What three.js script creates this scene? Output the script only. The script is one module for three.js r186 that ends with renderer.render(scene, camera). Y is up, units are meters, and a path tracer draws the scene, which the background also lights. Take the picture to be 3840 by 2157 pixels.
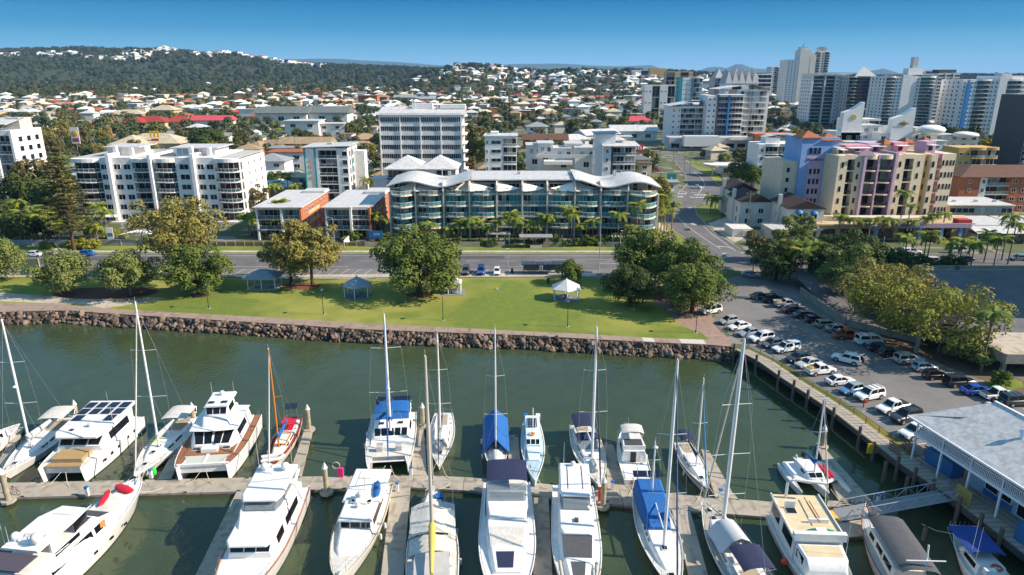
import * as THREE from 'three';
import { MarchingCubes } from 'three/addons/objects/MarchingCubes.js';
import { FontLoader } from 'three/addons/loaders/FontLoader.js';
import { TextGeometry } from 'three/addons/geometries/TextGeometry.js';

// ---- camera, sky, sun, exposure -------------------------------------------------
const scene = new THREE.Scene();
const camera = new THREE.PerspectiveCamera(45.69, 1024 / 575, 0.5, 60000);
camera.position.set(0, 47.5, 0);
camera.rotation.set(-17.24 * Math.PI / 180, 0, 0);
const SUN = new THREE.Vector3(0.83, 0.55, 0.1).normalize();
{ // clear sky: pale at the horizon, deep blue low down, lightened overhead as added fill light, the same all round
  const W = 256, H = 1024, d = new Float32Array(W * H * 4);
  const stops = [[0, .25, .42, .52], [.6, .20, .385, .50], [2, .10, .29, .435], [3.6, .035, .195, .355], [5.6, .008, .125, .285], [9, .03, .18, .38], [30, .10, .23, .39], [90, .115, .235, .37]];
  for (let j = 0; j < H; j++) {
    const e = Math.max(0, ((j + .5) / H - .5) * 180);
    let k = 0; while (k < stops.length - 2 && e > stops[k + 1][0]) k++;
    const a = stops[k], b = stops[k + 1], t = Math.min(1, Math.max(0, (e - a[0]) / (b[0] - a[0]))), s = t * t * (3 - 2 * t) * .4 + t * .6;
    for (let i = 0; i < W; i++) { const o = (j * W + i) * 4; for (let c = 0; c < 3; c++) d[o + c] = a[c + 1] + (b[c + 1] - a[c + 1]) * s; d[o + 3] = 1; }
  }
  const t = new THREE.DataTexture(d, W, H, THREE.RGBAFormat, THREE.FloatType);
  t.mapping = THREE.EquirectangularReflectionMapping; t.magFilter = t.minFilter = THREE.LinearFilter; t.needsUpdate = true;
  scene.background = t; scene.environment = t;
}
const sun = new THREE.DirectionalLight(0xffeedb, 5);
sun.position.copy(SUN).multiplyScalar(400).add(new THREE.Vector3(0, 0, -150)); sun.target.position.set(0, 0, -150);
sun.castShadow = true; sun.shadow.mapSize.set(4096, 4096);
Object.assign(sun.shadow.camera, { left: -320, right: 320, top: 260, bottom: -260, near: 1, far: 1400 });
scene.add(sun, sun.target);
scene.fog = new THREE.FogExp2(0x86b4ea, 0.00005);
const renderer = new THREE.WebGLRenderer({ antialias: true });
renderer.toneMapping = THREE.LinearToneMapping; renderer.toneMappingExposure = 1.72;
renderer.shadowMap.enabled = true;

// ---- helpers --------------------------------------------------------------------
const PI = Math.PI, V = (x, y, z) => new THREE.Vector3(x, y, z);
function rng(s) { return () => { s |= 0; s = s + 0x6D2B79F5 | 0; let t = Math.imul(s ^ s >>> 15, 1 | s); t = t + Math.imul(t ^ t >>> 7, 61 | t) ^ t; return ((t ^ t >>> 14) >>> 0) / 4294967296; }; }
const rnd = rng(7), rr = (a, b) => a + (b - a) * rnd(), pick = (a) => a[Math.floor(rnd() * a.length)];
const taken = {};
function numbered(n) { const k = taken[n] = (taken[n] ?? -1) + 1; return k ? n + '_' + String(k).padStart(3, '0') : n; }
function tag(o, label, category, group, kind) {
  o.userData = { label, category }; if (group) o.userData.group = group; if (kind) { o.userData.kind = kind; if (kind == 'structure') delete o.userData.category; } return o;
}
function thing(name, label, category, x = 0, y = 0, z = 0, ry = 0, group) {
  const o = new THREE.Group(); o.name = numbered(name); o.position.set(x, y, z); o.rotation.y = ry; scene.add(o); return tag(o, label, category, group);
}
const thingG = (n, l, c, x, z, ry) => thing(n, l, c, x, GY, z, ry);
function put(o, name, label, category, group, kind) { o.name = numbered(name); scene.add(o); return tag(o, label, category, group, kind); }

// value noise for textures (tiles over n cells)
function tileNoise(seed, n) {
  const r = rng(seed), g = Float32Array.from({ length: n * n }, r), f = (t) => t * t * (3 - 2 * t);
  return (u, v) => { let x = u * n, y = v * n, i = Math.floor(x), j = Math.floor(y), a = f(x - i), b = f(y - j); i = ((i % n) + n) % n; j = ((j % n) + n) % n; const k = (i + 1) % n, l = (j + 1) % n;
    return (g[j * n + i] * (1 - a) + g[j * n + k] * a) * (1 - b) + (g[l * n + i] * (1 - a) + g[l * n + k] * a) * b; };
}
function tex(size, metres, fn, srgb = true) {
  const d = new Uint8Array(size * size * 4);
  for (let j = 0; j < size; j++) for (let i = 0; i < size; i++) { const c = fn((i + .5) / size, (j + .5) / size, i, j), o = (j * size + i) * 4; for (let k = 0; k < 3; k++) d[o + k] = Math.max(0, Math.min(255, (Array.isArray(c) ? c[k] : c) * 255)); d[o + 3] = 255; }
  const t = new THREE.DataTexture(d, size, size); t.wrapS = t.wrapT = THREE.RepeatWrapping; t.magFilter = THREE.LinearFilter; t.minFilter = THREE.LinearMipmapLinearFilter; t.generateMipmaps = true;
  if (srgb) t.colorSpace = THREE.SRGBColorSpace; t.repeat.set(1 / metres, 1 / metres); t.needsUpdate = true; return t;
}
const mats = {};
function mt(c, rough = .6, o = {}) { // cached standard material; c is an sRGB hex
  const k = c + '|' + rough + '|' + Object.entries(o).map(([a, b]) => a + (b?.uuid ?? b)).join();
  if (!mats[k]) { const phys = o.transmission || o.clearcoat; mats[k] = new THREE[phys ? 'MeshPhysicalMaterial' : 'MeshStandardMaterial']({ color: c, roughness: rough, side: THREE.DoubleSide, ...o }); }
  return mats[k];
}
const N4 = tileNoise(1, 4), N8 = tileNoise(2, 8), N16 = tileNoise(3, 16), N32 = tileNoise(4, 32), N64 = tileNoise(5, 64), N128 = tileNoise(6, 128), N256 = tileNoise(16, 256);
const fbm = (u, v) => .4 * N4(u, v) + .25 * N8(u, v) + .15 * N16(u, v) + .1 * N32(u, v) + .1 * N64(u, v);
const mix3 = (a, b, t) => a.map((x, i) => x + (b[i] - x) * t);
const hex = (h) => [(h >> 16) / 255, (h >> 8 & 255) / 255, (h & 255) / 255];
// grain: a neutral speckle and stain texture that multiplies a material's colour
const grainT = (metres, amp, seed) => { const a = tileNoise(seed, 24), b = tileNoise(seed + 1, 90); return tex(256, metres, (u, v) => 1 - amp * (.5 * a(u, v) + .3 * b(u, v) + .2 * rnd())); };
const grainFine = grainT(3, .22, 11), grainMid = grainT(9, .3, 13), grainBig = grainT(30, .34, 15), grainSoft = grainT(14, .12, 17);

class MB { // collects triangles into one geometry, uv in metres
  constructor() { this.p = []; this.n = []; this.m = null; }
  at(m) { this.m = m; return this; }
  tri(a, b, c, na, nb, nc) {
    if (!na) { const e = V(b[0] - a[0], b[1] - a[1], b[2] - a[2]), f = V(c[0] - a[0], c[1] - a[1], c[2] - a[2]); e.cross(f).normalize(); na = nb = nc = [e.x, e.y, e.z]; }
    for (const [q, w] of [[a, na], [b, nb], [c, nc]]) {
      if (this.m) { const s = V(...q).applyMatrix4(this.m), t = V(...w).transformDirection(this.m); this.p.push(s.x, s.y, s.z); this.n.push(t.x, t.y, t.z); }
      else { this.p.push(q[0], q[1], q[2]); this.n.push(w[0], w[1], w[2]); }
    } return this;
  }
  quad(a, b, c, d) { return this.tri(a, b, c).tri(a, c, d); }
  poly(p) { for (let i = 1; i < p.length - 1; i++) this.tri(p[0], p[i], p[i + 1]); return this; }
  box(x0, x1, y0, y1, z0, z1) {
    const v = (i, j, k) => [i ? x1 : x0, j ? y1 : y0, k ? z1 : z0];
    this.quad(v(0, 0, 1), v(1, 0, 1), v(1, 1, 1), v(0, 1, 1)); this.quad(v(1, 0, 0), v(0, 0, 0), v(0, 1, 0), v(1, 1, 0));
    this.quad(v(1, 0, 1), v(1, 0, 0), v(1, 1, 0), v(1, 1, 1)); this.quad(v(0, 0, 0), v(0, 0, 1), v(0, 1, 1), v(0, 1, 0));
    this.quad(v(0, 1, 1), v(1, 1, 1), v(1, 1, 0), v(0, 1, 0)); return this.quad(v(0, 0, 0), v(1, 0, 0), v(1, 0, 1), v(0, 0, 1));
  }
  grid(rows, close = false) { // smooth sheet through rows of points
    const R = rows.length, C = rows[0].length, N = rows.map((r) => r.map(() => V(0, 0, 0))), e = V(), f = V();
    const s = (a, b) => V(a[0] - b[0], a[1] - b[1], a[2] - b[2]), cc = close ? C : C - 1;
    for (let i = 0; i < R - 1; i++) for (let j = 0; j < cc; j++) { const k = (j + 1) % C, n = s(rows[i + 1][k], rows[i][j]).cross(s(rows[i + 1][j], rows[i][k])).multiplyScalar(-1); for (const [a, b] of [[i, j], [i, k], [i + 1, j], [i + 1, k]]) N[a][b].add(n); }
    const u = N.map((r) => r.map((n) => { n.normalize(); return [n.x, n.y, n.z]; }));
    for (let i = 0; i < R - 1; i++) for (let j = 0; j < cc; j++) { const k = (j + 1) % C; this.tri(rows[i][j], rows[i + 1][j], rows[i + 1][k], u[i][j], u[i + 1][j], u[i + 1][k]); this.tri(rows[i][j], rows[i + 1][k], rows[i][k], u[i][j], u[i + 1][k], u[i][k]); }
    return this;
  }
  tube(p, q, r0, r1 = r0, n = 6, caps = true) { return this.pipe([p, q], [r0, r1], n, caps); }
  pipe(pts, r, n = 6, caps = true, flat = 1) {
    const rows = pts.map((p, i) => { const a = V(...pts[Math.max(0, i - 1)]), b = V(...pts[Math.min(pts.length - 1, i + 1)]), d = b.sub(a).normalize(), u = Math.abs(d.y) > .95 ? V(1, 0, 0) : V(0, 1, 0), s = d.clone().cross(u).normalize(), t = s.clone().cross(d), R = Array.isArray(r) ? r[i] : r;
      return Array.from({ length: n }, (_, k) => { const c = Math.cos(k / n * 2 * PI) * R, w = Math.sin(k / n * 2 * PI) * R * flat; return [p[0] + s.x * c + t.x * w, p[1] + s.y * c + t.y * w, p[2] + s.z * c + t.z * w]; }); });
    this.grid(rows, true); if (caps) { this.poly(rows[0]); this.poly(rows[rows.length - 1].slice().reverse()); } return this;
  }
  prism(pl, y0, y1, bottom = true) { // pl: [[x,z],...]
    const c = pl.map((p) => new THREE.Vector2(p[0], p[1])), fl = THREE.ShapeUtils.isClockWise(c), q = fl ? pl : pl.slice().reverse(), f = THREE.ShapeUtils.triangulateShape(q.map((p) => new THREE.Vector2(p[0], p[1])), []);
    const P = (i, y) => [q[i][0], y, q[i][1]];
    for (const t of f) { this.up(P(t[0], y1), P(t[1], y1), P(t[2], y1), 1); if (bottom) this.up(P(t[0], y0), P(t[1], y0), P(t[2], y0), -1); }
    if (y1 != y0) for (let i = 0; i < q.length; i++) { const j = (i + 1) % q.length; this.quad(P(i, y0), P(j, y0), P(j, y1), P(i, y1)); } return this;
  }
  up(a, b, c, s) { const n = (b[2] - a[2]) * (c[0] - a[0]) - (b[0] - a[0]) * (c[2] - a[2]); return n * s > 0 ? this.tri(a, b, c) : this.tri(a, c, b); }
  ball(x, y, z, r, ry = r, rz = r, n = 8, m = 6) { return this.grid(Array.from({ length: m + 1 }, (_, i) => Array.from({ length: n }, (_, j) => { const a = i / m * PI, b = -j / n * 2 * PI, s = Math.max(.001, Math.sin(a)); return [x + r * s * Math.cos(b), y + ry * Math.cos(a), z + rz * s * Math.sin(b)]; })), true); }
  geo() {
    const g = new THREE.BufferGeometry(), p = this.p, n = this.n, c = p.length / 3, u = new Float32Array(c * 2);
    for (let t = 0; t < c; t += 3) {
      let ax = 0, ay = 0, az = 0; for (let k = 0; k < 3; k++) { ax += n[(t + k) * 3]; ay += n[(t + k) * 3 + 1]; az += n[(t + k) * 3 + 2]; } ax = Math.abs(ax); ay = Math.abs(ay); az = Math.abs(az);
      for (let k = 0; k < 3; k++) { const i = t + k, x = p[i * 3], y = p[i * 3 + 1], z = p[i * 3 + 2]; if (ay >= ax && ay >= az) { u[i * 2] = x; u[i * 2 + 1] = -z; } else if (ax >= az) { u[i * 2] = z; u[i * 2 + 1] = y; } else { u[i * 2] = x; u[i * 2 + 1] = y; } }
    }
    g.setAttribute('position', new THREE.Float32BufferAttribute(p, 3)); g.setAttribute('normal', new THREE.Float32BufferAttribute(n, 3)); g.setAttribute('uv', new THREE.BufferAttribute(u, 2)); return g;
  }
  mesh(name, m, parent) { return meshOf(this.geo(), name, m, parent); }
}
function meshOf(geo, name, m, parent) { const o = new THREE.Mesh(geo, m); o.castShadow = o.receiveShadow = true; o.name = parent ? name : numbered(name); (parent ?? scene).add(o); return o; }
const cache = {};
const geoOf = (key, fn) => cache[key] ??= fn();
const boxGeo = (w, h, d) => geoOf('b' + [w, h, d].map((x) => x.toFixed(2)).join(), () => new MB().box(-w / 2, w / 2, -h / 2, h / 2, -d / 2, d / 2).geo());
function bx(g, name, m, x0, x1, y0, y1, z0, z1) { const o = meshOf(boxGeo(Math.abs(x1 - x0), Math.abs(y1 - y0), Math.abs(z1 - z0)), name, m, g); o.position.set((x0 + x1) / 2, (y0 + y1) / 2, (z0 + z1) / 2); return o; }
const lerp = (a, b, t) => a + (b - a) * t;
function poly1(pts, x) { // piecewise linear y(x)
  for (let i = 0; i < pts.length - 1; i++) if (x <= pts[i + 1][0] || i == pts.length - 2) return lerp(pts[i][1], pts[i + 1][1], (x - pts[i][0]) / (pts[i + 1][0] - pts[i][0])); }
const font = await new FontLoader().loadAsync('fonts/droid/droid_sans_bold.typeface.json');
function word(g, s, size, m, x, y, z, ry = 0, rx = 0, name = 'lettering') { const t = new TextGeometry(s, { font, size, depth: size * .06, curveSegments: 3 }); t.center(); const o = meshOf(t, name, m, g); o.position.set(x, y, z); o.rotation.set(rx, ry, 0, 'YXZ'); return o; }
// ---- materials shared by the setting ---------------------------------------------
const asphT = tex(512, 22, (u, v) => { const a = .75 * fbm(u, v) + .2 * N128(u, v) + .25 * rnd() - .35 * Math.max(0, N32(u, v) - .72); return mix3([.27, .265, .275], [.45, .445, .445], a); });
const asphT2 = tex(512, 26, (u, v) => { const a = .8 * fbm(u, v) + .15 * N256(u, v) + .2 * rnd() - .6 * Math.max(0, N32(u, v) - .7); return mix3([.34, .335, .33], [.50, .495, .485], a); });
const grassT = tex(1024, 64, (u, v) => { const a = fbm(u, v), b = N64(u, v) * .35 + N256(u, v) * .35 + rnd() * .3, dry = Math.max(0, Math.min(1, (N4(u + .3, v) * .6 + N16(u, v) * .4 - .42) * 3)); return mix3(mix3([.31, .385, .10], [.43, .49, .15], b * .75 + a * .25), [.64, .60, .30], dry * .55 + b * .12); });
const earthT = tex(1024, 420, (u, v) => { const a = fbm(u, v), b = N128(u, v), c = N64(u + .2, v); return b > .62 ? mix3([.43, .42, .40], [.55, .53, .49], a) : mix3(mix3([.25, .30, .17], [.36, .39, .22], a), [.46, .42, .30], Math.max(0, c - .6) * 2); });
const concT = tex(512, 12, (u, v) => { const a = fbm(u, v), st = Math.max(0, N16(u + .1, v + .4) - .62) * 1.2; return mix3(mix3([.64, .60, .54], [.75, .71, .65], a * .6 + N128(u, v) * .3 + rnd() * .15), [.44, .40, .35], st); });
const pathT = tex(512, 16, (u, v) => { const a = fbm(u, v); return mix3(mix3([.50, .43, .38], [.64, .57, .51], a * .7 + N256(u, v) * .3 + rnd() * .1), [.36, .30, .26], Math.max(0, N16(u, v + .2) - .6)); });
const waterT = tex(512, 120, (u, v) => mix3([.188, .236, .155], [.26, .312, .215], fbm(u, v) * .8 + N64(u, v) * .2));
const waveB = tex(1024, 34, (u, v) => .3 * N64(u, v) + .3 * N128(u + .13, v + .4) + .2 * N32(u, v) + .3 * N16(u + v * .25, v), false);
const M = {
  asph: mt(0xffffff, .93, { map: asphT }), asph2: mt(0xffffff, .95, { map: asphT2 }), grass: mt(0xffffff, 1, { map: grassT }), earth: mt(0xffffff, 1, { map: earthT }),
  conc: mt(0xffffff, .9, { map: concT }), path: mt(0xffffff, .92, { map: pathT }), paint: mt(0xdedcd4, .8, { map: grainFine }), yellow: mt(0xe0b21f, .7), mulch: mt(0x7a4a33, 1, { map: grainFine }), paver: mt(0xa98f80, .9, { map: grainMid }),
  water: mt(0xffffff, .1, { map: waterT, bumpMap: waveB, bumpScale: .055, clearcoat: .001, ior: 1.36 }),
};
function sheet(name, pl, y, m, label) { const o = new MB().prism(pl, y, y, false).mesh(name, m); return tag(o, label, null, null, 'structure'); }
function strip(pts, w) { // ribbon of width w to the left of a polyline of [x,z]
  const L = pts.map((p, i) => { const a = pts[Math.max(0, i - 1)], b = pts[Math.min(pts.length - 1, i + 1)], dx = b[0] - a[0], dz = b[1] - a[1], l = Math.hypot(dx, dz); return [p[0] - dz / l * w, p[1] + dx / l * w]; }); return [...pts, ...L.reverse()]; }
const GY = 2;
// water, land
sheet('water', [[-900, 60], [420, 60], [420, -150], [-900, -150]], 0, M.water, 'dark green harbour water with small ripples');
const wallTop = [[-500, -134], [-180, -133], ...[[-103.25,-129.99],[-90.23,-130.97],[-80.82,-129.03],[-68.99,-127.14],[-47.23,-123.51],[-29.15,-120.27],[-13.14,-118.6],[1.46,-117.18],[23.13,-113.84],[35.31,-112.33],[38.25,-111.59]]];
const deckOut = [[38.44,-110.01],[40.8,-104.82],[42.38,-97.65],[44,-91.83],[45.35,-86.34],[46.59,-78.39],[47.27,-73.19],[48.61,-68.38],[49.43,-64.8],[50.64,-56.63]]; deckOut.push([54, -38], [58, -10]);
const deckIn = deckOut.map(([x, z]) => [x + 2.5, z + .5]);
const landFront = [...wallTop, ...deckIn];
sheet('ground', [[-16000, -134], ...landFront, [58, 60], [16000, 60], [16000, -9000], [-16000, -9000]], GY, M.earth, 'flat land of the coastal town reaching to the hills');
{ // quay faces under the edge of the land
  const q = new MB(); for (let i = wallTop.length - 1; i < landFront.length - 1; i++) { const a = landFront[i], b = landFront[i + 1]; q.quad([a[0], -2, a[1]], [b[0], -2, b[1]], [b[0], GY, b[1]], [a[0], GY, a[1]]); }
  tag(q.mesh('quay_wall', mt(0x5d574f, .95, { map: grainMid })), 'dark bank wall behind the timber boardwalk piles', null, null, 'structure');
}
// harbour path
const pathBack = [[-161.39,-139.56],[-107.4,-135.79],[-94.56,-135.27],[-83.51,-132.21],[-69.82,-129.99],[-51.19,-127.25],[-29.9,-123.73],[-9.76,-120.9],[1.48,-119.22],[12.41,-117.89],[25.36,-115.78],[35.64,-114.81],[36.61,-114.42]];
{
  const front = wallTop.filter((p) => p[0] > -230);
  const path = sheet('harbour_path', [[-230, -133], ...front.slice(), ...pathBack.slice().reverse()], GY + .012, M.path, 'brownish concrete path along the top of the rock wall');
  for (let k = 0; k < 34; k++) { const t = -100 + k * 4; const zf = poly1(wallTop, t) , zb = poly1(pathBack, t); new MB().quad([t, GY + .018, zf - .02], [t + .06, GY + .018, zf - .02], [t + .06, GY + .018, zb + .02], [t, GY + .018, zb + .02]).mesh('expansion_joint', mt(0x5a4d45, 1), path); }
  for (const [x0, x1] of [[30.2, 34.5], [23.6, 25.6]]) new MB().prism([[x0, poly1(wallTop, x0) - .25], [x1, poly1(wallTop, x1) - .25], [x1, poly1(pathBack, x1) + .1], [x0, poly1(pathBack, x0) + .1]], GY + .012, GY + .022, false).mesh('new_concrete_panel', mt(0xc9c4bb, .85, { map: grainSoft }), path);
}
sheet('park_lawn', [...[[-161.39,-139.56],[-107.4,-135.79],[-94.56,-135.27],[-83.51,-132.21],[-69.82,-129.99],[-51.19,-127.25],[-29.9,-123.73],[-9.76,-120.9],[1.48,-119.22],[12.41,-117.89],[25.36,-115.78],[35.64,-114.81],[35.11,-118.19],[32.7,-121.33],[31.69,-127.61],[29.88,-138.46],[26.08,-149.23],[17.12,-155.04],[2.06,-154.37],[-26.94,-154.04],[-36.01,-152.73],[-62,-152.73],[-69.18,-156.72],[-84.73,-157.41],[-115.09,-154.37],[-176.6,-154.04]]], GY + .006, M.grass, 'sunny mown park lawn between road and rock wall');
sheet('park_path', [[-162.56,-140.67],[-108.16,-136.85],[-99.06,-135.79],[-90.25,-135.01],[-83.51,-132.21],[-78.64,-135.01],[-73.67,-138.46],[-75.77,-139.28],[-83.71,-138.19],[-93,-139.56],[-102.29,-140.67],[-112.52,-142.94],[-169.29,-147.08]], GY + .01, M.conc, 'pale concrete path curving through the left of the park');
sheet('brick_paving', [[15.93,-157.41],[26.06,-158.1],[29.18,-154.04],[35.28,-147.69],[40.57,-140.39],[42.84,-136.32],[39.25,-126.44],[38.76,-121.98],[39.53,-113.46],[38.25,-111.59],[36.12,-112.71],[35.64,-114.81],[35.11,-118.19],[32.7,-121.33],[31.69,-127.61],[29.88,-138.46],[26.08,-149.23],[21.49,-152.41]], GY + .008, M.paver, 'reddish paved path under the big fig trees');
// roads
const road = sheet('esplanade_road', [[-500, -162.2], [420, -162.2], [420, -176.6], [-500, -176.6]], GY + .016, M.asph, 'grey two way road along the park');
const bays = sheet('parking_bays', [[-500, -154.6], [48, -154.6], [48, -162.2], [-500, -162.2]], GY + .012, M.asph2, 'angled parking bays beside the park lawn');
sheet('park_footpath', [[-177.65,-155.04],[-115.55,-155.04],[-85.07,-158.1],[-69.46,-157.41],[-62.36,-153.71],[-36.22,-153.71],[-27.1,-155.04],[2.07,-155.37],[20.07,-156.05],[20.35,-158.45],[2.11,-158.1],[-27.48,-157.41],[-63.48,-156.72],[-86.46,-160.91],[-117.64,-158.1],[-180.86,-158.1]], GY + .02, M.conc, 'concrete footpath between bays and lawn');
sheet('far_verge', [[-500, -176.9], [50, -176.9], [50, -187], [-500, -187]], GY + .008, M.grass, 'grass verge on the far side of the road');
sheet('far_footpath', [[-500, -178.6], [48.5, -178.6], [48.5, -180.6], [-500, -180.6]], GY + .02, M.conc, 'far footpath in front of the apartment gardens');
const sideL = [[49.34,-180.84],[50.04,-184.45],[50.8,-193.6],[49.67,-204.75],[50.18,-218.61],[53.35,-238.29],[58.81,-258.37],[64.03,-270.12],[70.1,-281.3],[77.61,-301.55],[83.31,-329.41],[88.56,-367.7],[92.83,-401.01],[96.11,-426.64],[102.1,-468.9]];
const sideR = [[63.19,-176.5],[62.31,-181.73],[61.8,-195.12],[61.29,-203.19],[62.27,-218.61],[63.51,-232.48],[66.61,-246.19],[78.86,-262.77],[85.98,-275.9],[89.2,-292.51],[91.52,-310.4],[93.79,-327.22],[94.88,-362.66],[97.39,-390.23],[103.22,-426.64],[109.24,-474.41]];
const sroad = sheet('side_road', [[sideL[0][0] - 3, -176.5], ...sideL, ...sideR.slice().reverse(), [sideR[0][0] + 3, -176.5]], GY + .014, M.asph, 'side road winding away between the apartment blocks');
{ // kerbs
  const kerb = mt(0xb4aea2, .9, { map: grainMid }), K = (pts, w, l) => tag(new MB().prism(strip(pts, w), GY - .1, GY + .13).mesh('kerb', kerb), l, null, null, 'structure');
  K([[-500, -176.6], [sideL[0][0] - 4, -176.6], ...sideL.slice(1)], -.3, 'concrete kerb along the far road edge and into the side road');
  K([[420, -176.6], [sideR[0][0] + 4, -176.6], ...sideR.slice(1, 7)], .3, 'concrete kerb on the right of the side road');
  K(sideR.slice(8), .3, 'concrete kerb beyond the side street mouth'); K([[48, -162.2], [420, -162.2]], .3, 'concrete kerb by the car park entry'); K([[-500, -154.7], [48, -154.7]], .2, 'concrete kerb at the head of the angled bays');
  // lane markings
  const L = (g, x0, x1, z0, z1, nm = 'lane_line', y = GY + .021) => new MB().quad([x0, y, z1], [x1, y, z1], [x1, y, z0], [x0, y, z0]).mesh(nm, M.paint, g);
  L(road, -300, -41, -164.2, -164.05); L(road, -300, 46, -175, -174.85, 'edge_line');
  for (let x = -300; x < 40; x += 9) L(road, x, x + 4, -169.6, -169.45, 'centre_dash'); for (let x = 75; x < 300; x += 9) L(road, x, x + 4, -169.6, -169.45, 'centre_dash');
  for (let x = 62; x < 96; x += 6) L(road, x, x + 2.4, -173.2, -173.05, 'turn_dash'); L(road, -8, 9, -164.3, -164.15); L(road, 22, 36, -167.2, -167.05); L(road, 8, 30, -171.2, -171.05);
  for (const [x, z, w, d, c] of [[-60, -166, 14, 3, 0x6d6a6c], [-24, -172, 22, 3.4, 0x575557], [6, -166.4, 26, 2.8, 0x7c797a], [-110, -170, 18, 4, 0x5c5a5c], [40, -172.6, 12, 3, 0x666466], [84, -166, 20, 3.6, 0x5a585a]]) new MB().quad([x, GY + .0185, z], [x + w, GY + .0185, z], [x + w, GY + .0185, z - d], [x, GY + .0185, z - d]).mesh('tar_patch', mt(c, .95, { map: grainMid }), road);
  L(road, 66, 120, -163.2, -163.05, 'edge_line');
  for (let x = -150; x < 14; x += 2.85) { if (x > 0 && x < 13) continue; new MB().quad([x, GY + .017, -155.2], [x + .12, GY + .017, -155.2], [x + 1.72, GY + .017, -162], [x + 1.6, GY + .017, -162]).mesh('bay_line', M.paint, bays); }
  const mid = [[57.21,-182.18],[56.07,-197.19],[55.3,-212.87],[55.92,-231.07],[57.8,-244.39],[61.47,-254.1]]; for (let i = 0; i < mid.length - 1; i++) new MB().prism(strip([mid[i], mid[i + 1]], .16), GY + .02, GY + .02, false).mesh('centre_line', M.paint, sroad);
  const rl = [[60.67,-179.95],[60.44,-190.13],[60.13,-200.36],[60.47,-210.49]]; new MB().prism(strip(rl, .14), GY + .02, GY + .02, false).mesh('edge_line', M.paint, sroad);
  const far = [[75.4,-274.92],[83.92,-296.97],[87.82,-316.16],[90.22,-340.8]]; new MB().prism(strip(far, .2), GY + .02, GY + .02, false).mesh('centre_line', M.paint, sroad);
  L(sroad, ...[61.5, 77], -178.2, -177.8, 'stop_line');
  const arrow = (x, z, ry, turn) => { const a = new MB().at(new THREE.Matrix4().makeRotationY(ry).setPosition(x, GY + .021, z)); a.quad([-.13, 0, 2], [.13, 0, 2], [.13, 0, -1], [-.13, 0, -1]); if (turn) { a.quad([-.13, 0, -.8], [turn * 1.3, 0, -1.3], [turn * 1.3, 0, -1.6], [.13 * turn, 0, -1.2]); a.tri([turn * 1.1, 0, -.9], [turn * 2.1, 0, -1.6], [turn * 1.1, 0, -2.1]); } else a.tri([-.5, 0, -1], [.5, 0, -1], [0, 0, -2.4]); a.mesh('arrow_marking', M.paint, sroad); };
  arrow(59.87,-184.45, .5, -1); arrow(57.78,-214.69, .45, 1); arrow(60.42,-214.08, .45, -1); arrow(59.42,-242.07, .2, -1); arrow(63.6,-242.83, .2, 1); arrow(74.46,-276.88, .5, 0); arrow(71.3,-277.88, -.3, -1);
  const wd = (s, x, z, sz) => { const o = word(sroad, s, sz, M.paint, x, GY + .03, z, -.05, -PI / 2, 'road_lettering'); o.scale.y = 1.7; };
  wd('KEEP', 67.94,-273.95, 1.5); wd('CLEAR', 64.5,-267.32, 1.5); wd('KEEP', 75.19,-271.07, 1.5); wd('CLEAR', 72.79,-265.48, 1.5);
}
// verge corner and the islands by the side road
sheet('corner_verge', [...sideL.slice(0, 8).map(([x, z]) => [x - .4, z]), ...[[60.01,-272.02],[49.42,-238.29],[45.41,-217.79],[43.79,-200.36],[40.53,-181.73]]], GY + .01, M.grass, 'grass corner with footpath beside the side road');
sheet('corner_footpath', strip([[39.62,-179.95],[45.14,-187.73],[47.95,-195.12],[47.97,-205.87],[47.99,-217.79],[51.53,-238.29]], -1.8), GY + .018, M.conc, 'pale footpath curving round the corner');
sheet('street_island', [[62.18,-217.79],[64.2,-234.63],[66.52,-243.61],[76.87,-255.79],[77.4,-252.43],[73.99,-238.29],[69.86,-225.58],[66.85,-222.92]], GY + .05, M.grass, 'grass corner island under the street palms');
sheet('forecourt', [[79.12,-255.79],[72.88,-227.61],[66.77,-220.33],[63.12,-216.54],[62.65,-205.87],[63.85,-190.13],[67.74,-195.12],[76.65,-231.07],[85.18,-258.37]], GY + .012, M.conc, 'pale concrete forecourt beside the townhouses');
sheet('far_island', [...sideR.slice(9, 14).map(([x, z]) => [x + .5, z]), ...[[99.36,-385.51],[103.47,-379.99],[101.92,-343.76],[94.11,-303.9],[89.25,-281.91]]], GY + .02, M.grass, 'grass island beside the bend of the side road');
// car park
const carpark = sheet('car_park', [...deckIn.slice(0, 10).map(([x, z]) => [x + 1.4, z]), [64, -40], [160, -40], [160, -154], ...[[56.87,-157.41],[51.17,-154.04],[44.4,-141.8],[42.43,-136.32],[38.76,-121.98]]], GY + .014, M.asph2, 'grey asphalt car park beside the timber boardwalk');
sheet('boardwalk_verge', [...deckIn.slice(0, 9), ...deckIn.slice(0, 9).map(([x, z]) => [x + 1.6, z]).reverse()], GY + .03, mt(0xffffff, 1, { map: grassT, color: 0xd8c9a0 }), 'worn strip of grass and dirt beside the boardwalk');
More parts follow.
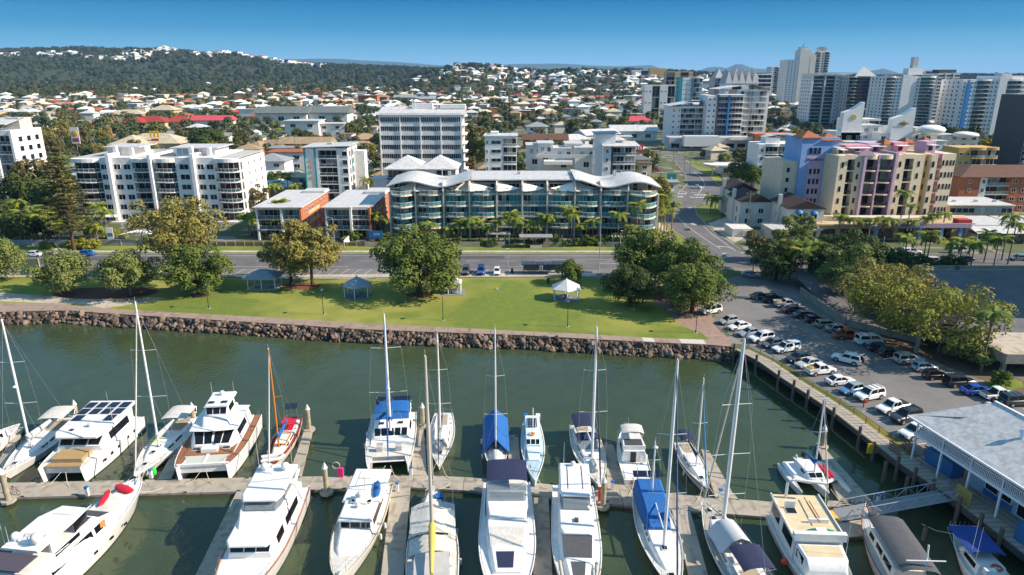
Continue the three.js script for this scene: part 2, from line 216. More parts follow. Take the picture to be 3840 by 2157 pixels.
// ---- hills ------------------------------------------------------------------------
const ridge = [[-3509.28,132.95],[-2797.7,152.98],[-2266.95,162.96],[-2091.62,159.63],[-1932.22,164.62],[-1739.5,159.63],[-1562.93,162.96],[-1458.27,156.31],[-1354.37,142.97],[-1265.37,149.64],[-1144.62,126.26],[-1040.51,107.81],[-935.56,94.35],[-776.73,85.92],[-546.55,79.17],[-333.66,77.48],[198.91,70.71],[554.38,65.63],[910.35,58.85],[1444.71,52.06],[2334.69,50.37],[3402.38,50.37]];
const knoll = [[-262.07,48.19],[-198.21,62.29],[-145.18,75.32],[-92.63,72.32],[-29.48,70.31],[12.65,62.29],[97.06,58.27],[181.34,62.29],[286.87,60.28],[371.36,58.27],[540.7,52.23],[646.73,48.19]];
const sm = (a, b, x) => { const t = Math.max(0, Math.min(1, (x - a) / (b - a))); return t * t * (3 - 2 * t); };
const hn = (x, z) => (fbm(x / 2600 + 9, z / 2600 + 9) - .5);
function landY(x, z) {
  const d = -z; let h = 0; const base = 15 * sm(420, 1500, d);
  if (d > 1100) { const X = x * 3200 / d; h = Math.max(0, poly1(ridge, X) - 14) * Math.max(sm(1150, 3200, d), .0) * (d > 3200 ? 1 - sm(3400, 5600, d) * .8 : 1); h += hn(x, z) * 60 * sm(1300, 2200, d) * sm(0, 60, h) * (1 - sm(2900, 3200, d) * .8); }
  if (d > 900) { const X = x * 1900 / d, k = X > knoll[0][0] && X < knoll[knoll.length - 1][0] ? Math.max(0, poly1(knoll, X) - 9) : 0; h = Math.max(h, k * sm(1000, 1900, d) * (1 - sm(1950, 2700, d))); }
  return GY + Math.max(base, h);
}
{
  const rows = []; for (let j = 0; j <= 90; j++) { const d = 400 * Math.pow(14.85, j / 90), row = []; for (let i = 0; i <= 150; i++) { const x = (i / 150 * 2.9 - 1.5) * d; row.push([x, landY(x, -d) - (j == 0 ? .05 : j == 90 ? 40 : -.02), -d]); } rows.push(row); }
  tag(new MB().grid(rows.slice(0, 38)).mesh('suburb_ground', M.earth), 'gently rising ground of the suburb', null, null, 'structure');
  tag(new MB().grid(rows.slice(37)).mesh('hills', mt(0x414c2c, 1, { map: grainBig })), 'wooded hills rising behind the town', null, null, 'structure');
  const range = (name, Z, pts, col, label, depth) => { const rows = [[], [], [], [], []]; const x0 = pts[0][0], x1 = pts[pts.length - 1][0]; for (let i = 0; i <= 220; i++) { const x = lerp(x0, x1, i / 220), y = poly1(pts, x) + (fbm(x / 3900, .3) - .5) * Math.min(40, poly1(pts, x) * .12) ; [[0, 1.0], [.35, .4], [.72, .15], [1, 0], [.2, -1]].forEach(([k, d], j) => rows[j].push([x, j == 3 ? y : j == 4 ? 0 : y * k + (fbm(x / 2100 + j, j * .37) - .5) * y * .5 * (j % 3 ? 1 : 0), Z + d * depth])); } rows.reverse(); tag(new MB().grid(rows).mesh(name, mt(col, 1)), label, null, null, 'structure'); };
  range('far_mountain_range', -12000, [[-12559.44,178.93],[-7231.7,210.56],[-4303.59,242.14],[-3766.1,305.15],[-3234.61,317.72],[-2771.08,311.44],[-2176.57,273.67],[-1580.64,242.14],[-1183.13,210.56],[-585.11,197.91],[13.29,229.51],[743.83,242.14],[1409.12,210.56],[1808.82,191.58],[2339.29,216.88],[2475.45,166.26],[2876.61,140.9],[3197.28,128.2],[3247.36,166.26],[3337.24,204.24],[3446.43,172.59],[3551.13,191.58],[3634.52,153.58],[3720.98,223.2],[3798.84,242.14],[3894.38,216.88],[4005.97,166.26],[4408.13,140.9],[5412.3,102.79],[6047.5,90.08],[6240.83,172.59],[6454.22,90.08],[7413.13,96.44],[7947.76,90.08],[8485.36,70.98],[9417.73,77.35],[13424.02,64.61]], 0x39513a, 'blue mountain range along the horizon', 1500);
  range('middle_range', -7500, [[-2867.53,70.13],[-2193.8,145.46],[-1859.88,165.2],[-1528.76,149.41],[-1197.4,129.64],[-698.95,113.8],[49.96,97.94],[798.53,121.72],[1130.88,129.64],[1464.94,105.87],[1966.29,82.06],[2464.57,97.94],[2800.39,74.11],[3803.03,58.2]], 0x39513a, 'nearer low blue range in front of the mountains', 1100);
}
// ---- vegetation -------------------------------------------------------------------
function leafMat(c) { const k = 'leaf' + c; return mats[k] ??= new THREE.MeshPhysicalMaterial({ color: c, roughness: .85, side: THREE.DoubleSide, vertexColors: true, transmission: .22, thickness: 0, specularIntensity: .35 }); }
const LEAF = { fig: leafMat(0x647435), olive: leafMat(0x8b8549), grey: leafMat(0x7a854b), pine: leafMat(0x6a6c3c), lime: leafMat(0x84873a), palm: leafMat(0x67782f), palmY: leafMat(0x8e922f), dark: leafMat(0x47592c), mid: leafMat(0x65723b), brown: leafMat(0x6f6a44), bush: leafMat(0x556a28), gold: leafMat(0xa2962c) };
const barkM = { grey: mt(0x8d7d6c, .95, { map: grainFine }), brown: mt(0x5e4837, .95, { map: grainFine }), pale: mt(0xa99f8e, .95, { map: grainFine }) };
class Leaves { // many small folded leaf faces with their own tint
  constructor(seed) { this.r = rng(seed); this.p = []; this.c = []; this.n = []; }
  leaf(x, y, z, nx, ny, nz, s, long = 1) {
    const r = this.r, n = V(nx, ny, nz).normalize(), t = V(r() - .5, r() - .5, r() - .5).cross(n).normalize(), b = n.clone().cross(t), k = .72 + r() * .5, w = .9 + r() * .22;
    const P = (a, c, d) => [x + t.x * a * s * long + b.x * c * s + n.x * d * s, y + t.y * a * s * long + b.y * c * s + n.y * d * s, z + t.z * a * s * long + b.z * c * s + n.z * d * s];
    const q = [P(-.55, 0, 0), P(.05, .38, .14), P(.6, 0, -.06), P(-.05, -.38, .14)];
    for (const i of [0, 2, 1, 0, 3, 2]) { this.p.push(...q[i]); this.c.push(k * w, k, k * (1.9 - w)); this.n.push(n.x, n.y, n.z); }
  }
  geo() { const g = new THREE.BufferGeometry(); g.setAttribute('position', new THREE.Float32BufferAttribute(this.p, 3)); g.setAttribute('normal', new THREE.Float32BufferAttribute(this.n, 3)); g.setAttribute('color', new THREE.Float32BufferAttribute(this.c, 3)); return g; }
}
// a broad crown: clumps spread through a dome, leaves over the outside of each clump
function crownKit(seed, o) {
  return geoOf('crown' + seed, () => {
    const r = rng(seed), L = new Leaves(seed + 1), W = new MB(), cl = [], { R, h0, h1, clumps, per, leaf, cr = .3, lean = 0, droop = 0 } = o, hm = (h0 + h1) / 2, hh = (h1 - h0) / 2;
    for (let i = 0, g = 0; i < clumps && g < 900; g++) { const a = r() * 2 * PI, v = r() * 2 - 1, rad = Math.pow(r(), .42), s = Math.sqrt(1 - v * v * .92); const x = Math.cos(a) * R * s * rad * (.86 + .2 * Math.sin(a * 3 + seed)), z = Math.sin(a) * R * s * rad, y = hm + v * hh * rad * (.95 + .1 * r()); const q = R * cr * (.6 + .7 * r());
      if (cl.some((c) => Math.hypot(c[0] - x, c[1] - y, c[2] - z) < (c[3] + q) * .42)) continue; cl.push([x + lean * y, y, z, q]); i++; }
    for (const [x, y, z, q] of cl) { const n = Math.round(per * q * q / (R * cr * R * cr)); for (let i = 0; i < n; i++) { const d = V(r() - .5, (r() - .5) * .95 + .16, r() - .5).normalize(), k = q * (.55 + .5 * Math.pow(r(), .4)) * (1 + .16 * Math.sin(d.x * 7 + x) * Math.cos(d.z * 6 + z)); L.leaf(x + d.x * k, y + d.y * k * .82, z + d.z * k, d.x + (r() - .5) * 1.3, d.y + .35 + (r() - .5) * 1.2 - droop, d.z + (r() - .5) * 1.3, leaf * (.7 + .6 * r()), o.long ?? 1); } }
    const tr = o.trunk ?? R * .07, fork = h0 + (h1 - h0) * .12; W.pipe([[0, -.3, 0], [tr * .4, fork * .5, 0], [lean * fork, fork, 0]], [tr * 1.35, tr, tr * .85], 8, false);
    cl.slice(0, o.limbs ?? 14).forEach(([x, y, z]) => { const m = [x * .45, fork + (y - fork) * .45 + R * .05, z * .45]; W.pipe([[lean * fork, fork - .2, 0], m, [x * .9, y - .1, z * .9]], [tr * .6, tr * .34, tr * .1], 5, false); });
    return [L.geo(), W.geo()];
  });
}
const KIT = {
  fig: () => [crownKit(101, { R: 9, h0: 2, h1: 12.4, clumps: 52, per: 300, leaf: .5, cr: .27, trunk: .55 }), LEAF.fig, barkM.brown],
  fig2: () => [crownKit(102, { R: 7, h0: 1.8, h1: 11, clumps: 46, per: 300, leaf: .46, cr: .28, trunk: .42 }), LEAF.fig, barkM.brown],
  cotton: () => [crownKit(103, { R: 6.6, h0: 1.6, h1: 8.6, clumps: 44, per: 300, leaf: .42, cr: .27, trunk: .3 }), LEAF.grey, barkM.grey],
  euc: () => [crownKit(104, { R: 10.5, h0: 6, h1: 19, clumps: 70, per: 150, leaf: .46, cr: .19, trunk: .42, limbs: 34, droop: .25, long: 1.3 }), LEAF.olive, barkM.pale],
  euc2: () => [crownKit(105, { R: 6.6, h0: 3.2, h1: 13.5, clumps: 50, per: 170, leaf: .42, cr: .22, trunk: .3, limbs: 26, droop: .2, long: 1.3 }), LEAF.olive, barkM.brown],
  slim: () => [crownKit(106, { R: 3.4, h0: 2.6, h1: 9.6, clumps: 26, per: 130, leaf: .36, cr: .27, trunk: .16, limbs: 18, droop: .2, long: 1.3 }), LEAF.brown, barkM.pale],
  umbrella: () => [crownKit(107, { R: 12.5, h0: 4.2, h1: 12.5, clumps: 74, per: 135, leaf: .46, cr: .165, trunk: .35, limbs: 60 }), LEAF.lime, barkM.pale],
  bush: () => [crownKit(108, { R: 2, h0: .1, h1: 3, clumps: 16, per: 110, leaf: .32, cr: .38, trunk: .1, limbs: 4 }), LEAF.bush, barkM.brown],
  tall: () => [crownKit(109, { R: 5.2, h0: 2.5, h1: 14, clumps: 40, per: 120, leaf: .6, cr: .26, trunk: .3, limbs: 12 }), LEAF.dark, barkM.brown],
  round: () => [crownKit(110, { R: 5.5, h0: 1.2, h1: 9.5, clumps: 36, per: 120, leaf: .62, cr: .3, trunk: .3, limbs: 8 }), LEAF.mid, barkM.brown],
};
function tree(kind, x, z, s, label, group, o = {}) {
  const [[cg, wg], lm, bm] = KIT[kind](), t = thing(o.name ?? 'tree', label, 'tree', x, o.y ?? GY, z, o.ry ?? rr(0, 6.28), group); t.scale.set(s * (o.w ?? 1), s * (o.h ?? 1), s * (o.w ?? 1));
  meshOf(wg, 'trunk', bm, t); meshOf(cg, 'crown', o.m ?? lm, t); return t;
}
// palms
function frondGeo(seed, len, droop, pairs, wid) {
  return geoOf('frond' + [seed, len, droop], () => {
    const L = new Leaves(seed), r = L.r, pos = (t) => V(len * (t - .22 * droop * t * t), len * (.42 * t - droop * .78 * t * t), 0), g = 1;
    const tri = (a, b, c, k) => { const n = b.clone().sub(a).cross(c.clone().sub(a)).normalize(); for (const q of [a, b, c]) { L.p.push(q.x, q.y, q.z); L.n.push(n.x, n.y, n.z); L.c.push(k, k, k * .9); } };
    for (let i = 0; i < 7; i++) { const a = pos(i / 7), b = pos((i + 1) / 7); tri(a.clone().add(V(0, 0, .05)), a.clone().add(V(0, 0, -.05)), b, 1.25); }
    for (let i = 1; i <= pairs; i++) for (const s of [-1, 1]) { const t = .12 + .88 * i / pairs, a = pos(t - .03), b = pos(Math.min(1, t + .05)), w = wid * Math.sin(Math.min(1, .25 + t) * PI * .82) * (.8 + .4 * r()), tip = pos(Math.min(1.05, t + .1)).add(V(0, -.42 * w - .1 * r(), s * w)); tri(a, b, tip, .75 + .45 * r()); }
    return L.geo();
  });
}
function palm(x, z, h, label, group, o = {}) {
  const t = thing('palm_tree', label, 'palm tree', x, o.y ?? GY, z, rr(0, 6.28), group), n = o.n ?? 13, len = o.len ?? 3.5, lean = o.lean ?? rr(-.4, .4), hk = Math.round(h * 2) / 2;
  const tg = geoOf('ptrunk' + hk + (o.fat ?? 1), () => new MB().pipe([[0, -.3, 0], [.08, hk * .3, 0], [.05, hk * .7, 0], [0, hk, 0], [0, hk + .8, 0]], [.24, .17, .14, .13, .05].map((v) => v * (o.fat ?? 1)), 7).geo());
  meshOf(tg, 'trunk', o.bark ?? barkM.grey, t);
  for (let i = 0; i < n; i++) { const f = meshOf(frondGeo(300 + i % 3, len, [.55, .95, 1.35][i % 3] * (o.droop ?? 1), o.pairs ?? 15, o.wid ?? 1.15), 'frond', o.m ?? (i % 4 ? LEAF.palm : LEAF.palmY), t); f.position.y = hk + .5; f.rotation.set(0, i * 2.4 + rr(-.2, .2), rr(-.12, .3)); }
  return t;
}
function pine(x, z, h, label) {
  const t = thing('norfolk_pine', label, 'tree', x, GY, z);
  const [cg, wg] = geoOf('pine', () => { const L = new Leaves(55), r = L.r, W = new MB().pipe([[0, -.3, 0], [0, 12, 0], [0, 24, 0]], [.45, .28, .04], 8);
    for (let y = 5.5; y < 24; y += .95 + r() * .35) { const len = Math.min(7.6, (25.4 - y) * .62) * (.75 + .4 * r()), n = 6; for (let k = 0; k < n; k++) { const a = k / n * 2 * PI + y * 1.7 + r() * .5, l = len * (.7 + .4 * r()); W.pipe([[0, y, 0], [Math.cos(a) * l * .6, y + .1, Math.sin(a) * l * .6], [Math.cos(a) * l, y + .45, Math.sin(a) * l]], [.07, .05, .02], 4, false);
      for (let q = .18; q < 1; q += .045) for (let s = 0; s < 4; s++) { const w = (r() - .5) * 1.5 * (1.1 - q * .6); L.leaf(Math.cos(a) * l * q - Math.sin(a) * w, y + q * .35 + (r() - .4) * .35, Math.sin(a) * l * q + Math.cos(a) * w, r() - .5, 1.2, r() - .5, .42, 1.5); } } }
    return [L.geo(), W.geo()]; });
  meshOf(wg, 'trunk', barkM.brown, t); meshOf(cg, 'crown', LEAF.pine, t); t.scale.setScalar(h / 24.5); return t;
}
// --- trees of the park and the waterfront
tree('fig', -20.26,-141.51, 1.06, 'broad dark green fig tree in the middle of the lawn', null, { ry: 1 });
tree('fig2', -67.92,-141.23, .95, 'rounded dark green tree on the lawn by the left lamp post', null, { ry: 2 });
tree('euc', -76.36,-152.08, 1.02, 'tall olive gum tree with pale limbs before white apartment block', null, { ry: .4 });
tree('euc2', -50.52,-149.23, 1.0, 'olive tree with forked trunk beside the left picnic shelter', null, { ry: 0 });
tree('euc2', -45.09,-147.69, 1.06, 'larger olive tree before the two brick flat blocks', null, { ry: 2.4, w: 1.1 });
tree('cotton', -98.29,-143.23, .96, 'grey green spreading tree left of the mulch bed', null, { ry: .2 });
tree('cotton', -82.55,-140.95, .98, 'grey green spreading tree leaning over the mulch bed', null, { ry: 3.1 });
tree('cotton', -120.23,-152.41, 1.0, 'grey green tree cut by the left edge of the picture', null, { ry: 1.1 });
tree('fig2', 31.03,-151.44, 1.06, 'tall dark fig tree nearest the road by the corner', null, { ry: 1.6 });
tree('fig', 36.21,-129.27, .78, 'large rounded fig tree beside the first parked cars', null, { ry: 2.6 });
tree('fig2', 24.34,-133.21, .74, 'small dense fig tree at right end of the lawn', null, { ry: .9, m: LEAF.dark });
tree('fig2', 37.11,-143.23, 1.0, 'fig tree in the middle of the corner grove', null, { ry: 4 });
tree('round', 13.38,-149.54, .55, 'young round tree behind the white gazebo', null, { m: LEAF.fig });
tree('slim', 58.74,-159.85, 1.05, 'slim sparse gum tree at the car park entry', null);
tree('euc2', 71.26,-168.37, .8, 'pale flowering gum in front of the blue awning house', null, { m: LEAF.grey });
tree('fig', 77.41,-149.23, .86, 'dark spreading tree before the lilac shop awning', null, { ry: .3, m: LEAF.dark, h: 1.05 });
tree('umbrella', 71.5, -123, .8, 'olive green spreading tree behind the yellow green tree', null, { ry: 2, m: LEAF.olive, h: 1.1 }); tree('euc2', 69.5, -137, .9, 'olive tree beside the ramp below the shops', null, { m: LEAF.grey }); tree('fig2', 73, -147, .85, 'dark leafy tree at the top of the ramp', null, { m: LEAF.dark }); palm(75.5, -113, 7.5, 'palm beside the yellow green tree crown', null); palm(68, -128, 7, 'palm between ramp wall and olive spreading tree', null);
tree('umbrella', 69.51,-108.88, .95, 'wide yellow green tree over the back row of parked cars', null, { ry: .5 });
tree('bush', 75.11,-104.13, 1.9, 'grey green bush below the concrete parking deck', null, { m: LEAF.grey, name: 'shrub' });
tree('bush', 74.75,-95.5, .8, 'small bright green bush by the parking deck steps', null, { m: LEAF.bush, name: 'shrub' });
for (const [x, z, k, s, l] of [[61.32,-152.41, 'fig2', .8, 'dark shade tree left of the flowering gum'], [73.61,-154.04, 'fig2', .85, 'dark shade tree between flowering gum and spreading tree'], [85.87,-152.41, 'fig2', .7, 'dark shade tree right of the spreading tree'], [86.58,-147.69, 'round', .8, 'dense dark tree behind the yellow green tree'], [77.91,-144.69, 'round', .75, 'dense tree over the shaded ramp'], [94.66,-154.04, 'round', .6, 'low tree before the white van and shops'], [103.08,-154.04, 'round', .55, 'low tree near the banner poles'], [-139.52,-190.13, 'round', .9, 'dense garden tree nearest the left edge palms'], [-137.11,-195.12, 'round', .9, 'dense dark garden tree before the left apartments'], [-130.85,-192.6, 'round', .75, 'dense garden tree just left of the tiered pine'], [-122.56,-195.12, 'round', .6, 'garden tree right of the tiered pine'], [-151.88,-200.36, 'round', 1.0, 'garden tree at the left picture edge']]) tree(k, x, z, s, l, null, { m: LEAF.dark });
tree('slim', 73.56,-109.23, .8, 'bare branched small tree below the yellow green tree', null, { m: LEAF.brown });
palm(75.53,-100.95, 9.6, 'lone tall palm leaning beside the concrete parking deck', null, { n: 13, len: 3.4, m: LEAF.palm });
pine(-119.4,-180.84, 27, 'tall tiered pine in front of the left garden');
// palms of the wavy apartment garden and streets: px base, height
const pal = [
  ['garden palm before the wavy apartments', 'palms along the wavy apartment garden', [[-26.23,-189.16],[-23.18,-189.16],[-12.21,-189.16],[-9.39,-189.16],[-3.72,-188.68],[-.57,-190.13],[0.57,-189.16],[9.5,-189.16],[10.57,-190.13],[15.91,-190.13],[16.74,-189.16],[23.06,-190.13],[30.04,-189.65],[35.62,-191.11],[-14.54,-190.13],[-6.53,-188.2],[3.62,-189.16],[6.46,-189.65],[-17.87,-189.16],[19.68,-189.16],[33.58,-189.16]], [4.6, 5, 6.4, 5.6, 6, 8, 7, 7.6, 6.4, 9.4, 8, 6, 8.2, 10.4, 5, 4.4, 5, 5.4, 4, 4.4, 4.6]],
  ['slender street palm at the corner of the side road', 'corner street palms', [[45.19,-203.08],[45.8,-201.44],[43.67,-200.36],[49.45,-207.01],[47.6,-205.87]], [8.6, 10.8, 7.6, 7.8, 6.4]],
  ['street palm on the grass island by the side road', 'island street palms', [[68.51,-233.19],[69.56,-231.07],[74.66,-225.58],[75.16,-222.92]], [5.6, 5.2, 6.4, 6.8]],
  ['palm standing in front of the brick flats', 'palms by the brick flats', [[-68.72,-200.36],[-39.92,-195.12],[-37.99,-194.11],[-68.44,-195.12]], [9.6, 7, 6, 5]],
  ['lush garden palm left of the tall tiered pine', 'palms in the left garden', [[-147.58,-195.12],[-140.55,-189.16],[-140.05,-192.6],[-139.54,-196.15],[-132.64,-189.16],[-134.78,-195.12],[-129.29,-190.13],[-124.89,-195.12],[-119.41,-189.16],[-122.03,-199.3],[-115.64,-191.11],[-115.95,-186.31],[-148.37,-203.08],[-156.39,-205.87]], [6.6, 6, 8, 8.6, 7.4, 7.8, 5.6, 5.4, 5, 8.6, 8, 5.2, 9, 8]],
  ['palm beside the right end of the white apartment block', 'palms beside the white apartment block', [[-78.03,-200.36],[-75.19,-195.12],[-79.78,-202.53],[-77.08,-203.08]], [5.6, 6.2, 5, 5.4]],
  ['car park palm in front of the shops', 'palms along the front of the shops', [[102.57,-164.57],[104,-165.31],[120.49,-168.37],[126.41,-170.34],[119.96,-163.82],[125.25,-166.45],[111.06,-163.82],[113.08,-162.36],[107.64,-163.09],[97.2,-163.82]], [8, 7, 7, 11, 7, 10, 6.4, 5.8, 6, 7]],
  ['palm in shade at the far end of the car park', 'car park palms', [[65.2,-154.04],[68.79,-151.44],[65.48,-148.92],[62.59,-152.08],[70.55,-150.17]], [8, 8.4, 7.4, 6.6, 7]],
  ['palm on the planted podium of the pink resort', 'resort podium palms', [[92.94,-190.39],[95.27,-189.33],[98.39,-188.81],[101.23,-187.78],[104.02,-187.78],[107.36,-188.81],[111.84,-187.78],[117.81,-190.39],[120.45,-191.98],[124.84,-194.16]], [3, 2.4, 2, 2.4, 2.6, 2.2, 2, 2.6, 3, 3]],
  ['palm in the lane behind the wavy apartments', 'palms behind the wavy apartments', [[-55.91,-262.77],[-53.95,-264.57],[-51.35,-267.32],[-89.12,-258.37],[-86.4,-262.77],[-81.52,-255.79],[-90.15,-252.43],[-61.06,-292.51],[-30.28,-309.91],[7.16,-292.51],[9.07,-272.02],[32.75,-292.51],[-31.78,-281.91],[-64.69,-262.77]], [7, 6, 7, 6, 9, 6, 6, 6, 6, 6, 5, 5, 5, 5]],
];
for (const [l, g, pts, hs] of pal) pts.forEach(([x, z], i) => palm(x, z, hs[i], l, g, { y: l.includes('podium') ? 6.2 : GY, len: hs[i] < 5 ? 2.6 : 3.5, droop: l.includes('corner') ? 1.1 : 1 }));
palm(110.12,-190.39, 10, 'tall coconut palm against the cream resort wall', null, { y: 6, len: 3.1, n: 12 }); palm(111.4,-188.81, 6.6, 'shorter coconut palm beside the tall one at the resort', null, { y: 6, len: 2.2 });
// hedges and shrubs: low planting that reads as masses
const shr = [['leafy shrub in the wavy apartment garden bed', 'garden bed shrubs', LEAF.bush, [[21.41,-186.31],[23.75,-187.25],[25.87,-186.31],[28.23,-187.25],[30.32,-186.31],[32.78,-187.73],[35.11,-188.2],[36.98,-189.16],[38.86,-190.13],[-8.14,-186.31],[-5.33,-185.38],[4.67,-185.84],[7.99,-185.38],[12.49,-186.31],[14.65,-185.38],[18.02,-185.84],[-15.39,-186.31],[-19.94,-187.25],[40.38,-192.1],[42.34,-196.15]]], ['golden leaved shrub near the bus stop corner', 'golden corner shrubs', LEAF.gold, [[32.92,-192.1],[35.04,-193.1],[37.06,-194.11],[38.87,-195.12],[31.13,-191.61],[41.14,-197.19],[-26.54,-195.12],[-39.16,-191.11]]], ['clipped hedge bush along the left garden wall', 'left garden bushes', LEAF.palmY, [[-118.8,-183.08],[-116.13,-181.73],[-114.96,-183.08],[-126.15,-181.73],[-129,-183.08],[-122.94,-184.45],[-118.49,-195.12],[-117.31,-196.15],[-113.83,-195.12]]], ['round shrub at the foot of the brick flats', 'brick flat shrubs', LEAF.fig, [[-45.76,-192.6],[-44.36,-194.11],[-37.27,-190.13],[-35.73,-191.11],[-40.92,-200.36],[-40.75,-205.87],[-73.09,-195.12],[-57.13,-192.1],[-76.35,-197.71]]], ['dark shrub in the car park garden bed', 'car park bed shrubs', LEAF.dark, [[70.38,-147.69],[72.4,-146.17],[73.69,-143.23],[74.94,-140.39],[76.15,-137.65],[88.11,-154.04],[92.74,-157.41],[96.56,-157.41],[101.39,-159.14],[82.08,-147.69],[82.5,-154.04],[105.14,-157.41],[73.65,-126.44],[72.43,-119.85],[73.12,-115.78],[73.78,-111.96],[72.5,-128.79]]]];
for (const [l, g, m, pts] of shr) for (const [x, z] of pts) tree('bush', x, z, rr(.55, .95), l, g, { m, name: 'shrub' });
// ---- buildings --------------------------------------------------------------------
const ribT = tex(64, 1.6, (u) => { const s = (u * 8) % 1; return s < .18 ? 1 : .35; }, false);
const tileT = tex(128, 3, (u, v) => { const r = Math.floor(v * 10), s = (u * 10 + (r % 2) * .5) % 1; return .4 + .5 * Math.sin(s * PI) * (1 - (v * 10 % 1) * .6); }, false);
const brickT = tex(256, 2.4, (u, v) => { const row = Math.floor(v * 24), s = (u * 10 + (row % 2) * .5), f = (v * 24) % 1, k = Math.abs(Math.sin(Math.floor(s) * 12.9 + row * 78.2)) % 1; return f < .14 || s % 1 < .05 ? [.66, .58, .5] : mix3([.60, .31, .17], [.72, .40, .22], k); });
const W = { white: mt(0xefede9, .8, { map: grainSoft }), off: mt(0xdcd8cf, .8, { map: grainSoft }), cream: mt(0xdccfb4, .85, { map: grainSoft }), grey: mt(0x9a9a9a, .8, { map: grainSoft }), mid: mt(0xbdbdbb, .8, { map: grainSoft }), dark: mt(0x45484c, .7, { map: grainSoft }), brick: mt(0xffffff, .92, { map: brickT }), tan: mt(0xcbb48a, .85, { map: grainSoft }), pink: mt(0xd39aab, .85, { map: grainSoft }), lilac: mt(0xbfa8be, .85, { map: grainSoft }), blue: mt(0x86aadc, .85, { map: grainSoft }), teal: mt(0x1e8f98, .7), ochre: mt(0xcfa963, .85, { map: grainSoft }), navy: mt(0x22406e, .6), sky: mt(0x2d7fc0, .6), timber: mt(0x93826c, .9, { map: grainFine }), steel: mt(0xb9bcc0, .4, { metalness: .5 }), rail: mt(0xe4e4e2, .5), black: mt(0x26282b, .6), red: mt(0xb53a30, .7), shade: mt(0xf0ece2, .85) };
const ROOF = { white: mt(0xe4e4e2, .55, { bumpMap: ribT, bumpScale: .03, map: grainMid }), grey: mt(0xa9adb0, .55, { bumpMap: ribT, bumpScale: .03, map: grainMid }), cream: mt(0xd3c6a8, .75, { bumpMap: tileT, bumpScale: .04, map: grainMid }), tan: mt(0xb39a78, .85, { bumpMap: tileT, bumpScale: .05, map: grainMid }), terra: mt(0xb56a42, .85, { bumpMap: tileT, bumpScale: .05, map: grainMid }), red: mt(0xb0402f, .7, { bumpMap: tileT, bumpScale: .04, map: grainMid }), brown: mt(0x71503f, .9, { bumpMap: tileT, bumpScale: .05, map: grainMid }), slate: mt(0x77807f, .85, { bumpMap: tileT, bumpScale: .04, map: grainMid }), pinkred: mt(0xc04a52, .7, { bumpMap: ribT, bumpScale: .03 }), gold: mt(0xc4a25a, .85, { bumpMap: tileT, bumpScale: .05 }), dark: mt(0x4d3a36, .9, { bumpMap: tileT, bumpScale: .05, map: grainMid }), flat: mt(0xcfcdc8, .9, { map: grainMid }) };
const GLS = { dark: mt(0x1b2328, .08, { metalness: .15 }), blue: mt(0x25384a, .07, { metalness: .25 }), teal: mt(0x3aa0aa, .18, { metalness: .15 }), green: mt(0x2b5f58, .12, { metalness: .2 }), curtain: mt(0x8c8f8a, .3), warm: mt(0x4a4038, .2), pale: mt(0x9fb6bd, .12, { metalness: .2 }), bal: mt(0xbfd2d4, .05, { transmission: .72, thickness: 0 }), balT: mt(0x6fb9bd, .05, { transmission: .6, thickness: 0 }), sm: mt(0x5f7f86, .06, { transmission: .55, thickness: 0 }) };
const frameGeo = (w, h, n = 2, t = .07, d = .12, m = 0) => geoOf('fr' + [w, h].map((v) => v.toFixed(2)) + n + t + m, () => { const b = new MB().box(-w / 2, w / 2, -h / 2, -h / 2 + t, 0, d).box(-w / 2, w / 2, h / 2 - t, h / 2, 0, d); for (let i = 0; i <= n; i++) { const x = lerp(-w / 2 + t / 2, w / 2 - t / 2, i / n); b.box(x - t / 2, x + t / 2, -h / 2 + t, h / 2 - t, 0, d - .01); } if (m) b.box(-w / 2 + t, w / 2 - t, m - t / 2, m + t / 2, 0, d - .02); return b.geo(); });
function win(g, x, y, z, w, h, ry = 0, fm = W.rail, gm = GLS.dark, n = 2, name = 'window') { // a framed window with its pane
  const f = meshOf(frameGeo(w, h, n), name, fm, g); f.position.set(x, y, z); f.rotation.y = ry; const p = meshOf(boxGeo(w - .1, h - .1, .04), 'pane', gm, f); p.position.z = .03; return f; }
function glaze(g, x0, x1, y0, y1, z, n, fm, gms, name = 'glazing') { // a row of tall panes
  const w = x1 - x0, h = y1 - y0, f = meshOf(frameGeo(w, h, n, .08), name, fm, g); f.position.set((x0 + x1) / 2, (y0 + y1) / 2, z);
  for (let i = 0; i < n; i++) { const p = meshOf(boxGeo(w / n - .08, h - .12, .04), 'pane', Array.isArray(gms) ? pick(gms) : gms, f); p.position.set(-w / 2 + w / n * (i + .5), 0, .03); } return f; }
function arc(x0, x1, z, b, n = 8, p = 1) { return Array.from({ length: n + 1 }, (_, i) => { const t = i / n; return [lerp(x0, x1, t), z + b * Math.pow(Math.sin(t * PI), p)]; }); }
